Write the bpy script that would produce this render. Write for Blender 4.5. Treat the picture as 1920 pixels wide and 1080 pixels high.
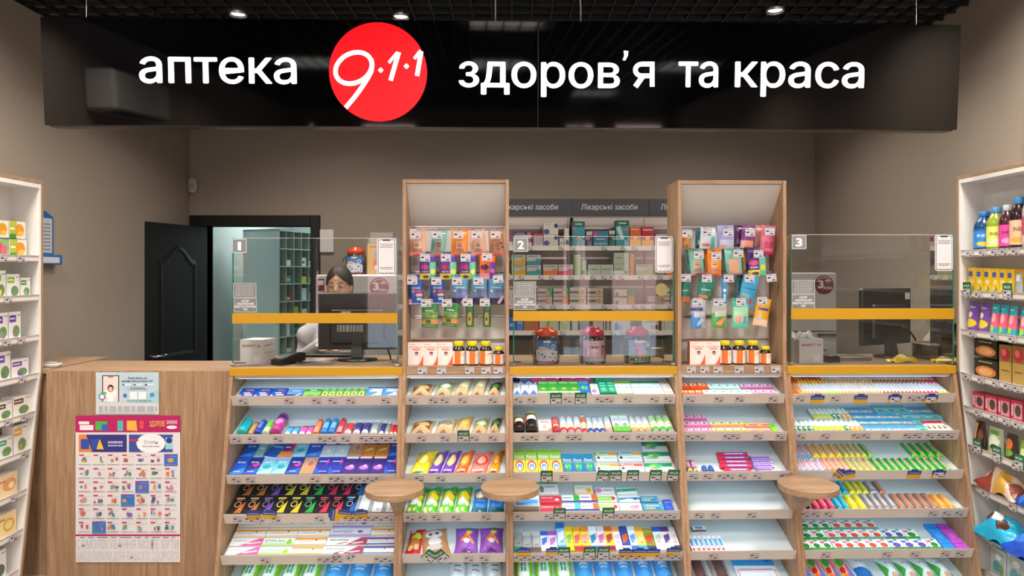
import bpy, math, random
from mathutils import Matrix, Vector
random.seed(7)
R = math.radians
for o in list(bpy.data.objects): bpy.data.objects.remove(o)
SC = bpy.context.scene
COL = SC.collection
# ------------------------------------------------------------------ camera, world, exposure
FP, VX, VY, H = 1300.0, 965.0, 510.0, 1.66      # focal length and vanishing point in pixels of the 1920 frame, eye height
cam_data = bpy.data.cameras.new('camera'); cam = bpy.data.objects.new('camera', cam_data); COL.objects.link(cam)
cam.location = (0, 0, H); cam.rotation_euler = (R(90), 0, 0)
cam_data.sensor_width = 36; cam_data.lens = 36*FP/1920
cam_data.shift_x = -(VX-960)/1920; cam_data.shift_y = -(540-VY)/1920
cam_data.clip_start = .05
SC.camera = cam
SC.view_settings.view_transform = 'Standard'; SC.view_settings.look = 'None'
SC.view_settings.gamma = 1.0; SC.view_settings.use_curve_mapping = False
SC.view_settings.exposure = -0.06
SC.cycles.max_bounces = 8; SC.cycles.transparent_max_bounces = 12
SC.cycles.sample_clamp_indirect = 4.0
SC.cycles.caustics_reflective = False; SC.cycles.caustics_refractive = False
W = bpy.data.worlds.new('world'); SC.world = W; W.use_nodes = True
wn = W.node_tree.nodes; wl = W.node_tree.links
bg = wn['Background']; bg.inputs[0].default_value = (.80, .88, 1.0, 1); bg.inputs[1].default_value = 15.0

def area(name, loc, rot, sx, sy, power, color=(1, 1, 1), spread=None, parent=None):
    d = bpy.data.lights.new(name, 'AREA'); d.shape = 'RECTANGLE'; d.size = sx; d.size_y = sy; d.energy = power; d.color = color
    if spread: d.spread = R(spread)
    o = bpy.data.objects.new(name, d); COL.objects.link(o); o.location = loc; o.rotation_euler = rot
    if parent: o.parent = parent
    return o
WARM = (1.0, .93, .85)
CEIL = 3.21
# ceiling lamps of the sales hall (their housings are built with the ceiling)
HALL = [(-2.20, 2.88), (0, 2.45), (2.02, 2.88), (-1.75, 0.7), (0, 0.7), (1.75, 0.7), (-1.2, -1.2), (1.2, -1.2)]
for x, y in HALL:
    area('ceiling_light_lamp', (x, y, CEIL+.04), (0, 0, 0), .5, .5, 80, WARM)
BACKL = [(-1.66, 4.16), (-.69, 4.2), (1.54, 4.1)]
for x, y in BACKL:
    area('downlight_lamp', (x, y, CEIL-.02), (0, 0, 0), .07, .07, 12.0, WARM, 140)
for x, y in ((-1.4, 4.85), (0.1, 4.85), (1.5, 4.85)):  # added lamps, hidden by the sign, to brighten the back wall
    area('added_staff_side_lamp', (x, y, CEIL-.02), (0, 0, 0), .3, .3, 13, WARM, 140)
area('backroom_lamp', (-2.3, 8.0, 2.9), (0, 0, 0), 1.2, 1.2, 68, (.93, 1.0, .99))

# ------------------------------------------------------------------ pixel helpers
TH = R(1.4)
CF = Matrix.Translation((0, 3.66, 0)) @ Matrix.Rotation(TH, 4, 'Z') @ Matrix.Translation((0, -3.66, 0))
def PX(px, Y): return (px-VX)*Y/FP
def PZ(py, Y): return H-(py-VY)*Y/FP
def cfx(px, y):                     # x in the counter frame of the point at depth y seen at column px
    k = (px-VX)/FP; d = y-3.66; c, s = math.cos(TH), math.sin(TH)
    return (k*(3.66+d*c)+d*s)/(c-k*s)
def cfz(py, x, y):
    return H-(py-VY)/FP*(3.66+x*math.sin(TH)+(y-3.66)*math.cos(TH))
def onplane(px, py, M):             # local (x, z) where the ray through a pixel meets the local y=0 plane of M
    o = Vector((0, 0, H)); d = Vector(((px-VX)/FP, 1, -(py-VY)/FP))
    Mi = M.inverted(); lo = Mi @ o; ld = Mi.to_3x3() @ d
    t = -lo.y/ld.y; p = lo+ld*t
    return p.x, p.z

def lin(c):
    return c/12.92 if c <= .04045 else ((c+.055)/1.055)**2.4
_hc = {}
def C(h):
    if not isinstance(h, str): return h
    if h not in _hc:
        _hc[h] = tuple(lin(int(h[i:i+2], 16)/255) for i in (0, 2, 4))+(1.0,)
    return _hc[h]

# ------------------------------------------------------------------ materials
MATS = {}
def new_mat(name):
    m = bpy.data.materials.new(name); m.use_nodes = True
    return m, m.node_tree.nodes, m.node_tree.links, m.node_tree.nodes['Principled BSDF']
def mat_print(name, rough, coat=0.0, metal=0.0, bump=0.0, scale=60):
    m, n, l, b = new_mat(name)
    a = n.new('ShaderNodeAttribute'); a.attribute_name = 'Col'
    tc = n.new('ShaderNodeTexCoord'); nz = n.new('ShaderNodeTexNoise'); nz.inputs['Scale'].default_value = scale
    l.new(tc.outputs['Object'], nz.inputs['Vector'])
    mr = n.new('ShaderNodeMapRange'); mr.inputs[3].default_value = rough-.06; mr.inputs[4].default_value = rough+.06
    l.new(nz.outputs['Fac'], mr.inputs[0]); l.new(mr.outputs[0], b.inputs['Roughness'])
    l.new(a.outputs['Color'], b.inputs['Base Color'])
    b.inputs['Coat Weight'].default_value = coat; b.inputs['Metallic'].default_value = metal
    if bump:
        bp = n.new('ShaderNodeBump'); bp.inputs['Strength'].default_value = bump; bp.inputs['Distance'].default_value = .004
        l.new(nz.outputs['Fac'], bp.inputs['Height']); l.new(bp.outputs[0], b.inputs['Normal'])
    MATS[name] = m
mat_print('card', .45)
mat_print('glossy', .22, coat=.3)
mat_print('foil', .26, coat=.2, bump=.35, scale=45)
mat_print('metal', .3, metal=.9)
mat_print('cloth', .85, bump=.25, scale=180)
mat_print('skin', .5, bump=.05, scale=200)
def mat_wood(name, axis, c1, c2, c3, rough=.45):
    m, n, l, b = new_mat(name)
    tc = n.new('ShaderNodeTexCoord'); mp = n.new('ShaderNodeMapping')
    s = [26, 26, 26]; s[axis] = 1.6; mp.inputs['Scale'].default_value = s
    l.new(tc.outputs['Object'], mp.inputs[0])
    n1 = n.new('ShaderNodeTexNoise'); n1.inputs['Scale'].default_value = 1.4; n1.inputs['Detail'].default_value = 5; n1.inputs['Distortion'].default_value = 1.6
    mp2 = n.new('ShaderNodeMapping'); s2 = [160, 160, 160]; s2[axis] = 5; mp2.inputs['Scale'].default_value = s2
    l.new(tc.outputs['Object'], mp2.inputs[0])
    n2 = n.new('ShaderNodeTexNoise'); n2.inputs['Scale'].default_value = 1.5; n2.inputs['Detail'].default_value = 3
    l.new(mp.outputs[0], n1.inputs['Vector']); l.new(mp2.outputs[0], n2.inputs['Vector'])
    mx = n.new('ShaderNodeMix'); mx.data_type = 'FLOAT'; mx.inputs[0].default_value = .38
    l.new(n1.outputs['Fac'], mx.inputs[2]); l.new(n2.outputs['Fac'], mx.inputs[3])
    cr = n.new('ShaderNodeValToRGB'); e = cr.color_ramp.elements
    e[0].position = .32; e[0].color = C(c1); e[1].position = .68; e[1].color = C(c3)
    k = cr.color_ramp.elements.new(.5); k.color = C(c2)
    l.new(mx.outputs[0], cr.inputs[0]); l.new(cr.outputs[0], b.inputs['Base Color'])
    b.inputs['Roughness'].default_value = rough
    bp = n.new('ShaderNodeBump'); bp.inputs['Strength'].default_value = .15; bp.inputs['Distance'].default_value = .002
    l.new(mx.outputs[0], bp.inputs['Height']); l.new(bp.outputs[0], b.inputs['Normal'])
    MATS[name] = m
mat_wood('wood_v', 2, '82644a', 'a07e60', 'b59475')
mat_wood('wood_h', 0, '82644a', '9c7d61', 'b09378')
def mat_plain(name, col, rough, metal=0, coat=0, noise=0.04, scale=8, bump=0, emit=None, estr=0):
    m, n, l, b = new_mat(name)
    tc = n.new('ShaderNodeTexCoord'); nz = n.new('ShaderNodeTexNoise'); nz.inputs['Scale'].default_value = scale; nz.inputs['Detail'].default_value = 4
    l.new(tc.outputs['Object'], nz.inputs['Vector'])
    cr = n.new('ShaderNodeValToRGB'); c = C(col)
    cr.color_ramp.elements[0].position = .3; cr.color_ramp.elements[1].position = .7
    cr.color_ramp.elements[0].color = tuple(max(0, v*(1-noise)) for v in c[:3])+(1,)
    cr.color_ramp.elements[1].color = tuple(min(1, v*(1+noise)) for v in c[:3])+(1,)
    l.new(nz.outputs['Fac'], cr.inputs[0]); l.new(cr.outputs[0], b.inputs['Base Color'])
    b.inputs['Roughness'].default_value = rough; b.inputs['Metallic'].default_value = metal; b.inputs['Coat Weight'].default_value = coat
    if bump:
        bp = n.new('ShaderNodeBump'); bp.inputs['Strength'].default_value = bump; bp.inputs['Distance'].default_value = .003
        l.new(nz.outputs['Fac'], bp.inputs['Height']); l.new(bp.outputs[0], b.inputs['Normal'])
    if emit:
        b.inputs['Emission Color'].default_value = C(emit); b.inputs['Emission Strength'].default_value = estr
    MATS[name] = m
    return m
mat_plain('wall_paint', '998c7e', .8, scale=60, noise=.03, bump=.06)
mat_plain('white_board', 'dedbd6', .45, noise=.02)
mat_plain('tray_white', 'c3ccd0', .45, noise=.02)
mat_plain('lip_plastic', 'cfc5bd', .35, noise=.05, scale=3)
mat_plain('yellow_band', 'bd8c00', .6, noise=.01)
mat_plain('black_gloss', '020203', .05, noise=.02, bump=.03, scale=2.2)
mat_plain('black_paint', '0a0a0b', .42, noise=.05)
mat_plain('black_plastic', '0d0d0e', .35, noise=.08, scale=30)
mat_plain('ceiling_black', '060607', .6, noise=.05)
mat_plain('grid_black', '1b1a1a', .5, noise=.05)
mat_plain('floor_tile', '9a938a', .3, noise=.08, scale=2)
mat_plain('sticker_grey', '6f6f70', .5, noise=.02)
mat_plain('header_grey', '3a3b3f', .55, noise=.05)
mat_plain('chrome', 'c8c8c8', .18, metal=1)
mat_plain('backroom_wall', '9aa5a4', .8, noise=.03)
mat_plain('rack_mint', 'a9bfb8', .5, noise=.03)
mat_plain('letter_light', 'ffffff', .4, emit='f2f8ff', estr=1.15, noise=.0)
mat_plain('red_light', 'b8000c', .6, emit='ff0010', estr=.98, noise=.0)
mat_plain('lamp_glow', 'ffffff', .4, emit='fff1e0', estr=6, noise=0)
mat_plain('led_glow', 'ffffff', .4, emit='f4fbff', estr=1.6, noise=0)
mat_plain('tree_bark', '6a5a4c', .9, noise=.3, scale=20)
mat_plain('snow', 'dfe6ee', .8, noise=.03)
mat_plain('render_pink', 'd9a99c', .85, noise=.05)
mat_plain('hair', '1c130e', .6, noise=.35, scale=90)
mat_plain('coat_white', 'bdb7bb', .85, noise=.04, scale=9, bump=.5)
mat_plain('skin_tone', 'd3a48c', .5, noise=.05, scale=30)
def mat_glass(name, col, refl=.10, edge=False, tint=(1, 1, 1)):
    m, n, l, b = new_mat(name); n.remove(b)
    out = n['Material Output']; tr = n.new('ShaderNodeBsdfTransparent'); gl = n.new('ShaderNodeBsdfGlossy')
    tr.inputs[0].default_value = tint+(1,); gl.inputs['Roughness'].default_value = .01
    gl.inputs[0].default_value = C(col)
    fr = n.new('ShaderNodeFresnel'); fr.inputs[0].default_value = 1.5
    mt = n.new('ShaderNodeMath'); mt.operation = 'MULTIPLY_ADD'; mt.inputs[1].default_value = .9; mt.inputs[2].default_value = refl
    l.new(fr.outputs[0], mt.inputs[0])
    mx = n.new('ShaderNodeMixShader'); l.new(mt.outputs[0], mx.inputs[0]); l.new(tr.outputs[0], mx.inputs[1]); l.new(gl.outputs[0], mx.inputs[2])
    l.new(mx.outputs[0], out.inputs[0]); MATS[name] = m
mat_glass('glass', 'ffffff', .015, tint=(.90, .95, .93))
mat_glass('clear_plastic', 'ffffff', .02, tint=(.93, .93, .94))
mat_plain('glass_edge', '2d6b55', .15, noise=.05)
# ------------------------------------------------------------------ mesh builder
_txt = {}
def text_geo(s, bold=0.0):
    k = (s, bold)
    if k not in _txt:
        cu = bpy.data.curves.new('t', 'FONT'); cu.body = s; cu.size = 1; cu.resolution_u = 2; cu.fill_mode = 'FRONT'; cu.offset = bold
        ob = bpy.data.objects.new('t', cu)
        me = ob.to_mesh()
        vs = [(v.co.x, v.co.y) for v in me.vertices]; fs = [tuple(p.vertices) for p in me.polygons]
        ob.to_mesh_clear(); bpy.data.objects.remove(ob); bpy.data.curves.remove(cu)
        _txt[k] = (vs, fs)
    return _txt[k]

class MB:
    def __init__(self, mat='card', M=None):
        self.v = []; self.f = []; self.c = []; self.m = []; self.s = []; self.mats = [mat]; self.cm = 0
        self.M = M or Matrix.Identity(4)
    def use(self, mat):
        if mat not in self.mats: self.mats.append(mat)
        self.cm = self.mats.index(mat); return self
    def add(self, vs, fs, col='ffffff', smooth=False):
        o = len(self.v); M = self.M
        self.v += [tuple(M @ Vector(p)) for p in vs]
        cl = isinstance(col, list)
        for i, f in enumerate(fs):
            self.f.append(tuple(a+o for a in f)); self.c.append(C(col[i]) if cl else C(col)); self.m.append(self.cm); self.s.append(smooth)
    def box(self, x0, x1, y0, y1, z0, z1, col='ffffff', ch=0.0):
        if ch <= 0:
            v = [(x, y, z) for z in (z0, z1) for y in (y0, y1) for x in (x0, x1)]
            f = [(0, 2, 3, 1), (4, 5, 7, 6), (0, 1, 5, 4), (1, 3, 7, 5), (3, 2, 6, 7), (2, 0, 4, 6)]
            self.add(v, f, col); return self
        X = (x0, x1); Y = (y0, y1); Z = (z0, z1); vs = []; idx = {}
        for i in (0, 1):
            for j in (0, 1):
                for k in (0, 1):
                    sx, sy, sz = (ch if i == 0 else -ch), (ch if j == 0 else -ch), (ch if k == 0 else -ch)
                    idx[i, j, k, 'x'] = len(vs); vs.append((X[i], Y[j]+sy, Z[k]+sz))
                    idx[i, j, k, 'y'] = len(vs); vs.append((X[i]+sx, Y[j], Z[k]+sz))
                    idx[i, j, k, 'z'] = len(vs); vs.append((X[i]+sx, Y[j]+sy, Z[k]))
        fs = []
        g = lambda *a: idx[a]
        for i in (0, 1):
            q = [g(i, 0, 0, 'x'), g(i, 1, 0, 'x'), g(i, 1, 1, 'x'), g(i, 0, 1, 'x')]; fs.append(q if i else q[::-1])
            q = [g(0, i, 0, 'y'), g(0, i, 1, 'y'), g(1, i, 1, 'y'), g(1, i, 0, 'y')]; fs.append(q if i else q[::-1])
            q = [g(0, 0, i, 'z'), g(1, 0, i, 'z'), g(1, 1, i, 'z'), g(0, 1, i, 'z')]; fs.append(q if i else q[::-1])
        for a in (0, 1):
            for b_ in (0, 1):
                fs.append([g(a, b_, 0, 'x'), g(a, b_, 1, 'x'), g(a, b_, 1, 'y'), g(a, b_, 0, 'y')])
                fs.append([g(a, 0, b_, 'x'), g(a, 1, b_, 'x'), g(a, 1, b_, 'z'), g(a, 0, b_, 'z')])
                fs.append([g(0, a, b_, 'y'), g(1, a, b_, 'y'), g(1, a, b_, 'z'), g(0, a, b_, 'z')])
                for c_ in (0, 1):
                    fs.append([g(a, b_, c_, 'x'), g(a, b_, c_, 'y'), g(a, b_, c_, 'z')])
        self.add(vs, fs, col); return self
    def prism(self, pts, axis, a0, a1, col='ffffff', colf=None):
        # pts: 2-D outline; axis 0: (y,z) extruded in x; 1: (x,z) extruded in y; 2: (x,y) extruded in z
        def P(p, a): return (a, p[0], p[1]) if axis == 0 else (p[0], a, p[1]) if axis == 1 else (p[0], p[1], a)
        n = len(pts); vs = [P(p, a0) for p in pts]+[P(p, a1) for p in pts]
        fs = [tuple(range(n))[::-1], tuple(range(n, 2*n))]+[(i, (i+1) % n, n+(i+1) % n, n+i) for i in range(n)]
        cols = [colf or col, colf or col]+[col]*n
        self.add(vs, fs, cols); return self
    def lathe(self, prof, col='ffffff', seg=20, sx=1, sy=1, colf=None, cap=True, center=(0, 0, 0), smooth=True):
        # prof: list of (r, z)
        vs = []; cx, cy, cz = center
        for r, z in prof:
            for i in range(seg):
                a = 2*math.pi*i/seg; vs.append((cx+r*math.cos(a)*sx, cy+r*math.sin(a)*sy, cz+z))
        fs = []; cs = []
        for j in range(len(prof)-1):
            for i in range(seg):
                fs.append((j*seg+i, j*seg+(i+1) % seg, (j+1)*seg+(i+1) % seg, (j+1)*seg+i))
                cs.append(colf((i+.5)/seg, (prof[j][1]+prof[j+1][1])/2, j) if colf else col)
        self.add(vs, fs, cs, smooth)
        if cap:
            e = C(cs[0]); t = C(cs[-1])
            self.add(vs, [tuple(range(seg))[::-1]], [e]); self.add(vs, [tuple(range(len(vs)-seg, len(vs)))], [t])
        return self
    def tube(self, pts, r, col='ffffff', seg=8, cap=True):
        vs = []; n = len(pts); P = [Vector(p) for p in pts]; up = Vector((0, 0, 1))
        rr = r if isinstance(r, (list, tuple)) else [r]*n
        for i, p in enumerate(P):
            d = (P[min(i+1, n-1)]-P[max(i-1, 0)]).normalized()
            a = d.cross(up if abs(d.z) < .95 else Vector((1, 0, 0))).normalized(); b = a.cross(d)
            for k in range(seg):
                t = 2*math.pi*k/seg; vs.append(tuple(p+(a*math.cos(t)+b*math.sin(t))*rr[i]))
        fs = [(j*seg+k, j*seg+(k+1) % seg, (j+1)*seg+(k+1) % seg, (j+1)*seg+k) for j in range(n-1) for k in range(seg)]
        self.add(vs, fs, col, True)
        if cap: self.add(vs, [tuple(range(seg)), tuple(range(len(vs)-seg, len(vs)))[::-1]], col)
        return self
    def grid(self, nu, nv, pos, colf, smooth=True, close_u=False):
        vs = [tuple(pos(i/nu, j/nv)) for j in range(nv+1) for i in range(nu+1)]
        w = nu+1
        fs = [(j*w+i, j*w+i+1, (j+1)*w+i+1, (j+1)*w+i) for j in range(nv) for i in range(nu)]
        cs = [colf((i+.5)/nu, (j+.5)/nv) for j in range(nv) for i in range(nu)] if callable(colf) else colf
        self.add(vs, fs, cs, smooth); return self
    def text(self, s, M, size, col='ffffff', anchor='c', width=None, bold=0.0, height=None):
        # text in the local XY plane of M (x right, y up); size = em; width fits the word
        vs, fs = text_geo(s, bold)
        if not vs: return self
        x0 = min(v[0] for v in vs); x1 = max(v[0] for v in vs)
        sx = sy = size
        if width: sx = width/(x1-x0)
        off = {'l': x0, 'c': (x0+x1)/2, 'r': x1}[anchor]
        o = self.M; self.M = o @ M
        self.add([((x-off)*sx, y*sy, 0) for x, y in vs], fs, col)
        self.M = o; return self
    def art(self, shapes, M, w, h, lift=.00025):
        # printed shapes on the local XY plane of M, u,v in 0..1 across w x h
        o = self.M
        for i, s in enumerate(shapes):
            self.M = o @ M @ Matrix.Translation((0, 0, lift*(1+i*.5)))
            k = s[0]
            if k == 'r':
                _, u0, v0, u1, v1, c = s
                self.add([(u0*w, v0*h, 0), (u1*w, v0*h, 0), (u1*w, v1*h, 0), (u0*w, v1*h, 0)], [(0, 1, 2, 3)], c)
            elif k == 'e':
                _, cu, cv, ru, rv, c = s; n = 14
                self.add([((cu+ru*math.cos(6.2832*j/n))*w, (cv+rv*math.sin(6.2832*j/n))*h, 0) for j in range(n)], [tuple(range(n))], c)
            elif k == 'p':
                _, pts, c = s
                self.add([(u*w, v*h, 0) for u, v in pts], [tuple(range(len(pts)))], c)
            elif k == 't':      # text, u,v of the centre, width in u, height in v
                _, t, cu, cv, tw, th, c = s[:7]
                self.text(t, Matrix.Translation((cu*w, (cv-th*.36)*h, 0)), th*h, c, width=tw*w, bold=s[7] if len(s) > 7 else .01)
            elif k == 's':      # a line of fine print: short dashes
                _, u0, v0, u1, v1, c = s
                rnd = random.Random(int(u0*97+v0*991+u1*31)); u = u0
                while u < u1:
                    d = rnd.uniform(.03, .10)*(u1-u0)*1.4; e = min(u1, u+d)
                    self.add([(u*w, v0*h, 0), (e*w, v0*h, 0), (e*w, v1*h, 0), (u*w, v1*h, 0)], [(0, 1, 2, 3)], c); u = e+.035*(u1-u0)
        self.M = o; return self
    def build(self, name, parent=None, M=None, kind=None):
        me = bpy.data.meshes.new(name); me.from_pydata(self.v, [], self.f)
        me.materials.clear()
        for k in self.mats: me.materials.append(MATS[k])
        me.polygons.foreach_set('material_index', self.m); me.polygons.foreach_set('use_smooth', self.s)
        ca = me.color_attributes.new('Col', 'FLOAT_COLOR', 'CORNER')
        buf = []
        for p, c in zip(self.f, self.c): buf += list(c)*len(p)
        ca.data.foreach_set('color', buf)
        me.update()
        ob = bpy.data.objects.new(name, me); COL.objects.link(ob)
        if parent: ob.parent = parent
        if M is not None: ob.matrix_basis = M
        if kind: ob['kind'] = kind
        return ob
def shade_at(shapes, u, v, base):
    c = base
    for s in shapes:
        k = s[0]
        if k == 'r' or k == 's':
            if s[1] <= u <= s[3] and s[2] <= v <= s[4] and (k == 'r' or int(u*37) % 3): c = s[5]
        elif k == 'e':
            if ((u-s[1])/s[3])**2+((v-s[2])/s[4])**2 <= 1: c = s[5]
        elif k == 'p':
            pts = s[1]; ins = False; j = len(pts)-1
            for i in range(len(pts)):
                if (pts[i][1] > v) != (pts[j][1] > v) and u < (pts[j][0]-pts[i][0])*(v-pts[i][1])/(pts[j][1]-pts[i][1])+pts[i][0]: ins = not ins
                j = i
            if ins: c = s[2]
    return c
# ------------------------------------------------------------------ things, groups, copies
USED = {}
def tag(o, label, cat, group=None):
    n = len(label.replace('-', ' x ').split())
    if label in USED and not group: print('DUP LABEL', label)
    if not (4 <= len(label.split()) <= 16): print('LEN', label)
    USED[label] = 1
    o['label'] = label; o['category'] = cat
    if group: o['group'] = group
    return o
def empty(name, M=None):
    o = bpy.data.objects.new(name, None); COL.objects.link(o); o.empty_display_size = .05
    if M is not None: o.matrix_basis = M
    return o
def T(x, y, z): return Matrix.Translation((x, y, z))
def RZ(a): return Matrix.Rotation(a, 4, 'Z')
def RX(a): return Matrix.Rotation(a, 4, 'X')
def RY(a): return Matrix.Rotation(a, 4, 'Y')
KIDS = {}
def copy_tree(o, parent=None):
    c = o.copy(); COL.objects.link(c)
    if parent is not None: c.parent = parent
    for ch in list(o.children): copy_tree(ch, c)
    for k in ('label', 'group'):
        if parent is None and k in c: del c[k]
    return c
TEMPL = {}; SCL = {}
def inst(key, builder):             # first use returns the thing itself, later uses a copy of it and of its parts
    if key not in TEMPL:
        TEMPL[key] = builder(); return TEMPL[key]
    return copy_tree(TEMPL[key])
UPR = Matrix(((1, 0, 0, 0), (0, 0, -1, 0), (0, 1, 0, 0), (0, 0, 0, 1)))   # local XY print plane -> upright, facing -Y
# ================================================================== the room
XL, XR, YB, YF = -2.86, 2.64, 6.10, -3.0
def struct(name, mb, M=None, parent=None):
    o = mb.build(name, parent, M)
    if parent is None: o['kind'] = 'structure'
    return o
m = MB('floor_tile'); m.box(XL-.2, XR+.2, YF-.2, YB+4, -.06, 0); struct('floor', m)
m = MB('wall_paint'); m.box(XL-.15, XL, YF-.15, YB+.12, 0, 3.75); struct('wall_left', m)
m = MB('wall_paint'); m.box(XR, XR+.15, YF-.15, YB+.12, 0, 3.75); struct('wall_right', m)
DX0, DX1, DZ = PX(387, YB), PX(583, YB), PZ(424, YB)
m = MB('wall_paint')
m.box(XL, DX0, YB, YB+.12, 0, 3.75); m.box(DX1, XR, YB, YB+.12, 0, 3.75); m.box(DX0, DX1, YB, YB+.12, DZ, 3.75)
struct('wall_back', m)
# street side wall behind the camera with full-height windows
WIN = [(-2.66, -2.56, .5, 3.0), (-1.9, -1.1, .5, 3.0), (1.04, 1.50, .35, 3.02), (1.78, 2.52, .35, 3.02)]
m = MB('wall_paint'); xs = XL
for a, b_, z0, z1 in WIN:
    m.box(xs, a, YF-.15, YF, 0, 3.75); m.box(a, b_, YF-.15, YF, 0, z0); m.box(a, b_, YF-.15, YF, z1, 3.75); xs = b_
m.box(xs, XR, YF-.15, YF, 0, 3.75); struct('wall_front', m)
for i, (a, b_, z0, z1) in enumerate(WIN):
    m = MB('white_board')
    for q in ((a, a+.03, z0, z1), (b_-.03, b_, z0, z1), (a, b_, z0, z0+.03), (a, b_, z1-.03, z1)): m.box(q[0], q[1], YF-.10, YF-.04, q[2], q[3])
    w = struct('window_%d' % (i+1), m)
    g = MB('glass'); g.add([(a+.03, YF-.07, z0+.03), (b_-.03, YF-.07, z0+.03), (b_-.03, YF-.07, z1-.03), (a+.03, YF-.07, z1-.03)], [(0, 1, 2, 3)]); g.build('pane', w)
m = MB('snow'); m.box(-16, 16, -24, YF-.3, -.3, -.05); struct('ground_outside', m)
b = empty('apartment_building', T(0, -17, 0))
m = MB('render_pink'); m.box(-10, 12, -1, 0, -.1, 6.5); m.build('wall', b)
for x in (-6, -1.4, 3.4, 7.6):
    f = MB('white_board')
    for q in ((x, x+.1, 1.6, 3.3), (x+1.5, x+1.6, 1.6, 3.3), (x+.7, x+.8, 1.6, 3.3), (x, x+1.6, 1.6, 1.7), (x, x+1.6, 3.2, 3.3), (x, x+1.6, 2.8, 2.88)): f.box(q[0], q[1], 0, .08, q[2], q[3])
    fo = f.build('window', b); g = MB('black_gloss'); g.box(x+.08, x+1.52, 0, .03, 1.68, 3.22); g.build('pane', fo)
tag(b, 'pink rendered apartment building across the street', 'building')
rt = random.Random(3); m = MB('tree_bark'); m.tube([(0, 0, 0), (.05, 0, 1.2), (0, .05, 2.3)], [.2, .16, .12], seg=10)
def branch(p, d, L, r, n):
    q = p+d*L; m.tube([tuple(p), tuple(p+d*L*.5+Vector((rt.uniform(-.05, .05), 0, .04))), tuple(q)], [r, r*.8, r*.6], seg=5)
    if n:
        for _ in range(3):
            dd = (d+Vector((rt.uniform(-.8, .8), rt.uniform(-.8, .8), rt.uniform(-.2, .6)))).normalized(); branch(q, dd, L*.7, r*.55, n-1)
for _ in range(5): branch(Vector((0, .05, 2.2)), Vector((rt.uniform(-.8, .8), rt.uniform(-.8, .8), 1)).normalized(), .9, .08, 4)
tr = m.build('street_tree', None, T(1.9, -8.5, -.05)); tag(tr, 'bare winter tree standing on the snowy street', 'tree')

# ceiling: black plenum with an open cell grid below it
m = MB('ceiling_black'); m.box(XL, XR, YF, YB, 3.70, 3.75); struct('ceiling', m)
m = MB('grid_black'); p = .1185
n = int((XR-XL)/p)+1
for i in range(n+1):
    x = XL+i*p
    if x < XR: m.box(x-.004, x+.004, YF, YB, CEIL, CEIL+.03)
for j in range(int((YB-YF)/p)+1):
    y = YB-.05-j*p; m.box(XL, XR, y-.004, y+.004, CEIL, CEIL+.03)
struct('ceiling_grid', m)
def lamp_square(x, y, lab):
    t = empty('ceiling_light', T(x, y, CEIL+.06))
    q = MB('white_board')
    for a in ((-.29, .29, -.29, -.26), (-.29, .29, .26, .29), (-.29, -.26, -.26, .26), (.26, .29, -.26, .26)): q.box(a[0], a[1], a[2], a[3], -.02, .03)
    q.build('frame', t); g = MB('lamp_glow'); g.box(-.26, .26, -.26, .26, .0, .01); g.build('diffuser', t)
    tag(t, lab, 'ceiling light', 'square ceiling lights over the shop floor')
for i, (x, y) in enumerate(HALL):
    lamp_square(x, y, 'square ceiling light, %s along in the %s row before the counters' % (['first', 'second', 'third', 'first', 'second', 'third', 'first', 'second'][i], ['nearest']*3 and ['nearest', 'nearest', 'nearest', 'middle', 'middle', 'middle', 'farthest', 'farthest'][i]))
for i, (x, y) in enumerate([(-1.4, 4.85), (0.1, 4.85), (1.5, 4.85)]):  # made-up housings for the added staff-side lamps, unseen behind the sign
    t = empty('ceiling_light', T(x, y, CEIL)); q = MB('white_board')
    for a in ((-.17, .17, -.17, -.15), (-.17, .17, .15, .17), (-.17, -.15, -.15, .15), (.15, .17, -.15, .15)): q.box(a[0], a[1], a[2], a[3], -.015, .03)
    q.build('frame', t); g = MB('lamp_glow'); g.box(-.15, .15, -.15, .15, 0, .01); g.build('diffuser', t)
    tag(t, 'added unseen ceiling light over the staff side, behind the %s of the sign' % ['first word', 'middle', 'last word'][i], 'ceiling light', 'added ceiling lights over the staff side')
for i, (x, y) in enumerate(BACKL):
    t = empty('downlight', T(x, y, CEIL)); q = MB('metal'); q.lathe([(.05, -.012), (.055, -.006), (.055, .03), (.045, .03)], 'b8b8b8', cap=False); q.build('ring', t)
    g = MB('lamp_glow'); g.lathe([(.042, .0), (.042, .004)], seg=18); g.build('lens', t)
    tag(t, 'small round downlight in the black ceiling above the %s' % ['first word of the sign', 'red disc of the sign', 'last words of the sign'][i], 'downlight', 'downlights behind the sign')

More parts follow.
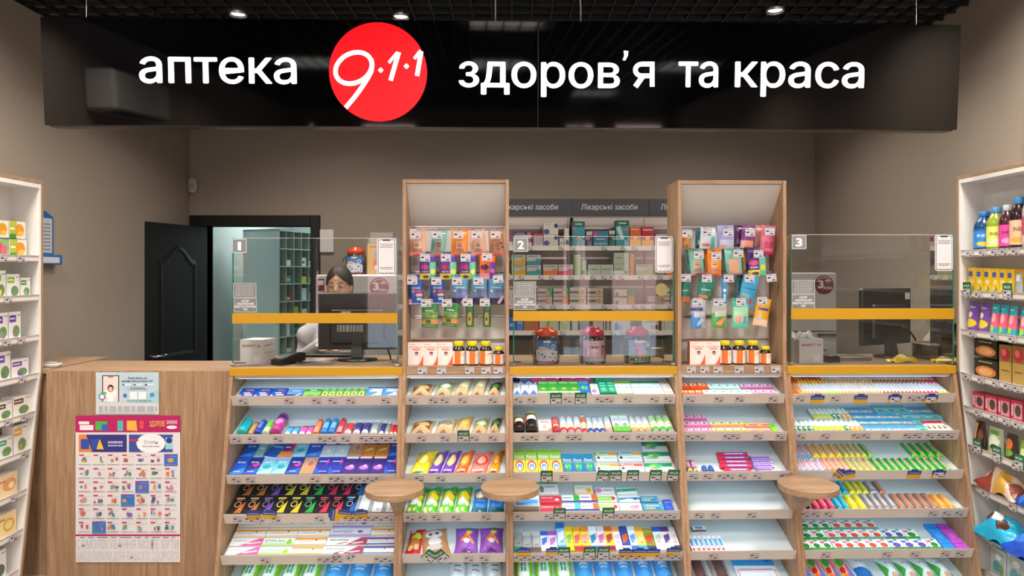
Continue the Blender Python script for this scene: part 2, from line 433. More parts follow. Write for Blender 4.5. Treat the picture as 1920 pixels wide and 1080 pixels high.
# ------------------------------------------------------------------ doorway and store room behind
FX0, FX1, FZ = PX(357, YB), PX(601, YB), PZ(404, YB)
m = MB('black_paint')
m.box(FX0, DX0, YB-.02, YB+.14, 0, FZ, ch=.004); m.box(DX1, FX1, YB-.02, YB+.14, 0, FZ, ch=.004); m.box(DX0, DX1, YB-.02, YB+.14, DZ, FZ, ch=.004)
dfr = struct('trim_1', m)
hx, hy = DX0+.005, YB-.03
ex, ey = PX(267, 5.36), 5.36
ang = math.atan2(ey-hy, ex-hx); L = math.hypot(ex-hx, ey-hy); dz = DZ-.012
dr = empty('door_1', T(hx, hy, 0) @ RZ(ang)); dr['kind'] = 'structure'
m = MB('black_paint'); m.box(0, L, -.02, .02, .01, dz, ch=.003)
dl = m.build('leaf', dr)
for s in (-1, 1):
    m = MB('black_paint')
    def arch(ins):
        x0, x1 = .14+ins, L-.14-ins; zt = dz-.30-ins; pts = [(x0, .95+ins), (x1, .95+ins), (x1, zt)]
        for k in range(1, 12):
            t_ = k/12; pts.append((x1+(x0-x1)*t_, zt+.13*math.sin(math.pi*t_)**2))
        pts.append((x0, zt)); return pts
    o_, i_, c_ = arch(0), arch(.03), arch(.055); n_ = len(o_)
    vs = [(x, s*.0205, z) for x, z in o_]+[(x, s*.030, z) for x, z in i_]+[(x, s*.022, z) for x, z in c_]
    m.add(vs, [(k, (k+1) % n_, n_+(k+1) % n_, n_+k) for k in range(n_)]+[(n_+k, n_+(k+1) % n_, 2*n_+(k+1) % n_, 2*n_+k) for k in range(n_)]+[tuple(range(2*n_, 3*n_))])
    m.build('panel', dr)
m = MB('chrome'); m.tube([(L-.06, .02, 1.0), (L-.06, .07, 1.0), (L-.17, .07, 1.0)], .009); m.tube([(L-.06, -.02, 1.0), (L-.06, -.06, 1.0), (L-.17, -.06, 1.0)], .009); m.build('handle', dr)
# store room shell
m = MB('backroom_wall'); m.box(XL-.2, -1.2, 9.6, 9.7, 0, 3.2); struct('wall_storeroom_back', m)
m = MB('backroom_wall'); m.box(XL-.3, XL-.2, YB+.12, 9.7, 0, 3.2); struct('wall_storeroom_left', m)
m = MB('backroom_wall'); m.box(-1.2, -1.1, YB+.12, 9.7, 0, 3.2); struct('wall_storeroom_right', m)
m = MB('white_board'); m.box(XL-.3, -1.1, YB+.12, 9.7, 3.15, 3.2); struct('ceiling_storeroom', m)
# pigeonhole cabinet in the store room: side at px 458..522, front 522..583 seen obliquely
t = empty('pigeonhole_cabinet', T(PX(522, 7.1), 7.1, 0) @ RZ(R(70)))
cw, cd, chh = 1.9, .45, PZ(429, 7.1)
m = MB('rack_mint'); m.box(0, cw, .0, .015, .35, chh)                      # back board is at y = 0 + depth
m2 = MB('rack_mint'); m2.box(0, .02, 0, cd, .0, chh); m2.box(cw-.02, cw, 0, cd, 0, chh); m2.box(0, cw, 0, cd, chh-.02, chh); m2.box(0, cw, 0, cd, .05, .07); m2.box(.02, cw-.02, cd-.01, cd, .07, chh-.02)
m2.build('body', t)
m = MB('rack_mint'); nc, nr = 15, 11
for i in range(1, nc): m.box(i*cw/nc-.004, i*cw/nc+.004, .002, cd-.01, .07, chh-.02)
for j in range(1, nr): m.box(.02, cw-.02, -.004, cd-.01, .07+j*(chh-.09)/nr-.006, .07+j*(chh-.09)/nr+.006)
m.build('dividers', t)
tag(t, 'pale green pigeonhole cabinet seen through the open black door', 'cabinet')
PCM = T(PX(522, 7.1), 7.1, 0) @ RZ(R(70))
rr = random.Random(5); pc = ['e9e9e4', '2b5fa8', 'd8d8d0', 'b13a3a', '3c8f8a', 'f0e3d0', '1c2c55', 'c9d640', 'e8f0f0']
cnt = 0; nth = ['first', 'second', 'third', 'fourth', 'fifth', 'sixth', 'seventh', 'eighth', 'ninth', 'tenth', 'eleventh', 'twelfth', 'thirteenth', 'fourteenth', 'fifteenth', 'sixteenth', 'seventeenth', 'eighteenth', 'nineteenth', 'twentieth', 'twenty-first', 'twenty-second', 'twenty-third', 'twenty-fourth', 'twenty-fifth', 'twenty-sixth', 'twenty-seventh', 'twenty-eighth']
for j in range(3, nr-1):
    for i in range(0, nc):
        if i > 0 and i < nc-1 and rr.random() < .72:
            z0 = .07+j*(chh-.09)/nr+.0065; w_ = cw/nc*rr.uniform(.4, .75); hh_ = rr.uniform(.05, .13); x0 = i*cw/nc+.02+.01
            q = MB('card'); q.box(x0, min(x0+w_, (i+1)*cw/nc-.006), .02, .12, z0, z0+hh_, rr.choice(pc))
            if rr.random() < .5: q.box(x0+.005, x0+w_*.6, .018, .0205, z0+hh_*.3, z0+hh_*.6, rr.choice(pc))
            o = q.build('medicine_box', None, PCM)
            tag(o, 'small medicine box in pigeonhole %s along, %s shelf up, store room cabinet' % (nth[i], nth[j]), 'box', 'medicine boxes in the pigeonholes')

# ------------------------------------------------------------------ hanging sign
SIGN_Y, SZ0, SZ1 = 3.60, PZ(239, 3.60), 2.955
tilt = math.atan2(.034, SZ1-SZ0)
SM = T(0, SIGN_Y, SZ0) @ RZ(TH) @ RX(tilt)
sign = empty('hanging_sign', SM)
def sp(px, py): return onplane(px, py, SM)
xl = sp(79, 130)[0]; xr = sp(1799, 140)[0]; xm = sp(1009, 140)[0]; zt = sp(943, 39)[1]; zb = sp(943, 239)[1]
for a, b_ in ((xl, xm-.0015), (xm+.0015, xr)):
    m = MB('black_gloss'); m.box(a, b_, 0, .10, zb, zt, ch=.002); m.build('panel', sign)
m = MB('black_paint'); m.box(xm-.0014, xm+.0014, .006, .098, zb+.001, zt-.001); m.build('joint_strip', sign)  # added black filler, stops light showing through the panel seam
m = MB('metal'); m.box(xl+.02, xr-.02, .012, .09, zb-.006, zb, '55504a'); m.build('bottom_frame', sign)
def word(s, px0, px1, base, xh, name='lettering', bold=.008):
    (x0, z0), (x1, _) = sp(px0, base), sp(px1, base); zz = sp(px0, base-xh)[1]
    size = (zz-z0)/.546
    q = MB('letter_light')
    for dx, dy in ((0, 0), (-.0035, 0), (.0035, 0), (0, -.002), (0, .002)): q.text(s, T((x0+x1)/2+dx, -.004-abs(dx)*.05-abs(dy)*.07, z0+dy) @ UPR, size, width=x1-x0-.007, bold=0.0)
    vs = list(q.v); q.build(name, sign)
word('аптека', 262, 557, 155, 48); word('здоров', 860, 1162, 163, 47); word('та', 1271, 1346, 163, 47); word('краса', 1377, 1619, 163, 47)
q = MB('letter_light'); pts = [sp(a, b_) for a, b_ in ((1169, 95), (1178, 96), (1177, 105), (1172, 114), (1167, 113), (1170, 105))]
q.add([(x, -.004, z) for x, z in pts], [tuple(range(6))]); q.build('lettering', sign)
q = MB('letter_light')
def ribbon(P, w):
    P = [Vector(p) for p in P]; Ls = []; Rs = []
    for i, p in enumerate(P):
        d = (P[min(i+1, len(P)-1)]-P[max(i-1, 0)]).normalized(); nn = Vector((-d.y, d.x))*w/2; Ls.append(sp(*(p+nn))); Rs.append(sp(*(p-nn)))
    for i in range(len(P)-1): q.add([(Ls[i][0], -.004, Ls[i][1]), (Ls[i+1][0], -.004, Ls[i+1][1]), (Rs[i+1][0], -.004, Rs[i+1][1]), (Rs[i][0], -.004, Rs[i][1])], [(0, 1, 2, 3)])
ribbon([(1222.5, 116), (1222.5, 163)], 9)
ribbon([(1222, 120.5), (1205, 120.5)]+[(1203-12*math.sin(R(18*k)), 131.5-11*math.cos(R(18*k))) for k in range(11)]+[(1222, 142.5)], 9)
ribbon([(1206, 142), (1191, 163)], 10)
q.build('lettering', sign)
cx_, cz_ = sp(709.5, 136); rad = (sp(801, 136)[0]-sp(618, 136)[0])/2; s_ = rad/92
q = MB('red_light'); n = 72
q.prism([(cx_+rad*math.cos(6.28318*k/n), cz_+rad*math.sin(6.28318*k/n)) for k in range(n)], 1, -.012, 0); disc = q.build('logo_disc', sign)
q = MB('letter_light')
def stroke(pts, w):
    P = [Vector((a, b_)) for a, b_ in pts]; L_ = []; R_ = []
    for i, p in enumerate(P):
        d = (P[min(i+1, len(P)-1)]-P[max(i-1, 0)]).normalized(); nn = Vector((-d.y, d.x))*w/2; L_.append(p+nn); R_.append(p-nn)
    to = lambda p: (cx_+(p.x-709.5)*s_, -.0135, cz_-(p.y-136)*s_)
    for i in range(len(P)-1): q.add([to(L_[i]), to(L_[i+1]), to(R_[i+1]), to(R_[i])], [(0, 1, 2, 3)])
def clip(px, py): return math.hypot(px-709.5, py-136) < 91
loop = []
for k in range(0, 41):      # slanted loop of the 9
    a = R(40-k*9.2)
    ex_, ey_ = 36*math.cos(a), 27*math.sin(a); ca, sa = math.cos(R(-28)), math.sin(R(-28))
    loop.append((664+ex_*ca-ey_*sa, 129-(-ex_*sa*-1+0)*0+ey_*ca*1+ex_*sa*1))
stroke(loop, 8.5)
stroke([(697, 112), (699, 122), (697, 135), (690, 148), (680, 163), (666, 182), (648, 203)], 8.5)
for (a, b_) in ((714.8, 132.7), (763.2, 125)):
    for k in (0,): q.add([(cx_+(u-709.5)*s_, -.0135, cz_-(v-136)*s_) for u, v in ((a-5.5, b_), (a, b_+5.5), (a+5.5, b_), (a, b_-5.5))], [(0, 1, 2, 3)])
stroke([(730, 119), (746, 100), (752, 103)], 6); stroke([(749, 99), (733, 152)], 8.5)
stroke([(778, 111), (790, 95.5)], 6); stroke([(791, 97), (783, 143)], 8.5)
q.build('logo_number', disc)
tag(sign, 'long glossy black hanging sign with glowing white lettering and red disc', 'sign')
for i, (px, py0) in enumerate(((162, 26), (1718, 41))):
    m = MB('metal'); Y_ = 3.62; x = PX(px, Y_); m.tube([(x, Y_, SZ1-.01), (x, Y_, CEIL+.3)], .002, '9a9a9a'); o = m.build('suspension_cable')
    tag(o, 'thin steel cable holding the %s end of the black sign' % ['doorway', 'far'][i], 'cable', 'sign suspension cables')
for i, (a, b_) in enumerate((((929, 37), (928, -8)), ((1089, 37), (1082, -8)))):
    m = MB('card'); Y_ = 3.66; m.tube([(PX(a[0], Y_), Y_+.02, SZ1-.03), (PX(a[0], Y_), Y_, PZ(20, Y_)), (PX(b_[0], Y_), Y_, CEIL+.25)], .004, 'd8d8d8'); o = m.build('power_cord')
    tag(o, 'white power cord running from the %s of the sign up to the ceiling' % ['centre', 'lettering'][i], 'cord', 'sign power cords')

# ================================================================== display units
TRAYS = [(3.620, 1.018), (3.590, .827), (3.555, .630), (3.520, .4415), (3.480, .249), (3.445, .058)]
YBK, SLOPE, LIPH, LIPD = 3.885, .36, .053, .02
SA = math.atan(SLOPE)
UX = [cfx(p, 3.66) for p in (431, 755, 954.5, 1270.5, 1474, 1791)]
ZTOP = 1.132           # top of the lower body
PTH = .019
TAGN = {}
def lip_matrix(k, px, dz=0, rot=0, off=.0012):
    yf, zl = TRAYS[k]; n = math.hypot(LIPD, LIPH); uy, uz = -LIPD/n, LIPH/n
    x = cfx(px, yf)
    Mx = Matrix(((1, 0, 0, x), (0, uy, -uz, yf+LIPD*.5), (0, uz, uy, zl-LIPH*.5), (0, 0, 0, 1)))
    return Mx @ T(0, dz, off) @ RZ(rot)
def tag_mesh():
    q = MB('card'); w_, h_ = .049, .036
    q.box(-w_/2, w_/2, -h_/2, h_/2, -.0008, .0004, 'cfc6c8')
    q.art([('r', 0, 0, 1, .03, '6a6468'), ('r', 0, 0, .02, .8, '6a6468'), ('r', .98, 0, 1, .8, '6a6468'), ('s', .08, .82, .95, .9, '3a3540'), ('r', .1, .42, .42, .62, '2a262c'), ('s', .55, .42, .9, .5, '3a3540'), ('r', .52, .1, .88, .28, '4c464c'), ('s', .05, .1, .4, .16, '6a6468'), ('r', .02, .68, .98, .7, '8a8488')], T(-w_/2, -h_/2, .0004), w_, h_)
    return q.build('price_tag')
def promo_mesh(kind):
    if kind == 'g':
        q = MB('card'); q.box(-.031, .031, -.026, .042, -.001, .0006, '0c6236'); q.text('акція', T(0, .017, .001), .022, 'e8eee6', width=.044)
        q.box(-.026, .026, -.024, .008, .0006, .0016, 'cfc6c8'); q.art([('r', .1, .5, .45, .75, '2a262c'), ('r', .5, .15, .9, .35, '4c464c'), ('s', .1, .85, .9, .92, '3a3540')], T(-.026, -.024, .0016), .052, .032)
    else:
        q = MB('card'); q.box(-.036, .036, -.006, .017, -.001, .0006, '1d3f8f'); q.box(-.018, .018, .017, .026, -.001, .0006, '1d3f8f'); q.box(-.037, .035, -.030, -.006, -.001, .0006, 'd9a300')
        q.art([('s', .1, .3, .9, .5, 'b8c4e0')], T(-.036, -.006, .0008), .072, .023)
        if kind == 'bt': q.box(-.024, .024, -.026, .006, .0008, .0016, 'd4ced4'); q.art([('r', .1, .5, .45, .75, '2a262c'), ('r', .5, .15, .9, .35, '4c464c')], T(-.024, -.026, .0016), .048, .032)
    return q.build('promo_tag')
def stick(key, fn, parent, M):
    if key not in TAGN:
        TAGN[key] = fn(); o = TAGN[key]
    else:
        o = TAGN[key].copy(); COL.objects.link(o)
    o.parent = parent; o.matrix_basis = M; return o
UNITS = {}
def unit(ui, label, tagpx, tower):
    x0, x1 = UX[ui], UX[ui+1]; xc = (x0+x1)/2
    name = 'tower_display' if tower else 'display_counter'
    root = empty(name, CF @ T(xc, 3.66, 0)); L0 = T(-xc, -3.66, 0)
    UNITS[ui] = (root, L0)
    ztop = 2.147 if tower else ZTOP
    for i, (a, b_) in enumerate(((x0, x0+PTH), (x1-PTH, x1))):
        m = MB('wood_v', L0); pts = [(3.43, 0), (3.645, ZTOP-.04), (3.655, ZTOP)]
        if tower: pts += [(3.655, ztop), (3.89, ztop), (3.89, ZTOP)]
        pts += [(3.90, ZTOP), (3.90, 0)]
        m.prism([p for p in pts], 0, a+.0005, b_-.0005); m.build('side_panel', root)
    ia, ib = x0+PTH, x1-PTH
    m = MB('tray_white', L0); m.box(ia, ib, YBK, YBK+.012, .02, ZTOP-.03); m.build('back_panel', root)
    if ui == 2:
        m = MB('card', L0)
        for k, (t_, w_) in enumerate((('НЕ Є ЛІКАРСЬКИМ', .125), ('ЗАСОБОМ', .07))): m.text(t_, T(cfx(1201, 3.88), YBK-.001, cfz(701+6.5*k, 0, 3.88)-.006) @ UPR, .017, '3a3a3e', width=w_)
        m.build('printed_notice', root)
    if not tower:
        m = MB('wood_h', L0); m.box(x0, x1, 3.656, 4.20, ZTOP, ZTOP+.026, ch=.002); m.build('worktop', root)
        m = MB('yellow_band', L0); m.box(cfx([431, 0, 955.5, 0, 1475.5][ui], 3.655), cfx([754.5, 0, 1269.5, 0, 1791.5][ui], 3.655), 3.648, 3.656, ZTOP-.014, ZTOP+.028, ch=.001); m.build('edge_band', root)
    else:
        m = MB('wood_h', L0); m.box(ia, ib, 3.657, 3.885, ZTOP-.012, ZTOP+.03, ch=.001); m.build('shelf', root)
        m = MB('wood_h', L0); m.box(ia, ib, 3.660, 3.89, ztop-.019, ztop, ch=.001); m.build('top_board', root)
        m = MB('white_board', L0); zc = PZ(424, 3.84)
        m.prism([(3.668, ztop-.021), (3.676, ztop-.021), (3.852, zc), (3.844, zc)], 0, ia, ib); m.build('sloping_header', root)
        m = MB('white_board', L0); m.box(ia, ib, 3.845, 3.862, ZTOP+.03, zc)
        m.build('slat_wall', root)
        for py in (427, 511, 594, 637):
            g = MB('metal', L0); z = PZ(py, 3.84); g.box(ia+.005, ib-.005, 3.839, 3.845, z-.009, z+.009, 'd8d6d2'); g.box(ia+.005, ib-.005, 3.838, 3.8395, z-.003, z+.001, '5a5856'); g.build('slat_rail', root)
    m = MB('metal', L0); m.box(ia, ib, 3.664, 3.684, ZTOP-.03, ZTOP-.014, 'e0e0e0'); m.build('light_profile', root)
    m = MB('led_glow', L0); m.box(ia+.02, ib-.02, 3.667, 3.681, ZTOP-.032, ZTOP-.030); m.build('light_strip', root)
    area('shelf_strip_lamp', (0, .02, ZTOP-.036), (R(58), 0, 0), ib-ia-.06, .012, 0.42*(ib-ia), (.62, .88, 1.0), parent=root)
    for k, (yf, zl) in enumerate(TRAYS):
        zf = zl-.025; a, b_ = ia+.001, ib-.001
        m = MB('tray_white', L0)
        m.prism([(yf+.012, zf-.004), (yf+.012, zf), (YBK-.001, zf+SLOPE*(YBK-yf-.012)), (YBK-.001, zf+SLOPE*(YBK-yf-.012)-.006)], 0, a, b_)
        tr_ = m.build('tray', root)
        m = MB('lip_plastic', L0)
        m.prism([(yf, zl), (yf+LIPD, zl-LIPH), (yf+LIPD+.012, zl-LIPH), (yf+LIPD+.012, zl-LIPH+.003), (yf+LIPD+.004, zl-LIPH+.004), (yf+.004, zl)], 0, a, b_)
        m.build('price_rail', tr_)
        if k < 5:
            m = MB('led_glow', L0); m.box(a+.02, b_-.02, yf+.034, yf+.044, zl-LIPH+.002, zl-LIPH+.006); m.build('light_strip', tr_)
            area('shelf_strip_lamp', (0, yf+.04-3.66, zl-LIPH-.002), (R(58), 0, 0), ib-ia-.06, .012, 0.42*(ib-ia), (.62, .88, 1.0), parent=root)
        for e in tagpx.get(k, []):
            p = e if isinstance(e, tuple) else (e, 't'); px, kd = p[0], p[1]; rot = R(p[2]) if len(p) > 2 else 0; dz = p[3] if len(p) > 3 else 0
            Mx = L0 @ lip_matrix(k, px, dz, rot, .0016+.0007*(random.random()))
            stick(kd, tag_mesh if kd == 't' else (lambda kd=kd: promo_mesh(kd)), tr_, Mx)
    if tower:
        for px in tagpx['rail']:
            Mx = L0 @ T(cfx(px, 3.655), 3.6545, ZTOP+.008) @ UPR @ RZ(R(random.uniform(-3, 3)))
            stick('t', tag_mesh, root, Mx)
    tag(root, label, 'display unit')
    return root
def sc(o, s, l): return [((o+e[0]/s,)+tuple(e[1:])) if isinstance(e, tuple) else o+e/s for e in l]
unit(0, 'oak display counter with yellow edge and lit trays, under cashier window one', {
    0: sc(410, 5.333, [240, 700, 975, 1135, 1320, 1670]), 1: sc(410, 5.333, [175, 330, 590, 1035, 1130, 1265, 1450, 1550, 1650, 1740]),
    2: sc(410, 5.333, [170, 310, 960, 1145, 1215, 1345, 1430, 1510, 1600]),
    3: sc(410, 5.333, [185, 300, 405, 570, 1000, 1290, 1360, 1440, 1520, 1600, 1700, (350, 'b', 2, .03), (510, 'b', -4, .03), (1150, 'b', 80, .02), (1270, 'b', -8, .03), (1420, 'b', 6, .03)]),
    4: sc(410, 5.333, [460, 1030, 1110, 1190, (1170, 't', 40, .022), (1315, 't', 55, .018), 1600, 1690])}, False)
unit(1, 'tall narrow oak display beside cashier window one, sugar pouches and hanging plasters', {
    0: sc(680, 5.4, [505, 715, 830, 1010, 1320]), 1: sc(680, 5.4, [595, 835, (1020, 'g', 0, .004), 1130, 1320]), 2: sc(680, 5.4, [570, 790, 1200]),
    3: sc(680, 5.4, [480, 605, 745, 945, 1250]), 4: sc(680, 5.4, [(670, 'g', -38, .01), (800, 'g', 38, .01), 1075, 1230]),
    'rail': sc(680, 5.4, [605, 800, 1083, 1250, 1372])}, True)
unit(2, 'oak display counter with yellow edge and lit trays, under cashier window two', {
    0: sc(950, 5.4, [120, 255, (500, 'g'), 620, (750, 'g'), 945, 1040, 1230, 1500, 1640]), 1: sc(950, 5.4, [190, 280, 445, 645, 720, 1090, 1205, 1360, 1480, 1570, 1660]),
    2: sc(950, 5.4, [(405, 'g'), 585, (975, 'g', -5), (1105, 'g'), (1280, 'g'), (1510, 'g'), (1690, 'g', -4)]),
    3: sc(950, 5.4, [135, 430, (535, 'g', 0, .01), 650, 730, 800, 910, (1030, 'g', 0, .01), 1140, 1230, 1320, 1410, 1500, 1590, 1680]),
    4: sc(950, 5.4, [125, 210, 300, 390, 480, 660, 750, 860, 940, 1030, 1120, 1200, 1290, 1370, 1550, 1660, 1740, (170, 'b', 0, .04), (470, 'b', 0, .04), (580, 'g', 0, .022), (840, 'g', 0, .022), (980, 'g', 0, .022), (1210, 'b', 0, .03), (1350, 'b', 0, .03), (1480, 'b', 0, .03), (1690, 'b', 0, .035)])}, False)
unit(3, 'tall narrow oak display beside cashier window three, gum packs and hanging plasters', {
    0: sc(1250, 5.4, [245, 535, 745, 1085]), 1: sc(1250, 5.4, [245, 345, 620, 705, 935, 1155]), 2: sc(1250, 5.4, [280, 420, 565, 650, 775, 925, 1195]),
    3: sc(1250, 5.4, [335, 500, 870]), 4: sc(1250, 5.4, [480, 895]), 'rail': sc(1250, 5.4, [250, 385, 520, 735, 935, 1105])}, True)
unit(4, 'oak display counter with yellow edge and lit trays, under cashier window three', {
    0: sc(1460, 5.053, [210, 545, (375, 'b'), (785, 'b'), (1110, 'bt'), 1270, 1360, (1455, 'bt')]), 1: sc(1460, 5.053, [220, 450, 740, 835, 1020, 1230, 1325, 1445, 1550, 1635]),
    2: sc(1460, 5.053, [560, (600, 'b', -40, .01), (665, 'b', 15, .008), (1290, 'b', 0, .008), (1525, 'bt', 0, .008)]), 3: sc(1460, 5.053, [260, 360, 480, 1475, 1605, 1720]),
    4: sc(1460, 5.053, [455, 1035, 1300, 1590, 1730])}, False)
# unit ends facing the doorway cabinet and round bag shelves on fins at the unit joints
def bag_shelf(px, label, xj):
    zt_ = .617; yc = 3.375; r_ = .141
    root = empty('bag_shelf', CF @ T(xj, yc, 0))
    m = MB('wood_h'); n = 48
    m.M = Matrix.Identity(4); circ = [(r_*math.cos(6.28318*k/n), r_*math.sin(6.28318*k/n)) for k in range(n)]
    m.prism(circ, 2, zt_-.028, zt_); m.build('round_top', root)
    m = MB('wood_v'); a = 3.285-yc
    m.prism([(a, zt_-.029), (3.562-yc, .44), (3.46-yc, .02), (3.53-yc, .0), (3.54-yc, .44), (3.54-yc, zt_-.029)] if 0 else [(a, zt_-.029), (a+.02, zt_-.045), (3.495-yc, .44), (3.515-yc, .44), (3.5435-yc, zt_-.029)], 0, -.018, .018); m.build('bracket', root)
    tag(root, label, 'shelf', 'round bag shelves on the counter front')
bag_shelf(745, 'round oak bag shelf between counter one and the first tower', UX[1])
bag_shelf(953, 'round oak bag shelf between the first tower and counter two', UX[2])
bag_shelf(1506, 'round oak bag shelf between the second tower and counter three', UX[4]-.01)
# ================================================================== poster counter and low cabinet on the doorway side
PCY = 3.72
pcx0 = PX(87, PCY); pz = PZ(695, PCY)
M0 = T(0, 0, 0)
root = empty('counter_front', T((pcx0+UX[0])/2, PCY, 0)); L0 = T(-(pcx0+UX[0])/2, -PCY, 0)
xr_ = (CF @ Vector((UX[0], PCY, 0))).x-.003
m = MB('wood_v', L0); m.box(pcx0, xr_, PCY, PCY+.022, 0, pz, ch=.001); m.build('front_panel', root)
m = MB('wood_h', L0); m.box(pcx0, xr_-.02, PCY+.022, PCY+.42, pz-.024, pz, ch=.001); m.build('worktop', root)
tag(root, 'plain oak counter front carrying the two posters', 'counter')
CX1 = PX(85, 3.76)
root = empty('low_cabinet', T(-2.7, 4.0, 0)); L0 = T(2.7, -4.0, 0)
m = MB('wood_v', L0); m.box(XL+.003, CX1, 3.80, 4.33, 0, pz-.026); m.build('body', root)
m = MB('wood_h', L0); m.box(XL+.003, CX1+.004, 3.78, 4.335, pz-.026, pz, ch=.001); m.build('cabinet_top', root)
tag(root, 'low oak cabinet against the taupe wall, before the black door', 'cabinet')
m = MB('card'); m.box(-.055, .055, -.03, .03, .0, .018, 'c9c5c0', ch=.004); m.box(-.02, .03, -.02, .02, .018, .026, 'a9a6a2', ch=.002)
o = m.build('stapler', None, T(PX(93, 3.87), 3.87, pz+.001) @ RZ(.2)); o.name = 'plastic_holder'
tag(o, 'small pale plastic holder lying on the low oak cabinet', 'holder')
# posters: PM1 is the counter plane
PM = T(0, PCY-.0015, 0)
def rectpx(x0, y0, x1, y1, M):
    a, b_ = onplane(x0, y1, M), onplane(x1, y0, M); return a[0], b_[0], a[1], b_[1]
a0, a1, c0, c1 = rectpx(180, 698, 298, 777, PM); w_, h_ = a1-a0, c1-c0
m = MB('card'); m.box(0, w_, -.0006, .0, 0, h_, 'd3d6dc')
SH = [('r', 0, .27, 1, 1, 'b9d0dc'), ('p', [(0, .27), (.5, .27), (.3, 1), (0, 1)], 'c6d3dd'), ('p', [(.6, .27), (1, .27), (1, .6)], 'a3cfd6'),
      ('r', .10, .30, .37, .93, '1c1c22'), ('r', .115, .30, .355, .91, 'e8d8d0'), ('r', .19, .88, .28, .90, '1c1c22'), ('e', .235, .50, .10, .12, 'f2f2f2'), ('e', .235, .62, .05, .09, '2c2430'), ('e', .235, .60, .036, .06, 'e8b8a4'), ('p', [(.18, .30), (.29, .30), (.27, .52), (.20, .52)], 'f4f4f6'),
      ('e', .10, .42, .055, .075, '3a4a8a'), ('e', .10, .42, .04, .055, 'e6ecf4'), ('r', .08, .48, .17, .53, '4fae6a'),
      ('t', 'Записуйтесь на', .66, .865, .30, .07, '23344e'), ('t', 'онлайн консультацію 24/7', .66, .795, .50, .07, '23344e'),
      ('r', .42, .68, .56, .73, 'dce6ee'), ('r', .60, .68, .74, .73, 'dce6ee'), ('r', .78, .68, .92, .73, 'dce6ee'), ('e', .44, .705, .02, .025, '4a90b0'), ('e', .62, .705, .02, .025, '4a70c0'), ('e', .80, .705, .02, .025, '3a58b0'),
      ('s', .55, .62, .78, .64, '5a6a80'), ('s', .50, .59, .82, .605, '5a6a80'), ('r', .54, .36, .66, .54, 'eef2f5'), ('r', .68, .36, .80, .54, 'eef2f5'),
      ('p', [(.43, .47), (.48, .5), (.50, .43), (.45, .40)], '3f62b8'), ('p', [(.86, .50), (.92, .52), (.93, .43), (.87, .42)], '3f8fd0'), ('s', .5, .31, .9, .33, '7a8a9a'),
      ('r', .05, .03, .95, .045, 'b8b8bc'), ('s', .05, .08, .97, .20, 'aeb0b6')]
m.art(SH, T(0, -.0006, 0) @ UPR, w_, h_, .00015); o = m.build('notice_sheet', None, T(a0, PCY-.002, c0))
tag(o, 'pale blue notice with a drawn doctor in a phone, above the big poster', 'poster')
# large discount poster
PM2 = T(PX(243, PCY), PCY-.004, 0) @ RY(R(-.5))
PM2 = T(0, PCY-.004, 0)
a0, a1, c0, c1 = rectpx(142, 779, 338, 1054, PM2); w_, h_ = a1-a0, c1-c0
m = MB('card'); m.box(0, w_, -.0006, .0, 0, h_, 'e0dcde')
SH = [('r', 0, .885, 1, 1, 'b5175e'), ('r', .03, .94, .13, .96, 'f2e6ec'), ('r', .04, .90, .17, .935, 'f2e6ec'),
      ('r', .19, .90, .30, .96, '4fae50'), ('r', .25, .895, .31, .94, '3a62b0'), ('r', .40, .895, .455, .965, '52b8a8'), ('p', [(.49, .9), (.59, .895), (.58, .965), (.49, .965)], 'e9b43c'), ('r', .61, .91, .65, .965, 'd84a4a'),
      ('t', 'ЗДОРОВІ', .78, .945, .15, .05, 'f2d23a', .0), ('t', 'ЗНИЖКИ', .92, .955, .10, .035, 'f6eef2', .0), ('e', .92, .92, .05, .012, 'f6eef2'),
      ('r', .03, .75, .49, .87, '33307e'), ('p', [(.03, .75), (.16, .75), (.10, .87), (.03, .87)], 'e8862a'), ('r', .05, .77, .13, .84, '2a4fa8'), ('r', .15, .77, .22, .84, '2a4fa8'), ('p', [(.20, .77), (.27, .77), (.23, .84)], 'f2c23a'), ('s', .31, .81, .45, .825, 'c8c8e4'), ('s', .31, .79, .45, .80, 'c8c8e4'),
      ('r', .51, .75, .93, .87, '3c4c9a'), ('e', .72, .81, .14, .068, 'eef0f4'), ('t', 'Отілін', .72, .818, .13, .03, '2a3a8a', .0), ('s', .64, .785, .80, .793, '9a6a7a'), ('r', .86, .77, .93, .85, '9ad0d8'), ('e', .895, .83, .03, .02, '2a3a8a'), ('r', .51, .825, .60, .84, 'c8324a'),
      ('r', 0, .178, 1, .190, 'b5175e')]
rp = random.Random(12); pal = ['7f9a6a', 'c0455a', '4a74b4', '5a5a64', 'd07a90', 'b08a60', '3f8f6f', '8a5aa8', 'd8a050', 'b8c4cc', 'e07848', '70a8c8']
blue = {(0, 6), (2, 4), (3, 3), (5, 1)}
for j in range(6):
    for i in range(7):
        u0 = .025+i*.137; v0 = .66-j*.0915
        if (j, i) in blue: SH.append(('r', u0, v0-.005, u0+.13, v0+.078, '3a6fc0'))
        SH.append(('r', u0+.01, v0+.065, u0+.055, v0+.074, 'c02050'))
        for _ in range(rp.randint(2, 5)):
            a = rp.uniform(.01, .085); b_ = rp.uniform(.015, .035); ww = rp.uniform(.012, .035); hh = rp.uniform(.012, .03)
            SH.append(('r', u0+a, v0+b_, u0+a+ww, v0+b_+hh, rp.choice(pal)))
        SH.append(('s', u0+.005, v0+.002, u0+.12, v0+.008, '8a868c')); SH.append(('s', u0+.06, v0+.06, u0+.12, v0+.063, 'b0acb2'))
SH += [('s', .05, .168, .95, .173, '6a666c'), ('t', 'САМОЛІКУВАННЯ МОЖЕ БУТИ', .5, .125, .97, .085, '8d8d94', -.028), ('t', 'ШКІДЛИВИМ ДЛЯ ВАШОГО ЗДОРОВʼЯ', .5, .045, .97, .085, '8d8d94', -.028)]
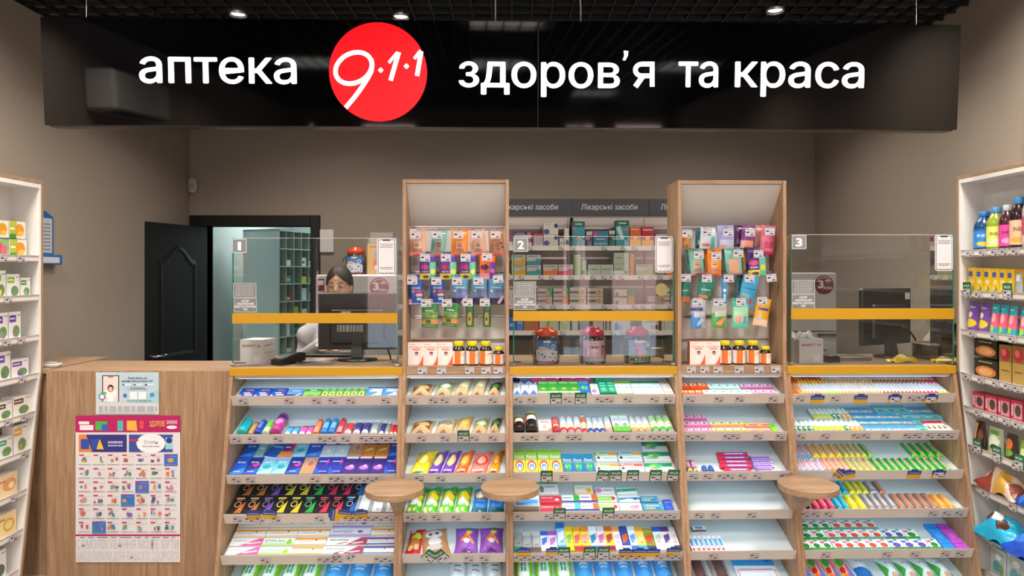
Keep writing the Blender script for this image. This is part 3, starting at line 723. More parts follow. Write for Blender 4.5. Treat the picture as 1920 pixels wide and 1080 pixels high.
m.art(SH, T(0, -.0006, 0) @ UPR, w_, h_, .00003); o = m.build('discount_poster', None, T(a0, PCY-.0045, c0))
tag(o, 'large discount leaflet poster with crimson header and rows of small products', 'poster')
# information stand on the doorway side wall
Ya, Yb_ = -2.86*FP/(75-VX), -2.86*FP/(89-VX)
Yc = 2.86*FP/(VX-84)
t = empty('wall_notice_board', T(XL, Yc, 0))
m = MB('glossy'); z0, z1 = PZ(493, Yc), PZ(403, Yc); m.prism([(-.35, z0), (.06, z0), (.06, z1-.01), (.0, z1+.02), (-.08, z1+.03), (-.35, z1)], 0, .002, .012, '1f5f9c'); m.build('backing', t)
m = MB('card'); m.box(.012, .014, -.33, .045, z0+.06, z1-.02, 'b9bcc0'); m.art([], M0, 1, 1)
for k in range(10): m.box(.014, .0145, -.3, .03, z1-.06-k*.022, z1-.052-k*.022, '77808a')
m.build('sheet', t)
m = MB('glossy'); m.box(.012, .05, -.33, .09, z0-.01, z0+.05, '1a68ac', ch=.003); m.box(.0505, .051, -.2, .06, z0+.0, z0+.035, 'c8ccd2'); m.build('leaflet_pocket', t)
tag(t, 'blue framed notice board with a leaflet pocket on the taupe wall', 'notice board')
# alarm sensor
t = empty('alarm_sensor', T(PX(360, 6.08), 6.10, PZ(348, 6.08)) @ RZ(.25))
m = MB('glossy'); m.lathe([(.022, -.065), (.036, -.05), (.042, 0), (.038, .05), (.024, .066)], 'b9b4ae', seg=18, sy=.8, center=(0, -.035, 0)); m.build('body', t)
m = MB('glossy'); m.box(-.02, .02, -.073, -.062, -.035, .01, '8f8c8a', ch=.004); m.build('lens', t)
tag(t, 'small white motion sensor high beside the doorway corner', 'sensor')

# ================================================================== wall gondolas
def gondola(side, xf, xb, xw, ye, lips, ztop, name_lab):
    # ye: depth of the end panel at the top; lower part of the end panel comes towards the room
    root = empty('wall_shelving', T(xf, ye, 0)); L0 = T(-xf, -ye, 0); s = side
    yl = 2.0
    ybot = ye-.17
    def yend(z): return ye if z > 1.13 else ye-(1.13-z)*.17/1.13
    m = MB('white_board', L0)
    def ep(x0, x1, off, th, mat):
        q = MB(mat, L0)
        for (za, zb_) in ((0, 1.13), (1.13, ztop)):
            ya, yb2 = yend(za)+off, yend(zb_)+off
            a, b_ = min(x0, x1), max(x0, x1)
            q.add([(a, ya, za), (b_, ya, za), (b_, yb2, zb_), (a, yb2, zb_), (a, ya+th, za), (b_, ya+th, za), (b_, yb2+th, zb_), (a, yb2+th, zb_)], [(0, 1, 2, 3), (7, 6, 5, 4), (1, 5, 6, 2), (4, 0, 3, 7), (3, 2, 6, 7), (0, 4, 5, 1)])
        return q
    ep(xf, xw, 0, .012, 'white_board').build('end_panel', root)
    ep(xf-.0*s, xw, .012, .018, 'wood_v').build('end_cheek', root)
    m = MB('white_board', L0); m.box(min(xb, xb+.01*s), max(xb, xb+.01*s), yl, ybot, .02, ztop-.02); m.add([(xb, ybot, .02), (xb, ye, 1.13), (xb, ye, ztop-.02), (xb, ybot, ztop-.02)], [(0, 1, 2, 3)]); m.build('back_panel', root)
    m = MB('wood_h', L0); m.box(min(xf, xw), max(xf, xw), yl, ye+.03, ztop-.0, ztop+.018, ch=.001); m.build('top_board', root)
    m = MB('white_board', L0); m.box(min(xf, xb), max(xf, xb), yl, ye, ztop-.022, ztop-.001); m.build('top_lining', root)
    for zl in lips:
        ye_ = yend(zl)-.003
        q = MB('white_board', L0); q.box(min(xf+.003*s, xb), max(xf+.003*s, xb), yl, ye_, zl-.03, zl-.012); sh = q.build('shelf', root)
        q = MB('lip_plastic', L0); q.prism([(xf, zl), (xf+.012*s, zl-.038), (xf+.016*s, zl-.038), (xf+.004*s, zl)], 1, yl, ye_); q.build('price_rail', sh)
    tag(root, name_lab, 'shelving unit')
    return root, L0, yend
LIPL = [1.749, 1.539, 1.323, 1.118, .916, .722, .52, .32, .12]
LIPR = [1.778, 1.562, 1.355, 1.123, .95, .75, .548, .324, .137]
GL = gondola(-1, -2.57, -2.72, -2.855, 3.75, LIPL, PZ(339, 3.75)-.018, 'white and oak shelving of herbal tea boxes by the poster counter')
GR = gondola(1, 2.40, 2.53, 2.635, 3.735, LIPR, PZ(330, 3.735)-.018, 'white and oak shelving of drinks and sweets beside counter three')
def gtag(G, side, xf, zl, px, kind='t', rot=0, dz=0):
    Y = xf*FP/(px-VX)
    # facing the aisle
    Mx = Matrix(((0, 0, -side, xf-side*-.006), (-side*-1*-1, 0, 0, Y), (0, 1, 0, zl-.02+dz), (0, 0, 0, 1)))
    Mx = T(xf+side*.004-side*.002, Y, zl-.02+dz) @ RZ(R(90) if side < 0 else R(-90)) @ UPR @ RZ(rot)
    Mx = T(-side*.006, 0, 0) @ Mx
    stick(kind, tag_mesh if kind == 't' else (lambda: promo_mesh('g')), G[0], G[1] @ Mx)
for k, l in enumerate([(6, 39), (15,), (12, 40), (42,), (16, 46), (46,), (26,), (24,), (5,)]):
    for px in l: gtag(GL, -1, -2.57, LIPL[k], px)
for k, l in enumerate([(1819, 1843, 1866, 1884, 1905), (1815, 1835, 1866, 1890), (1824, 1865, 1899), (1815, 1840, 1868, 1890, 1908), (1835, 1864, 1888, 1909), (1829, 1870, 1905), (1848, 1900), (1862,), (1868, 1895)]):
    for px in l: gtag(GR, 1, 2.40, LIPR[k], px)
for k, px in ((1, 1814), (1, 1890), (5, 1834), (5, 1870), (5, 1912)): gtag(GR, 1, 2.40, LIPR[k], px, 'g', 0, .022)

# ================================================================== glass screens on the counters
GY = 3.70
GM = CF @ T(0, GY, 0)
def screen(ui, n, px0, px1, top, band, num, notes, phone, lab):
    xa, xb = cfx(px0, GY), cfx(px1, GY); zb_ = ZTOP+.028; zt_ = cfz(top, (xa+xb)/2, GY)
    root = empty('glass_screen', CF @ T((xa+xb)/2, GY, zb_)); L0 = T(-(xa+xb)/2, -GY, -zb_)
    g = MB('glass', L0); g.add([(xa, GY, zb_+.004), (xb, GY, zb_+.004), (xb, GY, zt_), (xa, GY, zt_)], [(0, 1, 2, 3)]); g.build('front_pane', root)
    for x in (xa, xb):
        g = MB('glass', L0); g.add([(x, GY, zb_+.004), (x, GY+.2, zb_+.004), (x, GY+.2, zt_), (x, GY, zt_)], [(0, 1, 2, 3)]); sp_ = g.build('side_pane', root)
        g = MB('glass_edge', L0); g.box(x-.003, x+.003, GY-.003, GY+.001, zb_+.004, zt_); g.build('edge', sp_)
    g = MB('lip_plastic', L0); g.box(xa, xb, GY-.0015, GY+.0015, zt_, zt_+.002); g.build('top_edge', root)
    for x in (xa, xb):
        g = MB('chrome', L0); g.box(x-.012, x+.012, GY-.012, GY+.006, zb_+.0005, zb_+.016, ch=.002); g.tube([(x, GY, zb_+.02), (x+(.04 if x == xa else -.04), GY+.07, zb_+.012)], .004); g.build('clamp', root)
    z0, z1 = cfz(band[1], (xa+xb)/2, GY), cfz(band[0], (xa+xb)/2, GY)
    g = MB('yellow_band', L0); g.box(xa-.002, xb+.002, GY-.006, GY-.0035, z0, z1); g.build('yellow_strip', root)
    def flat(x0, y0, x1, y1): return rectpx(x0, y0, x1, y1, CF @ T(0, GY, 0))
    a0, a1, c0, c1 = flat(*num); w_, h_ = a1-a0, c1-c0; Q = L0 @ T(a0, GY-.0045, c0)
    g = MB('card', Q); g.box(0, w_, 0, .0008, 0, h_, '7f7f80'); g.art([('r', 0, 0, 1, .04, 'd0d0d0'), ('r', 0, .96, 1, 1, 'd0d0d0'), ('r', 0, 0, .04, 1, 'd0d0d0'), ('r', .96, 0, 1, 1, 'd0d0d0'), ('t', n, .5, .5, {'1': .24, '2': .46, '3': .46}[n], .82, 'f2f2f2', .03)], UPR, w_, h_); g.build('number_sticker', root)
    for i, nt in enumerate(notes):
        a0, a1, c0, c1 = flat(*nt); w_, h_ = a1-a0, c1-c0; Q = L0 @ T(a0, GY-.0045, c0)
        bd = [('r', 0, 0, 1, .03, 'c8c8c8'), ('r', 0, .97, 1, 1, 'c8c8c8'), ('r', 0, 0, .02, 1, 'c8c8c8'), ('r', .98, 0, 1, 1, 'c8c8c8')]
        if i == 0: ar = bd+[('s', .1, .12+.12*k, .9, .155+.12*k, 'd8d8d8') for k in range(7)]
        else: ar = bd+[('t', s, .5, .80-.2*k, w2, .2, 'efefef', .02) for k, (s, w2) in enumerate((('КАСИР', .32), ('ЗОБОВʼЯЗАНИЙ', .74), ('ВИДАТИ ПОКУПЦЮ', .92), ('ЧЕК', .2)))]
        g = MB('card', Q); g.box(0, w_, 0, .0008, 0, h_, '767677'); g.art(ar, UPR, w_, h_); g.build('notice_sticker', root)
    a0, a1, c0, c1 = flat(*phone); w_, h_ = a1-a0, c1-c0; Q = L0 @ T(a0, GY-.0045, c0)
    def rr_(x0, x1, z0, z1, r):
        P = []
        for cx2, cz2, st in ((x1-r, z0+r, -90), (x1-r, z1-r, 0), (x0+r, z1-r, 90), (x0+r, z0+r, 180)):
            for k in range(5): P.append((cx2+r*math.cos(R(st+k*22.5)), cz2+r*math.sin(R(st+k*22.5))))
        return P
    g = MB('card', Q); g.prism(rr_(0, w_, 0, h_, .016), 1, 0, .0008, 'dcd8dc'); g.prism(rr_(.005, w_-.005, .005, h_-.005, .013), 1, -.0004, .0, '2a2a30'); g.prism(rr_(.008, w_-.008, .008, h_-.008, .011), 1, -.0007, -.0004, 'dedade')
    g.art([('r', .3, .93, .7, .965, '2a2a30'), ('s', .14, .83, .86, .845, '3a3a40'), ('s', .2, .79, .8, .805, '3a3a40'), ('s', .16, .75, .84, .765, '3a3a40'), ('s', .16, .19, .84, .205, '3a3a40'), ('s', .2, .15, .8, .165, '3a3a40'), ('e', .3, .06, .03, .01, '6a6a70'), ('e', .5, .06, .03, .01, '6a6a70'), ('e', .7, .06, .03, .01, '6a6a70')], T(0, -.0008, 0) @ UPR, w_, h_)
    g.build('phone_sticker', root)
    if n == '2':
        a0, a1, c0, c1 = flat(1228, 531, 1252, 555); g = MB('card', L0 @ T((a0+a1)/2, GY-.0045, (c0+c1)/2)); rr2 = (a1-a0)/2
        g.prism([(rr2*math.cos(6.2832*k/24), rr2*math.sin(6.2832*k/24)) for k in range(24)], 1, 0, .0008, '8f8152'); g.build('round_sticker', root)
    tag(root, lab, 'glass screen')
screen(0, '1', 437, 745, 447, (587, 606), (436, 448, 463, 474), [(438, 531, 481, 558), (439, 559, 482, 585)], (707, 447, 743, 515), 'glass cashier screen numbered one with a yellow strip, by the doorway')
screen(2, '2', 963, 1262, 443.5, (583, 601.5), (963, 446, 990, 472), [(963, 528, 1005, 555), (963, 556, 1005, 581)], (1228, 443, 1262, 511), 'glass cashier screen numbered two before three candy jars')
screen(4, '3', 1483, 1787, 440.5, (578, 598.5), (1484, 441, 1511, 467), [(1484, 525, 1527, 551), (1484, 552, 1527, 579)], (1752, 440, 1786, 508), 'glass cashier screen numbered three before a turned black monitor')
ZC = ZTOP+.0265
def cfM(px, py_unused, y, rz=0, z=ZC): return CF @ T(cfx(px, y), y, z) @ RZ(rz)
# ------------------------------------------------------------------ things on the counters
def leaflet_box(px, y, rz, lab, tissue):
    r0 = empty('paper_box', cfM(px, 0, y, rz))
    w_, h_ = .135, .135
    m = MB('card'); m.box(-w_/2, w_/2, -w_/2, w_/2, 0, h_, 'dcd6d8')
    if tissue: m.box(-w_/2+.01, w_/2-.01, -w_/2+.01, w_/2-.01, h_, h_+.0006, '8a8688')
    m.art([('t', 'apteka911.ua', .5, .78, .8, .17, 'b02a3a', .02), ('r', .60, .08, .88, .36, 'eceaea')], T(-w_/2, -w_/2, 0) @ UPR, w_, h_)
    m.art([('t', 'apteka911', .5, .78, .7, .13, 'b06a72', .02), ('s', .1, .5, .9, .52, 'b08a90'), ('s', .1, .44, .9, .46, 'b08a90')], T(w_/2, -w_/2, 0) @ RZ(R(90)) @ UPR, w_, h_)
    m.build('body', r0)
    if tissue:
        rt_ = random.Random(8)
        for k in range(5):
            q = MB('cloth'); x = -.055+k*.022; a = rt_.uniform(-.5, .5)
            q.grid(6, 6, lambda u, v: (x+(u-.5)*.05+v*a*.04, (u-.5)*.03*math.sin(v*5+k)-.02+k*.008, h_-.02+v*(.05+.02*math.sin(k*3))+.01*math.sin(u*7+k)), lambda u, v: 'ece8ea'); q.build('receipt_paper', r0)
    tag(r0, lab, 'box')
leaflet_box(484, 3.84, R(-12), 'white paper box with red web address on counter one', False)
leaflet_box(1510, 3.82, R(2), 'white paper box full of crumpled receipts on counter three', True)
def terminal(px, y, rz, lab):
    r0 = empty('card_terminal', cfM(px, 0, y, rz))
    m = MB('black_plastic'); m.prism([(-.085, 0), (.085, 0), (.085, .052), (.05, .060), (-.085, .030)], 0, -.04, .04); m.build('body', r0)
    a = math.atan2(.030, .135); Q = T(-.04, -.085, .0302) @ RX(a)
    m = MB('card'); keys = [('r', .08+.29*i, .10+.115*j, .30+.29*i, .18+.115*j, ['8a8a90', '8a8a90', '8a8a90'][i]) for i in range(3) for j in range(1, 5)]+[('r', .08, .10, .30, .18, 'b03030'), ('r', .37, .10, .59, .18, 'c8b030'), ('r', .66, .10, .88, .18, '2f8f4a')]
    m.art(keys, Q, .08, .138, .0004); m.build('keypad', r0)
    m = MB('glossy'); m.art([('r', .1, .68, .9, .97, '3a4650')], Q, .08, .138, .0005); m.build('screen', r0)
    tag(r0, lab, 'card terminal')
terminal(541, 3.83, R(-32), 'black card payment terminal beside the paper box on counter one')
terminal(1545, 3.88, R(10), 'black card payment terminal beside the receipt box on counter three')
def coin_tray(px, y, lab):
    r0 = cfM(px, 0, y, R(3)); m = MB('clear_plastic', None)
    P = [(.105*math.cos(6.2832*k/4+.785)*1.2, .085*math.sin(6.2832*k/4+.785)*1.1) for k in range(4)]
    m = MB('glossy'); m.prism(P, 2, 0, .006, '9c969c'); m.use('clear_plastic')
    for s in (1.0, 1.06): m.prism([(x*s, y_*s) for x, y_ in P], 2, .006, .016+.006*(s > 1.03), 'ffffff')
    m.use('card'); m.art([('r', .1, .1, .9, .9, 'b0aab4')], T(-.085, -.06, .0165), .17, .12)
    o = m.build('coin_tray', None, r0); tag(o, lab, 'tray')
coin_tray(593, 3.83, 'clear plastic coin tray between card terminal and monitor on counter one')
coin_tray(1592, 3.92, 'clear plastic coin tray beside the card terminal on counter three')
def monitor(px, y, rz, ztop_, zbot, w_, lab, sticker):
    r0 = empty('monitor', cfM(px, 0, y, rz)); zt_ = ztop_-ZC; zb_ = zbot-ZC
    m = MB('black_plastic'); m.box(-w_/2, w_/2, 0, .03, zb_, zt_, ch=.006); m.box(-w_/2+.07, w_/2-.07, -.02, .001, zb_+.03, zt_-.09, ch=.012)
    for k in range(5): m.box(-w_/2+.09, w_/2-.09, -.002, .001, zt_-.05-k*.007, zt_-.047-k*.007)
    m.build('casing', r0)
    m = MB('glossy'); m.box(-w_/2+.012, w_/2-.012, .0305, .032, zb_+.02, zt_-.012, '15181c'); m.build('screen', r0)
    m = MB('black_plastic'); m.prism([(-.025, zb_+.06), (-.05, .02), (-.04, .012), (.0, .012), (-.002, zb_+.06)], 0, -.03, .03); m.build('neck', r0)
    m = MB('glossy'); m.lathe([(.115, 0), (.117, .004), (.11, .011), (.05, .016), (.0, .017)], '0b0b0c', seg=32, sy=.72, center=(0, -.02, 0)); m.build('stand_base', r0)
    m = MB('card'); m.art(sticker, T(-w_/2, -.0205, zb_) @ UPR, w_, zt_-zb_, .0006); m.build('label_stickers', r0)
    m = MB('black_plastic'); m.tube([(.10, -.02, zb_+.10), (.12, -.05, zb_+.09), (.17, -.06, zb_+.03), (.19, -.05, zb_-.03), (.19, -.03, .006)], .005, seg=6); m.build('cable', r0)
    tag(r0, lab, 'monitor')
zy = lambda py, y, px: cfz(py, cfx(px, y), y)
monitor(671, 3.985, R(1), zy(549, 4.0, 671), zy(655, 4.0, 671), .455, 'black monitor seen from behind, hiding the cashier on counter one', [('r', .30, .56, .42, .68, 'b8b4b6'), ('r', .32, .60, .40, .64, '3a3a3a'), ('s', .25, .32, .57, .44, 'a8a6aa'), ('r', .50, .34, .56, .42, '8a888c')])
monitor(1664, 4.08, R(25), zy(541, 4.05, 1664), zy(647, 4.05, 1664), .44, 'black monitor turned away on counter three', [('r', .80, .80, .90, .92, 'b8b4b6')])
# candy jars behind screen two
def jar_builder(lid, lab_art, base):
    def f():
        r0 = empty('candy_jar'); w_ = .062
        m = MB('clear_plastic'); m.lathe([(w_*1.16, 0), (w_*1.20, .012), (w_*1.20, .125), (w_*1.10, .145), (w_*.86, .152)], 'ffffff', seg=32, cap=True); m.build('jar_body', r0)
        m = MB('card'); rj = random.Random(len(lid)+ord(lid[1]))
        for k in range(90):
            a = rj.uniform(0, 6.28); r_ = w_*1.02*math.sqrt(rj.random()); z = rj.uniform(.012, .12); s = .011
            m.M = T(r_*math.cos(a), r_*math.sin(a), z) @ RZ(rj.uniform(0, 3)) @ RX(rj.uniform(0, 3))
            m.box(-s, s, -s*.6, s*.6, -s*.5, s*.5, rj.choice(['c33a52', 'e8dfe4', 'd88aa4', '5a8ac8', '70343f', 'd9c9cf']))
        m.M = Matrix.Identity(4); o_ = m.build('candies', r0); o_['kind'] = 'stuff'
        m = MB('glossy')
        def pos(u, v):
            a = R(-90)+(u-.5)*1.75; rr_ = w_*1.215; return (rr_*math.cos(a), rr_*math.sin(a), .010+v*.118)
        m.grid(60, 60, pos, lambda u, v: shade_at(lab_art, u, v, base) if True else base); m.build('label', r0)
        m = MB('glossy'); m.lathe([(w_*.98, .150), (w_*1.02, .153), (w_*1.02, .172), (w_*.98, .178), (w_*.62, .184), (w_*.60, .194), (w_*.5, .198)], lid, seg=36); m.build('lid', r0)
        m = MB('clear_plastic'); m.tube([(-w_*1.15, -.01, .13), (-w_*1.42, -.015, .11), (-w_*1.42, -.015, .06), (-w_*1.18, -.01, .035)], .006, seg=8); m.build('handle', r0)
        return r0
    return f
rj = random.Random(2)
blob = lambda n, cols, u0, v0, u1, v1, s: [('e', rj.uniform(u0, u1), rj.uniform(v0, v1), rj.uniform(s*.5, s), rj.uniform(s*.5, s), rj.choice(cols)) for _ in range(n)]
A1 = [('r', 0, .5, 1, 1, '3f82c0'), ('p', [(0, .55), (.4, .7), (1, .5), (1, 0), (0, 0)], 'd6dae8')]+blob(34, ['3a62b0', 'b83a4a', 'eef0f4', '8a94b8', '3a4a78', '6a9a70', 'e8d8e0'], 0, 0, 1, .45, .06)+[('e', .28, .64, .18, .10, 'e0b8a0'), ('r', .14, .58, .42, .70, 'e8b49c'), ('e', .78, .72, .1, .12, 'd8e6f2'), ('e', .78, .72, .06, .08, '3f82c0'), ('r', .35, .92, .65, 1, 'f0e8ec'), ('r', 0, 0, 1, .05, 'c0304a'), ('e', .6, .64, .08, .05, 'c8605a')]
A2 = [('r', 0, 0, 1, 1, 'e3a4c4'), ('e', .5, .4, .3, .32, 'f2b8d8'), ('r', .3, .78, .7, .95, 'f2e8f0'), ('s', .32, .84, .68, .88, 'a06a80'), ('p', [(.36, .62), (.5, .66), (.64, .62), (.64, .76), (.5, .70), (.36, .76)], 'd0407c'), ('e', .5, .54, .16, .10, 'f4f0f2'), ('r', .38, .30, .62, .38, 'f2e4ee'), ('e', .12, .5, .08, .2, 'b87890'), ('e', .88, .5, .08, .2, 'b87890'), ('e', .9, .72, .08, .05, '3a4458'), ('r', 0, .0, 1, .2, '9fc4cc'), ('r', 0, 0, 1, .04, 'c0304a')]+[('e', .2+.15*k, .12, .05, .05, 'f0eef0') for k in range(5)]+[('e', .2+.15*k, .12, .02, .02, 'b04a5a') for k in range(5)]
A3 = [('r', 0, 0, 1, 1, '8fb4dc'), ('p', [(0, 0), (1, 0), (1, .5), (.6, .42), (0, .3)], '8fb45c'), ('r', .28, .86, .72, 1, 'f0ecf0'), ('r', .24, .72, .76, .88, 'c83a78'), ('s', .3, .80, .7, .84, 'f0d060'), ('r', .3, .73, .7, .77, 'e89ab8'), ('e', .35, .55, .14, .10, 'd86a9c'), ('e', .62, .45, .14, .12, 'e08aa8'), ('r', .3, .25, .42, .48, 'c85a6a'), ('r', .56, .2, .7, .4, 'd88a70'), ('e', .88, .78, .1, .08, 'e8c8a0'), ('e', .85, .6, .1, .08, '3a6ab0'), ('r', .08, .06, .92, .2, '2f62a8')]+[('e', .18+.16*k, .13, .05, .04, ['c85040', 'eeeeee', 'e8b0c0', 'e0a050', 'd8d060'][k]) for k in range(5)]
for px, lid, art_, b_, lab in ((1024, 'ea4a1c', A1, 'e6e8f0', 'clear jar of sweets with orange lid and blue and white label'), (1111, 'd8264f', A2, 'e3a4c4', 'clear jar of sweets with pink lid and pink label'), (1195, 'd8264f', A3, '8fb4dc', 'clear jar of sweets with pink lid and blue and green label')):
    o = jar_builder(lid, art_, b_)(); o.matrix_basis = cfM(px, 0, 3.83); tag(o, lab, 'jar', 'candy jars on counter two')
# sweets bags, plastic bin, cloth and envelope on counter three
def bag_mesh(w_, l_, t_, base, art_, nu=16, nv=16, wav=.1, seed=1, mat='foil'):
    m = MB(mat); rb = random.Random(seed); ph = rb.uniform(0, 6)
    def hgt(u, v): return t_*(max(0, math.sin(math.pi*u))**.6)*(max(0, math.sin(math.pi*v))**.5)+t_*wav*math.sin(u*9+ph)*math.sin(v*7+ph)
    m.grid(nu, nv, lambda u, v: ((u-.5)*w_*(1-.10*math.sin(math.pi*v)), v*l_, .001+max(.001, hgt(u, v))), lambda u, v: shade_at(art_, u, v, base))
    m.grid(nu, nv, lambda u, v: ((.5-u)*w_*(1-.10*math.sin(math.pi*v)), v*l_, .001), base)
    return m
for i, (px, y, rz) in enumerate(((1688, 3.80, R(-80)), (1732, 3.80, R(-100)))):
    m = bag_mesh(.09, .15, .035, 'd9b012', [('r', .3, .3, .7, .6, 'e8d890'), ('e', .5, .75, .3, .1, '3a9a3a'), ('e', .3, .2, .15, .1, 'b8801a')], seed=i+3, wav=.25, nu=30, nv=30)
    o = m.build('sweets_bag', None, cfM(px-(18 if i == 0 else -18), 0, y, rz)); tag(o, 'crumpled yellow sweets bag, %s on counter three' % ['nearer the black monitor foot', 'nearer the clear bin'][i], 'bag', 'yellow sweets bags on counter three')
bx_ = empty('storage_bin', cfM(1760, 0, 3.95, R(4)))
m = MB('clear_plastic'); 
for q in ((-.11, .11, -.08, -.078), (-.11, .11, .078, .08)): m.box(q[0], q[1], q[2], q[3], .0, .09)
m.box(-.11, -.108, -.08, .08, 0, .09); m.box(.108, .11, -.08, .08, 0, .09); m.build('body', bx_)
m = MB('lip_plastic'); m.box(-.115, .115, -.085, -.080, .085, .095); m.box(-.115, .115, .080, .085, .085, .095); m.box(-.115, -.11, -.085, .085, .085, .095); m.box(.11, .115, -.085, .085, .085, .095); m.box(-.105, .105, -.075, .075, .0, .002); m.build('rim', bx_)
tag(bx_, 'clear plastic bin at the far end of counter three', 'bin')
m = MB('cloth'); rb = random.Random(4)
m.grid(24, 18, lambda u, v: ((u-.5)*.26*(.8+.2*math.sin(v*3)), (v-.5)*.16, .0+.20*math.sin(math.pi*min(1, max(0, u)))**.7*math.sin(math.pi*v)**.6*(.80+.2*u)+.007*math.sin(u*22+v*9)+.006*math.sin(v*17-u*6)), 'cdbba6')
o = m.build('folded_cardigan', None, cfM(1762, 0, 4.12, 0)); tag(o, 'beige folded cardigan heaped behind the clear bin', 'clothing')
m = MB('card'); m.box(-.09, .09, -.06, .06, 0, .006, '7a5a40', ch=.001); o = m.build('brown_envelope', None, cfM(1775, 0, 4.12, .1, ZC+.19) @ RY(.08)); tag(o, 'brown paper envelope lying on the beige cardigan', 'envelope')
# ================================================================== goods on the trays
def f_card(base, art_, side=None, mat='card'):
    def f(w, l, t):
        m = MB(mat); s = side or base
        v = [(-w/2, 0, 0), (w/2, 0, 0), (w/2, l, 0), (-w/2, l, 0), (-w/2, 0, t), (w/2, 0, t), (w/2, l, t), (-w/2, l, t)]
        m.add(v, [(3, 2, 1, 0), (4, 5, 6, 7), (0, 1, 5, 4), (1, 2, 6, 5), (2, 3, 7, 6), (3, 0, 4, 7)], [base, base, s, s, s, s])
        m.art(art_, T(-w/2, 0, t), w, l, .0003); return m
    return f
def f_round(col, cap, art_=(), capv=.22, dome=.12, mat='glossy', front=None):
    # cylindrical bottle or tube lying along the slope, cap towards the top
    def f(w, l, t):
        r = w/2; m = MB(mat, T(0, 0, r) @ RX(R(-90)))
        c0 = l*(1-capv)
        prof = [(r*.86, 0), (r*.98, l*.02), (r, l*.06)]+[(r, l*(.06+(.94-capv)*k/8)) for k in range(1, 9)]
        prof = [p for p in prof if p[1] <= c0+1e-6]+[(r*.93, c0), (r*.93, l*(1-dome)), (r*.82, l*(1-dome*.5)), (r*.5, l*.99), (r*.1, l)]
        def cf(u, z, j):
            v = z/l
            if v > 1-capv: return cap
            a = (u*360) % 360          # angle 270 is up after the turn; front print seen from above
            uu = ((a-270+180) % 360)/360
            return shade_at(art_, (uu-.5)*2+.5, v, col)
        m.lathe(prof, col, seg=16, colf=cf); return m
    return f
def f_tube(col, cap, crimp='e8e8ea', art_=()):
    def f(w, l, t):
        r = w/2; m = MB('glossy'); n = 12
        secs = [(0, .62, .62), (.03, .8, .8), (.16, .8, .8), (.17, 1, 1), (.5, 1, .85), (.8, 1.0, .4), (.93, 1.0, .08), (1, 1.0, .06)]
        vs = []
        for v, a, b in secs:
            for i in range(n):
                q = 6.28318*i/n; vs.append((r*a*math.cos(q), v*l, max(.0005, r*.82+r*b*.8*math.sin(q)-(r*.7*v*.6))))
        fs = []; cs = []
        for j in range(len(secs)-1):
            for i in range(n):
                fs.append((j*n+i, j*n+(i+1) % n, (j+1)*n+(i+1) % n, (j+1)*n+i)[::-1])
                cs.append(cap if j < 2 else (crimp if j > 4 else (col if j != 3 else col)))
        m.add(vs, fs, cs, True); m.add(vs, [tuple(range(n))], cap); return m
    return f
def f_pouch(base, art_, wav=.12, mat='foil', nu=40, nv=44, seed=1, puff=1.0, lean=0.0, slant=0.0):
    def f(w, l, t):
        m = bag_mesh(w, l, t*puff, base, art_, nu, nv, wav, seed, mat)
        m.v = [(x+lean*y-lean*l*.35, y*(1+slant*x/w*2), z) for x, y, z in m.v]; return m
    return f
def f_bar(base, art_, mat='foil', seed=1):
    def f(w, l, t):
        m = MB(mat)
        def pos(u, v):
            e = min(1, max(0, min(v, 1-v)/.12)); prof = e**.5
            return ((u-.5)*w*(.96 if e < 1 else 1), v*l, .001+t*prof*max(.0, math.sin(math.pi*u))**.45)
        m.grid(14, 26, pos, lambda u, v: shade_at(art_, u, v, base)); m.grid(2, 2, lambda u, v: ((.5-u)*w, v*l, .001), base); return m
    return f
UN = ['counter one', 'first tower', 'counter two', 'second tower', 'counter three']
TN = ['top', 'second', 'third', 'fourth', 'fifth', 'sixth']
def ordw(i, n):
    if n == 1: return ''
    if n == 2: return ['left one', 'right one'][i]
    if i == 0: return 'leftmost'
    if i == n-1: return 'rightmost'
    return nth[i]+' from left'
SP = {}
def spec(key, name, cat, desc, fn): SP[key] = (name, cat, desc, fn)
MESHC = {}
def product(key, w, l, t):
    ck = (key, round(w, 3), round(l, 3), round(t, 3))
    if ck in MESHC:
        o = MESHC[ck].copy(); COL.objects.link(o)
        for k in ('label', 'group', 'category'):
            if k in o: del o[k]
        return o
    o = SP[key][3](w, l, t).build(SP[key][0]); MESHC[ck] = o; return o
rz_ = random.Random(21)
def zfloor(k, y):
    yf, zl = TRAYS[k]; return zl-.025+SLOPE*(y-yf-.012)
COUNT = {}
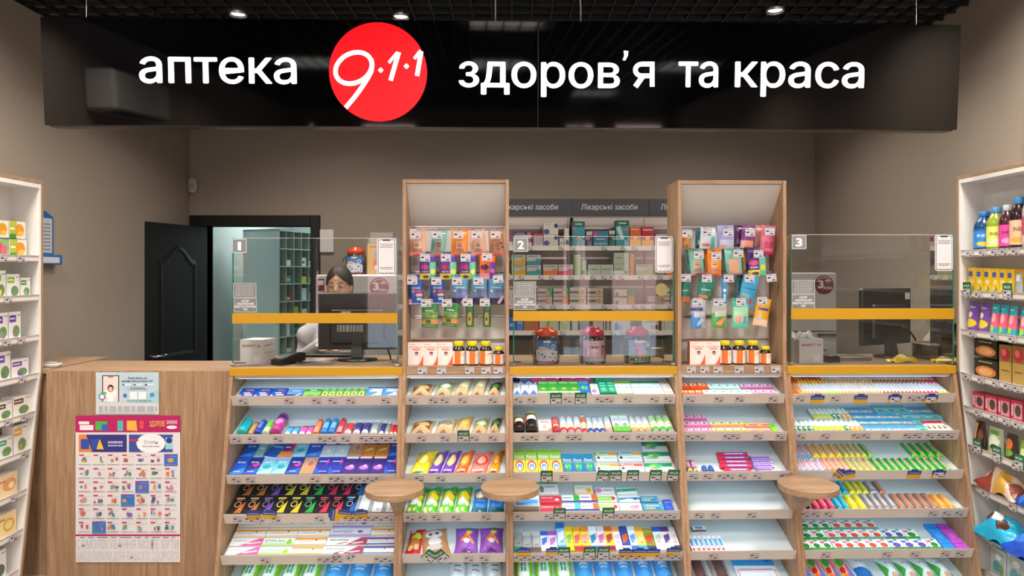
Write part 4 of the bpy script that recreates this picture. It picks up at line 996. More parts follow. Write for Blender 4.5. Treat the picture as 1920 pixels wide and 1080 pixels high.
def row(ui, k, s0, rname, items, lift=0.0, fill=.95):
    # items: (key, px of left edge, px of right edge, how many, height in px, thickness[, turn])
    yf, zl = TRAYS[k]; y = yf+.022+s0; z = zfloor(k, y)+.0016
    tot = {}
    for it in items: tot[it[0]] = tot.get(it[0], 0)+it[3]
    cnt_ = {}
    for it in items:
        key, a, b, n, hpx, t = it[:6]; rot = R(it[6]) if len(it) > 6 else 0
        x0, x1 = max(cfx(a, y), UX[ui]+PTH+.004), min(cfx(b, y), UX[ui+1]-PTH-.004); st = (x1-x0)/n; w = st*fill
        pyb = VY+(H-z)*FP/y
        l = max(.03, (hpx-330*t*.5)/(123*FP/1300*3.6/y+.261*(pyb-VY)))
        l = min(l, (YBK-.006-y)*1.05)
        for i in range(n):
            x = x0+st*(i+.5)
            o = product(key, w, l, t)
            jit = rz_.uniform(-1, 1)*.6
            o.matrix_basis = CF @ T(x, y+rz_.uniform(0, .002), z+lift) @ RX(SA) @ RZ(rot+R(jit))
            name, cat, desc, _ = SP[key]; ci = cnt_.get(key, 0); cnt_[key] = ci+1
            ow = ordw(ci, tot[key])
            lab = desc+(', '+ow if ow else '')+((', '+rname+' row') if rname else '')+', '+TN[k]+' tray, '+UN[ui]
            tag(o, lab, cat, '%s, %s tray of %s' % (desc, TN[k], UN[ui]) if tot[key] > 1 else None)
def X1(*v): return [410+x/5.333 for x in v]
# ---- art
pl = lambda base, hi: [('r', 0, .84, 1, .97, hi), ('r', .45, .62, .95, .70, 'c8324a'), ('r', .28, .40, .72, .52, 'f0c0a4'), ('r', .4, .18, .9, .30, 'dfe9f4'), ('e', .12, .16, .10, .08, 'f0b49c'), ('s', .3, .76, .85, .80, 'f0f0f0')]
spec('plaster_blue', 'plaster_box', 'box', 'blue plaster box with beige strips', f_card('1b4fb0', pl('1b4fb0', '164196')))
spec('plaster_sky', 'plaster_box', 'box', 'sky blue and violet plaster box', f_card('5f95d8', [('r', 0, 0, 1, .35, '3b3470'), ('p', [(.4, .1), (.9, .4), (.95, .32), (.5, .02)], 'd8c8d8'), ('r', .25, .7, .8, .78, 'e4ecf6')]))
spec('plaster_green', 'plaster_box', 'box', 'wide green plaster box', f_card('2f8f3c', [('r', 0, .3, 1, .75, '7cbf58'), ('r', 0, .05, .9, .22, 'f0b678'), ('r', .3, .06, .6, .21, '2a7a34'), ('r', .3, .8, .7, .9, 'e8f0e0')]))
spec('plaster_ring', 'plaster_box', 'box', 'narrow green box with beige ring', f_card('3a9440', [('r', 0, .1, 1, .85, '6cb850'), ('e', .5, .38, .36, .30, 'f4bf80'), ('e', .5, .38, .15, .14, '2f7a38'), ('r', .2, .88, .8, .95, 'e0f0d8')]))
spec('gauze', 'bandage_box', 'box', 'pale grey bandage box, blue print', f_card('b9c6d2', [('r', 0, .0, .7, .5, '4a90d8'), ('r', 0, .88, 1, 1, '35559a'), ('r', .3, .55, .95, .85, 'e8eef4'), ('p', [(.3, .05), (.9, .25), (.8, .5), (.45, .2)], 'dce8f8'), ('r', 0, .5, .15, .8, '4a90d8')]))
def fl(*cols): return f_card
# row 1 counter one
row(0, 0, .0, '', [('plaster_blue', *X1(178, 655), 3, 19, .012), ('plaster_sky', *X1(660, 822), 1, 18, .010), ('plaster_green', *X1(828, 1008), 1, 17, .010), ('plaster_ring', *X1(1010, 1452), 6, 18, .010), ('gauze', *X1(1460, 1790), 2, 20, .012)])
spec('g_teal', 'gel_bottle', 'bottle', 'teal lubricant bottle', f_round('1fb0b8', '2cc6cc', [('r', .3, .2, .7, .7, '1590a0')]))
spec('g_tan', 'gel_bottle', 'bottle', 'tan bottle with coral top', f_round('c8965a', 'f0786a'))
spec('g_blue', 'gel_bottle', 'bottle', 'deep blue gel bottle', f_round('2440b0', '2c50c8', [('r', .35, .25, .65, .75, '6a88e0')]))
spec('g_green', 'gel_bottle', 'bottle', 'clear green gel bottle', f_round('bfe0b8', 'd8e6dc', [('r', .1, .35, .9, .75, '6cc83c')]))
spec('g_mag', 'gel_bottle', 'bottle', 'large magenta gel bottle', f_round('b83a88', 'c85aa8', [('r', 0, .62, 1, .78, '3a2a70'), ('e', .5, .4, .3, .12, 'e090c8')], capv=.2))
spec('t_sky', 'cream_tube', 'tube', 'small sky blue cream tube', f_tube('4aa8e0', 'e8eef2', '35507a'))
spec('t_pink', 'cream_tube', 'tube', 'small pink cream tube', f_tube('ec5ab0', 'f2e8ee', '503048'))
spec('g_orange', 'gel_bottle', 'bottle', 'slim orange gel bottle', f_round('f0804a', 'f06a3c', [('r', .3, .0, .7, .3, 'f0a080')]))
spec('g_sky', 'gel_bottle', 'bottle', 'slim azure gel bottle', f_round('3a86cc', '4a98dc', [('r', .3, .2, .7, .6, '7ab4e4')]))
spec('g_red', 'gel_bottle', 'bottle', 'slim red gel bottle', f_round('d43a50', 'c82a40', [('r', .3, .0, .7, .3, 'e89aa0')]))
spec('t_red', 'cream_tube', 'tube', 'red cream tube with white cap', f_tube('d8323c', 'f2f0f0', 'e8e4e8'))
spec('t_navy', 'cream_tube', 'tube', 'navy cream tube with white cap', f_tube('33307e', 'f2f0f0', 'dfe4ec'))
spec('t_grey', 'cream_tube', 'tube', 'grey cream tube with white cap', f_tube('8a9498', 'f2f0f0', 'e6eaea'))
row(0, 1, .0, '', [('g_teal', *X1(180, 285), 1, 29, .02), ('g_tan', *X1(285, 345), 1, 27, .016), ('g_blue', *X1(350, 430), 1, 28, .02), ('g_green', *X1(430, 512), 1, 26, .02), ('g_mag', *X1(515, 630), 1, 38, .025),
    ('t_sky', *X1(650, 788), 2, 21, .02), ('t_pink', *X1(795, 930), 2, 22, .02), ('g_orange', *X1(935, 1005), 1, 30, .017), ('g_sky', *X1(1012, 1160), 2, 31, .017), ('g_red', *X1(1170, 1240), 1, 31, .017), ('t_red', *X1(1248, 1330), 1, 30, .022),
    ('t_navy', *X1(1334, 1500), 2, 31, .022), ('t_grey', *X1(1506, 1592), 1, 31, .022), ('t_navy', *X1(1594, 1650), 1, 31, .02), ('t_grey', *X1(1652, 1700), 1, 30, .018), ('t_red', *X1(1704, 1792), 2, 28, .018)])
def cond(base, arc, extra=()): return [('r', 0, 0, 1, 1, base), ('p', [(0, .0), (1, .0), (1, .35), (0, .12)], arc), ('t', 'durex', .5, .68, .62, .16, 'eef2fa', .02), ('s', .25, .12, .75, .17, 'c8d4e8')]+list(extra)
spec('c_blue', 'condom_box', 'box', 'blue condom box, white name', f_card('1f56c0', cond('1f56c0', '3a80e0')))
spec('c_mag', 'condom_box', 'box', 'indigo condom box, magenta arc', f_card('2a2f88', cond('2a2f88', '2c62c8', [('p', [(.35, .5), (.9, .62), (.95, .52), (.7, .38)], 'e83a9a')])))
spec('c_holo', 'condom_box', 'box', 'shiny cyan condom box', f_card('7cc4dc', cond('7cc4dc', 'a8d8e8', [('r', 0, .85, 1, .95, 'b8a8e8'), ('e', .5, .4, .3, .12, '3fa0b0')]), mat='foil'))
spec('c_tan', 'condom_box', 'box', 'tan condom box, coral swirl', f_card('b8906a', [('e', .5, .62, .34, .26, 'd8a08a'), ('e', .55, .58, .22, .16, 'e0604a'), ('e', .4, .7, .14, .1, '88b0c0')]))
spec('c_indigo', 'condom_box', 'box', 'indigo condom box, pink arrow', f_card('3338a0', [('r', .1, .66, .7, .72, 'd8e0f0'), ('p', [(.7, .5), (.92, .68), (.7, .86)], 'e84a9a'), ('s', .3, .1, .9, .15, 'b8c0e8'), ('p', [(0, 0), (.5, 0), (0, .4)], '3060d0')]))
spec('c_violet', 'condom_box', 'box', 'violet condom box, white lid label', f_card('43307e', [('r', .05, .84, .95, .96, 'dfe2f0'), ('e', .5, .32, .34, .12, 'c070c8'), ('e', .58, .42, .16, .06, 'e8c0e8')]))
spec('c_white', 'condom_box', 'box', 'white and navy condom box', f_card('c4d2dc', [('r', 0, .72, 1, 1, '1c2f5c'), ('r', .12, .78, .88, .92, 'e8eef4'), ('e', .5, .35, .16, .12, 'e8e8c8')]))
spec('c_orange', 'condom_box', 'box', 'navy and amber condom box', f_card('d08028', [('r', 0, .76, 1, 1, '1c2f70'), ('r', .12, .82, .88, .94, 'dfe6f4'), ('p', [(.2, .3), (.8, .42), (.7, .55), (.3, .42)], 'f2d8a0')]))
spec('c_teal', 'condom_box', 'box', 'pale teal condom box', f_card('8ab8bc', [('r', .2, .5, .8, .6, 'd8e8e8')]))
spec('c_redo', 'condom_box', 'box', 'red and orange condom box', f_card('d83a48', [('r', 0, 0, 1, .3, 'f0a030'), ('e', .5, .6, .36, .24, '503090'), ('r', .3, .56, .7, .64, 'f0d8e0')]))
spec('c_book', 'condom_box', 'box', 'thick navy box lying askew', f_card('2558a8', [('r', .1, .6, .9, .7, '8ab4e0')], side='e8ecf0'))
b3 = X1(100, 240, 375, 520, 660, 800, 945, 1085, 1225, 1365, 1505, 1650, 1790)
keys3 = ['c_blue', 'c_mag', 'c_holo', 'c_holo', 'c_mag', 'c_tan', 'c_indigo', 'c_indigo', 'c_violet', 'c_violet', 'c_violet', 'c_indigo']
row(0, 2, .0, 'front', [(k_, b3[i], b3[i+1], 1, 37, .02) for i, k_ in enumerate(keys3)], fill=.97)
b3b = X1(218, 350, 440, 585, 725, 865, 1010, 1150, 1285, 1425, 1560, 1695, 1800)
keys3b = ['c_blue', 'c_teal', 'c_book', 'c_redo', 'c_holo', 'c_blue', 'c_white', 'c_white', 'c_tan', 'c_orange', 'c_orange', 'c_blue']
row(0, 2, .135, 'back', [(k_, b3b[i], b3b[i+1], 1, 34, .024, (-14 if k_ == 'c_book' else 0)) for i, k_ in enumerate(keys3b)], fill=.97)
def blk(c, c2): return [('p', [(1, 0), (1, .7), (.45, 0)], c2), ('e', .5, .5, .24, .17, c), ('e', .5, .5, .19, .13, '1c1a1e'), ('r', .2, .82, .8, .90, c), ('s', .3, .72, .7, .76, 'b8b4b0')]
for nm, c, c2, ds in (('k_or', 'e8a060', 'b06430', 'black box with copper ring'), ('k_vi', '8a70b0', '6a4a9a', 'black box with violet ring'), ('k_ye', 'e8d840', 'c8b430', 'black box with yellow ring'), ('k_gr', '60c070', '2f9a48', 'black box with green ring'), ('k_re', 'e04860', 'c03050', 'black box with red ring'), ('k_bl', '80b8e8', '2a5fb0', 'black box with blue ring')):
    spec(nm, 'condom_box', 'box', ds, f_card('1f1d21', blk(c, c2), side='3a3638', mat='foil'))
spec('k_wh', 'condom_box', 'box', 'silver and white slim box', f_card('c8d0d2', [('r', 0, 0, .3, 1, '98a2a6'), ('r', .3, .0, 1, 1, 'e4e8ea'), ('t', 'MAX', .65, .86, .4, .1, '8a9094', .0), ('e', .68, .15, .12, .06, 'b8b4bc')], side='b4a69a', mat='foil'))
b4 = X1(80, 222, 365, 510, 650, 795, 940, 1082, 1220, 1355, 1490, 1630, 1760)
k4 = ['k_or', 'k_or', 'k_vi', 'k_ye', 'k_ye', 'k_gr', 're', 're', 'k_bl', 'k_wh', 'k_wh', 'k_wh']
k4 = ['k_re' if q == 're' else q for q in k4]
row(0, 3, .0, 'front', [(k_, b4[i], b4[i+1], 1, 36, .022) for i, k_ in enumerate(k4)], fill=.97)
b4b = [x+18 for x in b4]
row(0, 3, .125, 'back', [(k_, b4b[i], b4b[i+1], 1, 33, .028) for i, k_ in enumerate(k4)], fill=.95)
def strip(c1, c2, name='', nc='4a5a6a'):
    a = [('r', 0, .72, 1, .97, c1), ('r', 0, .02, 1, .16, c2), ('s', .1, .45, .6, .52, 'a8a8b8'), ('e', .68, .66, .035, .12, 'd06a40')]
    if name: a.append(('t', name, .4, .5, .6, .34, nc, .01))
    return a
spec('p_pink', 'test_box', 'box', 'white test box, pink stripes', f_card('eceaea', [('p', [(.55, 0), (1, 0), (1, 1), (.88, 1), (.3, .0)], 'e85a9a'), ('p', [(.45, .3), (.95, .55), (.95, .4), (.6, .2)], 'f4ecf0'), ('s', .08, .6, .5, .72, '8ab09a')]))
spec('p_liti', 'test_box', 'box', 'white and green pear test box', f_card('eef2ea', [('r', 0, 0, 1, .3, 'a8d87c'), ('t', 'ETIPLAN', .38, .6, .62, .5, '8aa0a0', .02), ('e', .84, .42, .09, .26, '9ac030'), ('r', .8, .72, .86, .84, '6a8a30')]))
spec('p_orange', 'test_box', 'box', 'white test box, orange bands', f_card('f0ecea', strip('f09a30', 'f0b058')))
spec('p_red', 'test_box', 'box', 'white test box, red and orange bands', f_card('f0ecea', strip('d8502a', 'f0a838')))
spec('p_purple', 'test_box', 'box', 'white test box, lilac stripe', f_card('eae6ee', [('r', 0, .0, 1, .25, 'b090c8'), ('t', 'EVITEST', .32, .6, .5, .5, '9a8ab8', .02), ('e', .74, .6, .07, .2, '8a6ab0')]))
spec('p_crim', 'test_box', 'box', 'white test box, crimson stripes', f_card('efeeec', [('p', [(.5, 0), (1, 0), (1, 1), (.85, 1)], 'b0486a'), ('p', [(.6, .25), (.92, .45), (.92, .3), (.7, .12)], 'f0e8ec'), ('s', .08, .55, .55, .75, '7aa890'), ('p', [(.25, .1), (.5, .4), (.55, .35), (.32, .05)], 'b0486a')]))
spec('p_viol', 'test_box', 'box', 'white test box, violet and blue bands', f_card('efeef0', strip('6a3a98', '3a4aa0')))
spec('p_blue', 'test_box', 'box', 'white test box, pale blue band', f_card('efeef0', strip('3a50a0', '5a9ad8')))
c5 = X1(68, 390, 712, 1030, 1440, 1760)
row(0, 4, .0, 'front', [('p_pink', c5[0], c5[1], 1, 17, .02), ('p_liti', c5[1], c5[2], 1, 17, .02), ('p_orange', c5[2], c5[3], 1, 17, .02), ('p_crim', c5[3], c5[4], 1, 17, .02), ('p_blue', c5[4], c5[5], 1, 17, .02)], fill=.985)
e = [x+7 for x in c5]
row(0, 4, .060, 'second', [('p_pink', e[0], e[1], 1, 17, .02), ('p_liti', e[1], e[2], 1, 17, .02), ('p_orange', e[2], e[3], 1, 17, .02), ('p_crim', e[3], e[4], 1, 17, .02), ('p_viol', e[4], e[5], 1, 17, .02)], fill=.985)
e = [x+14 for x in c5]
row(0, 4, .120, 'third', [('p_orange', e[0], e[1], 1, 17, .02), ('p_orange', e[1], e[2], 1, 17, .02), ('p_orange', e[2], e[3], 1, 17, .02), ('p_purple', e[3], e[4], 1, 17, .02), ('p_orange', e[4], e[5]-2, 1, 17, .02)], fill=.985)
e = [x+21 for x in c5]
row(0, 4, .180, 'back', [('p_red', e[0], e[1], 1, 17, .02), ('p_orange', e[1], e[2], 1, 17, .02), ('p_orange', e[2], e[3], 1, 17, .02), ('p_purple', e[3], e[4], 1, 17, .02), ('p_orange', e[4], e[5]-4, 1, 17, .02)], fill=.985)
WIPE = [('r', 0, .0, 1, .12, '5cbf2a'), ('e', .5, .5, .32, .38, 'f0f4ee'), ('r', .36, .45, .64, .7, '4fae7a'), ('r', .40, .56, .60, .60, 'f0f4ee'), ('r', .48, .45, .52, .7, 'f0f4ee'), ('p', [(0, 0), (.35, 0), (0, .3)], 'd8e03a')]
spec('w_green', 'wipes_pack', 'pack', 'lime green wipes pack, white panel', f_pouch('8fd42c', WIPE, wav=.05, seed=2))
spec('w_blue', 'wipes_pack', 'pack', 'sky blue wipes pack', f_pouch('4fa0e4', [('r', .25, .62, .75, .70, 'c8e0f6'), ('r', .25, .74, .5, .80, '2f6ab0'), ('r', .3, .52, .7, .56, 'c8e0f6'), ('p', [(0, .2), (1, .35), (1, .25), (0, .1)], '3a86d0')], wav=.08, seed=5))
row(0, 5, .02, '', [('w_green', *X1(110, 960), 4, 78, .035), ('w_blue', *X1(975, 1760), 3, 78, .035)], fill=.96)
# ---- first tower: sugar pouches, fruit snack pouches
def X2(*v): return [680+x/5.4 for x in v]
def X3(*v): return [950+x/5.4 for x in v]
def X4(*v): return [1250+x/5.4 for x in v]
def X5(*v): return [1460+x/5.053 for x in v]
def kraft(c, c2): return [('p', [(.1, .25), (.5, .5), (.9, .25), (.9, .82), (.1, .82)], c), ('e', .6, .55, .25, .14, c2), ('e', .3, .62, .16, .1, c2), ('p', [(.08, .12), (.5, .36), (.92, .12), (.92, .22), (.5, .46), (.08, .22)], 'c0a984'), ('r', 0, .90, 1, .92, 'a88c64'), ('p', [(.2, 0), (.5, .2), (.8, 0)], '7a5236')]
for nm, c, c2, ds in (('q1', '6a4a3a', 'd8a060', 'kraft pouch with brown nut window'), ('q2', '7a9a58', 'd8d8c0', 'kraft pouch with pale green window'), ('q3', 'd8c48c', 'e8dcb4', 'kraft pouch with cream seed window'), ('q4', '2a2e30', '5a8a3a', 'kraft pouch with dark seed window'), ('q5', 'e0a038', 'f0c860', 'kraft pouch with amber window'), ('q6', 'c8b89a', '8a8470', 'kraft pouch with grey herb window')):
    spec(nm, 'kraft_pouch', 'pouch', ds, f_pouch('b8976a', kraft(c, c2), wav=.06, mat='card', seed=len(nm)+ord(nm[1]), lean=.16, slant=.09))
row(1, 0, .0, '', [('q1', *X2(460, 705), 1, 29, .03), ('q2', *X2(712, 912), 1, 33, .03), ('q3', *X2(916, 1085), 1, 38, .025), ('q3', *X2(1092, 1250), 1, 40, .025), ('q4', *X2(1258, 1405), 1, 33, .025)])
row(1, 1, .0, '', [('q1', *X2(458, 710), 1, 32, .03), ('q6', *X2(716, 935), 1, 35, .03), ('q5', *X2(925, 1095), 1, 39, .025), ('q2', *X2(1095, 1275), 1, 36, .025), ('q4', *X2(1272, 1400), 1, 37, .025)])
def chip(c, fr, fr2): return [('e', .55, .5, .34, .22, fr), ('e', .55, .5, .24, .15, fr2), ('t', 'CHIPS', .4, .28, .5, .14, 'f4f0f4', .03), ('r', .2, .84, .8, .87, fr2), ('s', .2, .12, .8, .15, 'f0e8e8'), ('p', [(0, 0), (1, 0), (.7, .10), (.2, .07)], c)]
spec('ch_y', 'chips_pouch', 'pouch', 'yellow fruit chips pouch', f_pouch('f2d81c', chip('3a7a3a', 'e8b820', 'f6ec90'), seed=11, lean=.20, slant=.06))
spec('ch_p', 'chips_pouch', 'pouch', 'purple fruit chips pouch', f_pouch('6a3ab4', chip('3a1a70', 'f0c070', 'f8e0a0'), seed=12, lean=.20, slant=.06))
spec('ch_o', 'chips_pouch', 'pouch', 'orange fruit chips pouch', f_pouch('f26a2c', chip('8a2a1a', 'f0a030', 'f8d070'), seed=13, lean=.20, slant=.06))
spec('ch_k', 'chips_pouch', 'pouch', 'coral grapefruit chips pouch', f_pouch('f08070', chip('c83a2a', 'e03a3a', 'f8b0a0'), seed=14, lean=.20, slant=.06))
spec('ch_a', 'chips_pouch', 'pouch', 'amber carrot chips pouch', f_pouch('e8a01c', chip('6a2a1a', 'e86a1c', 'f4c050'), seed=15, lean=.20, slant=.06))
row(1, 2, .0, '', [('ch_y', *X2(478, 680), 1, 52, .03), ('ch_p', *X2(668, 940), 2, 51, .026), ('ch_o', *X2(938, 1080), 1, 51, .026), ('ch_k', *X2(1082, 1280), 1, 49, .026), ('ch_a', *X2(1282, 1400), 1, 52, .026)], fill=.99)
GRN = [('r', 0, .8, 1, .88, '3a9a2c'), ('e', .5, .52, .42, .18, 'f0d020'), ('e', .42, .36, .28, .12, 'dfe0ea'), ('e', .8, .3, .14, .1, 'e8e4b0'), ('e', .2, .12, .12, .06, 'e8d890'), ('e', .55, .12, .12, .05, 'e8e0a0'), ('r', .78, .62, 1, .68, 'd83a3a'), ('r', .15, .7, .6, .74, 'e0f0d0')]
spec('sn_g', 'snack_pouch', 'pouch', 'green banana snack pouch', f_pouch('58b82c', GRN, seed=21, lean=.08, slant=.04))
spec('sn_b', 'snack_pouch', 'pouch', 'blue coconut snack pouch', f_pouch('1f7ec8', [('p', [(.1, .5), (.5, .85), (.9, .6), (.7, .4), (.2, .42)], '9a5a3a'), ('e', .45, .6, .28, .14, 'f0ece8'), ('p', [(.5, .85), (.85, 1), (.9, .95), (.55, .8)], 'e8eef2'), ('r', .2, .28, .8, .34, '3a4a9a'), ('r', 0, 0, 1, .15, '15607a'), ('e', .2, .72, .12, .1, 'e89a30')], seed=22, lean=.08, slant=.04))
row(1, 3, .0, '', [('sn_g', *X2(436, 1090), 4, 57, .03), ('sn_b', *X2(1100, 1445), 2, 55, .03)], fill=.99)
spec('sn_r', 'snack_pouch', 'pouch', 'red nut mix pouch', f_pouch('c01c34', [('e', .55, .62, .35, .14, 'a8c830'), ('e', .5, .35, .4, .2, 'b06a3a'), ('e', .3, .2, .15, .08, 'e8c060'), ('e', .7, .25, .15, .1, 'e0b070'), ('r', .1, .84, .4, .94, 'f0e0e4')], seed=23, lean=.08, slant=.04))
spec('sn_k', 'sugar_pouch', 'pouch', 'tilted kraft pouch with grey animal picture', f_pouch('b08458', [('e', .5, .74, .32, .17, 'cfcfd0'), ('e', .38, .74, .08, .06, '5a4a48'), ('e', .62, .76, .08, .06, '5a4a48'), ('e', .5, .45, .26, .15, 'd8d8da'), ('e', .45, .25, .3, .1, 'c0c0c4')], wav=.05, seed=24, mat='card'))
spec('sn_v', 'snack_pouch', 'pouch', 'violet tropical fruit pouch', f_pouch('8f52b4', [('p', [(.2, .4), (.5, .72), (.65, .6), (.4, .35)], 'f07a30'), ('e', .6, .72, .14, .08, 'f0c850'), ('p', [(.5, .78), (.6, .95), (.72, .78)], '2f8a4a'), ('p', [(.6, .6), (.85, .35), (.8, .3), (.6, .45)], 'f0a040'), ('e', .5, .4, .14, .08, 'ece4f0'), ('s', .2, .88, .8, .92, '20182c'), ('p', [(.2, 0), (.5, .18), (.85, 0)], '5a2a78')], seed=25))
row(1, 4, .0, '', [('sn_r', *X2(425, 590), 1, 54, .025), ('sn_k', *X2(600, 900), 1, 54, .02, 11), ('sn_v', *X2(915, 1430), 2, 57, .03)], fill=.98)
spec('sn_w', 'snack_pouch', 'pouch', 'white and slate herb pouch', f_pouch('d8dadf', [('r', 0, .85, 1, 1, '5a5870'), ('r', .3, .7, .7, .74, '4a9a4a'), ('r', .3, .55, .75, .58, '8a88c0'), ('e', .7, .3, .2, .12, 'e8c838')], seed=26))
row(1, 5, .02, '', [('sn_w', *X2(840, 1430), 3, 70, .025)])
# ---- counter two
spec('m_navy', 'medicine_box', 'box', 'white carton with navy top', f_card('e8ecf0', [('r', 0, .72, 1, 1, '1c2a4c'), ('p', [(0, .0), (.5, .25), (1, 0)], '3a8ad0'), ('e', .5, .45, .1, .04, 'd04a5a'), ('r', .1, .64, .9, .72, '2f7ac0')]))
spec('m_bw', 'medicine_box', 'box', 'white carton with blue chevrons', f_card('e8eaf4', [('p', [(0, 1), (.5, .75), (1, 1)], '4a6cc8'), ('p', [(0, .0), (.5, .35), (1, 0)], '5a6cc0'), ('r', 0, .72, 1, .8, 'a8b8e8')]))
spec('m_gr', 'medicine_box', 'box', 'green carton with orange leaf', f_card('2f9a3c', [('r', 0, .75, 1, 1, '55b848'), ('r', .1, .8, .9, .9, 'b8e0a0'), ('e', .5, .34, .22, .1, 'e8942c'), ('r', 0, 0, 1, .12, 'd8ecd0')], side='cfe4c4'))
spec('m_bg', 'medicine_box', 'box', 'blue carton with green figures', f_card('2468b8', [('r', 0, .75, 1, 1, '4aa8c0'), ('e', .5, .45, .4, .2, '2fa078'), ('e', .35, .45, .08, .1, 'e0b040'), ('e', .65, .4, .08, .1, '50c8d0')], side='d4e4ec'))
spec('m_wv', 'medicine_box', 'box', 'white carton with violet flower', f_card('ecebf0', [('e', .4, .3, .32, .16, 'a070c0'), ('e', .65, .6, .25, .14, 'f0d8a0')], side='5a2038'))
spec('m_te', 'medicine_box', 'box', 'emerald carton with round emblem', f_card('1f9a6c', [('e', .5, .3, .26, .15, '8fd8c0'), ('e', .5, .3, .18, .1, '3ab08c'), ('r', .15, .6, .85, .66, 'b0e4d0'), ('r', .15, .85, .85, .92, 'd8f0e8')]))
spec('m_gw', 'medicine_box', 'box', 'white carton with green top', f_card('e8efee', [('r', 0, .82, 1, 1, '7fb83c'), ('s', .2, .5, .8, .56, 'a8b8b8'), ('r', 0, 0, 1, .08, '8fc86a')], side='b8d8b0'))
spec('m_gd', 'medicine_box', 'box', 'white carton with dark green top', f_card('e8efee', [('r', 0, .82, 1, 1, '2f8a58'), ('s', .2, .5, .8, .56, 'a8b8b8')], side='a8ccc0'))
spec('m_wo', 'medicine_box', 'box', 'white carton with peach band', f_card('efeae4', [('r', 0, .88, 1, 1, 'e0a070'), ('r', .1, .1, .9, .2, 'e8c090')], side='e0d0b0'))
spec('m_ma', 'medicine_box', 'box', 'magenta and white carton', f_card('c02a6a', [('r', .28, .1, .72, .9, 'a81c50'), ('r', .74, .0, 1, 1, 'e8dce2'), ('r', .0, .2, .2, .8, 'e0b0c4')]))
row(2, 0, .0, 'front', [('m_navy', *X3(58, 142), 1, 38, .02), ('m_bw', *X3(144, 318), 2, 30, .02), ('m_gr', *X3(322, 742), 4, 28, .03), ('m_bg', *X3(744, 850), 1, 28, .03), ('m_wv', *X3(858, 945), 1, 24, .02), ('m_te', *X3(947, 1115), 2, 26, .03), ('m_gw', *X3(1118, 1285), 2, 29, .02), ('m_gd', *X3(1287, 1600), 4, 29, .02), ('m_wo', *X3(1603, 1695), 1, 26, .02)], fill=.96)
row(2, 0, .125, 'back', [('m_ma', *X3(250, 530), 2, 16, .04), ('m_ma', *X3(548, 838), 2, 16, .04), ('m_te', *X3(895, 1055), 2, 24, .04)], fill=.97)
spec('v_amb', 'vitamin_bottle', 'bottle', 'dark vitamin bottle, yellow cap, lying', f_round('1a100c', 'e8d414', [('r', 0, .42, 1, .74, 'e8dcd8'), ('r', .0, .42, .2, .74, 'd8783a'), ('r', .8, .42, 1, .74, 'd8783a')], capv=.2, dome=.05))
spec('v_box', 'vitamin_box', 'box', 'small white vitamin carton', f_card('ece4e0', [('r', .15, .7, .85, .85, 'e0a090'), ('e', .5, .35, .18, .2, 'b8a898'), ('p', [(.6, 0), (1, 0), (1, .3)], 'e8863a')]))
def fz(c, cap, foot, mid='c8d4e4'): return f_round(c, cap, [('r', 0, 0, 1, .14, foot), ('r', .1, .42, .9, .75, mid), ('e', .5, .3, .3, .08, 'f0d070')], capv=.14)
spec('z_red', 'vitamin_tube', 'tube', 'crimson effervescent tube', fz('d04858', 'ecdfe0', 'b02038', 'd86a78'))
spec('z_wr', 'vitamin_tube', 'tube', 'white effervescent tube, red foot', fz('ece8e8', 'e8a8a8', 'd8404a'))
spec('z_ry', 'vitamin_tube', 'tube', 'taller effervescent tube, orange fruit', fz('ece8e8', 'e0a0a0', 'd83a3a', 'f08038'))
spec('z_wb', 'vitamin_tube', 'tube', 'white effervescent tube, blue foot', fz('e8ecee', '8a98a4', '3a4aa0'))
spec('z_wt', 'vitamin_tube', 'tube', 'white effervescent tube, tan foot', fz('ece8e4', 'c8c0c0', 'd8a888'))
spec('z_bg', 'vitamin_box', 'box', 'white carton with green foot', f_card('e8ecf0', [('r', 0, 0, 1, .28, '5cbc34'), ('e', .5, .38, .3, .12, '8a9a8a'), ('r', 0, .92, 1, 1, 'c8dcc0'), ('r', .15, .6, .85, .8, 'c8d4e4')], side='a8a49c'))
spec('z_or', 'vitamin_tube', 'tube', 'white effervescent tube, orange foot', fz('ece8e2', 'e8b888', 'e8a848'))
spec('z_gr', 'vitamin_tube', 'tube', 'white effervescent tube, green foot', fz('e6eee6', 'a8dcb0', '58b048', 'a8d890'))
row(2, 1, .0, '', [('v_amb', *X3(62, 186), 1, 29, .035), ('v_amb', *X3(188, 318), 1, 36, .04), ('v_box', *X3(322, 462), 1, 26, .03), ('z_red', *X3(466, 540), 1, 33, .02), ('z_wr', *X3(542, 764), 3, 33, .02), ('z_ry', *X3(766, 820), 1, 40, .02), ('z_wb', *X3(824, 1004), 3, 34, .02), ('z_wt', *X3(1006, 1078), 1, 33, .02), ('z_bg', *X3(1086, 1258), 2, 36, .025), ('z_or', *X3(1262, 1470), 3, 33, .02), ('z_gr', *X3(1474, 1700), 3, 34, .02)], fill=.97)
FL = lambda c, c2, art2: [('r', 0, .55, 1, 1, c), ('t', 'Fluout', .5, .66, .8, .2, 'f2f6f2', .02), ('r', 0, .50, 1, .53, 'e0b0b0'), ('e', .5, .25, .38, .24, c2)]+art2
spec('f_y', 'medicine_box', 'box', 'lime carton with rainbow arcs', f_card('dfe43a', FL('a8d85c', 'd84a4a', [('e', .5, .22, .28, .18, 'f0e8e0'), ('e', .5, .2, .2, .14, '4a90c8'), ('e', .5, .16, .1, .08, 'f0e8e0'), ('s', .1, .9, .9, .93, '7a8a30')]), side='d8dcc8'))
spec('f_b', 'medicine_box', 'box', 'blue and green carton with figures', f_card('2a6cc0', FL('2f90c0', '2fa078', [('e', .35, .28, .08, .1, 'e0b040'), ('e', .65, .28, .08, .1, '50c8d0'), ('r', 0, .4, 1, .44, '40b050')]), side='dbe4e8'))
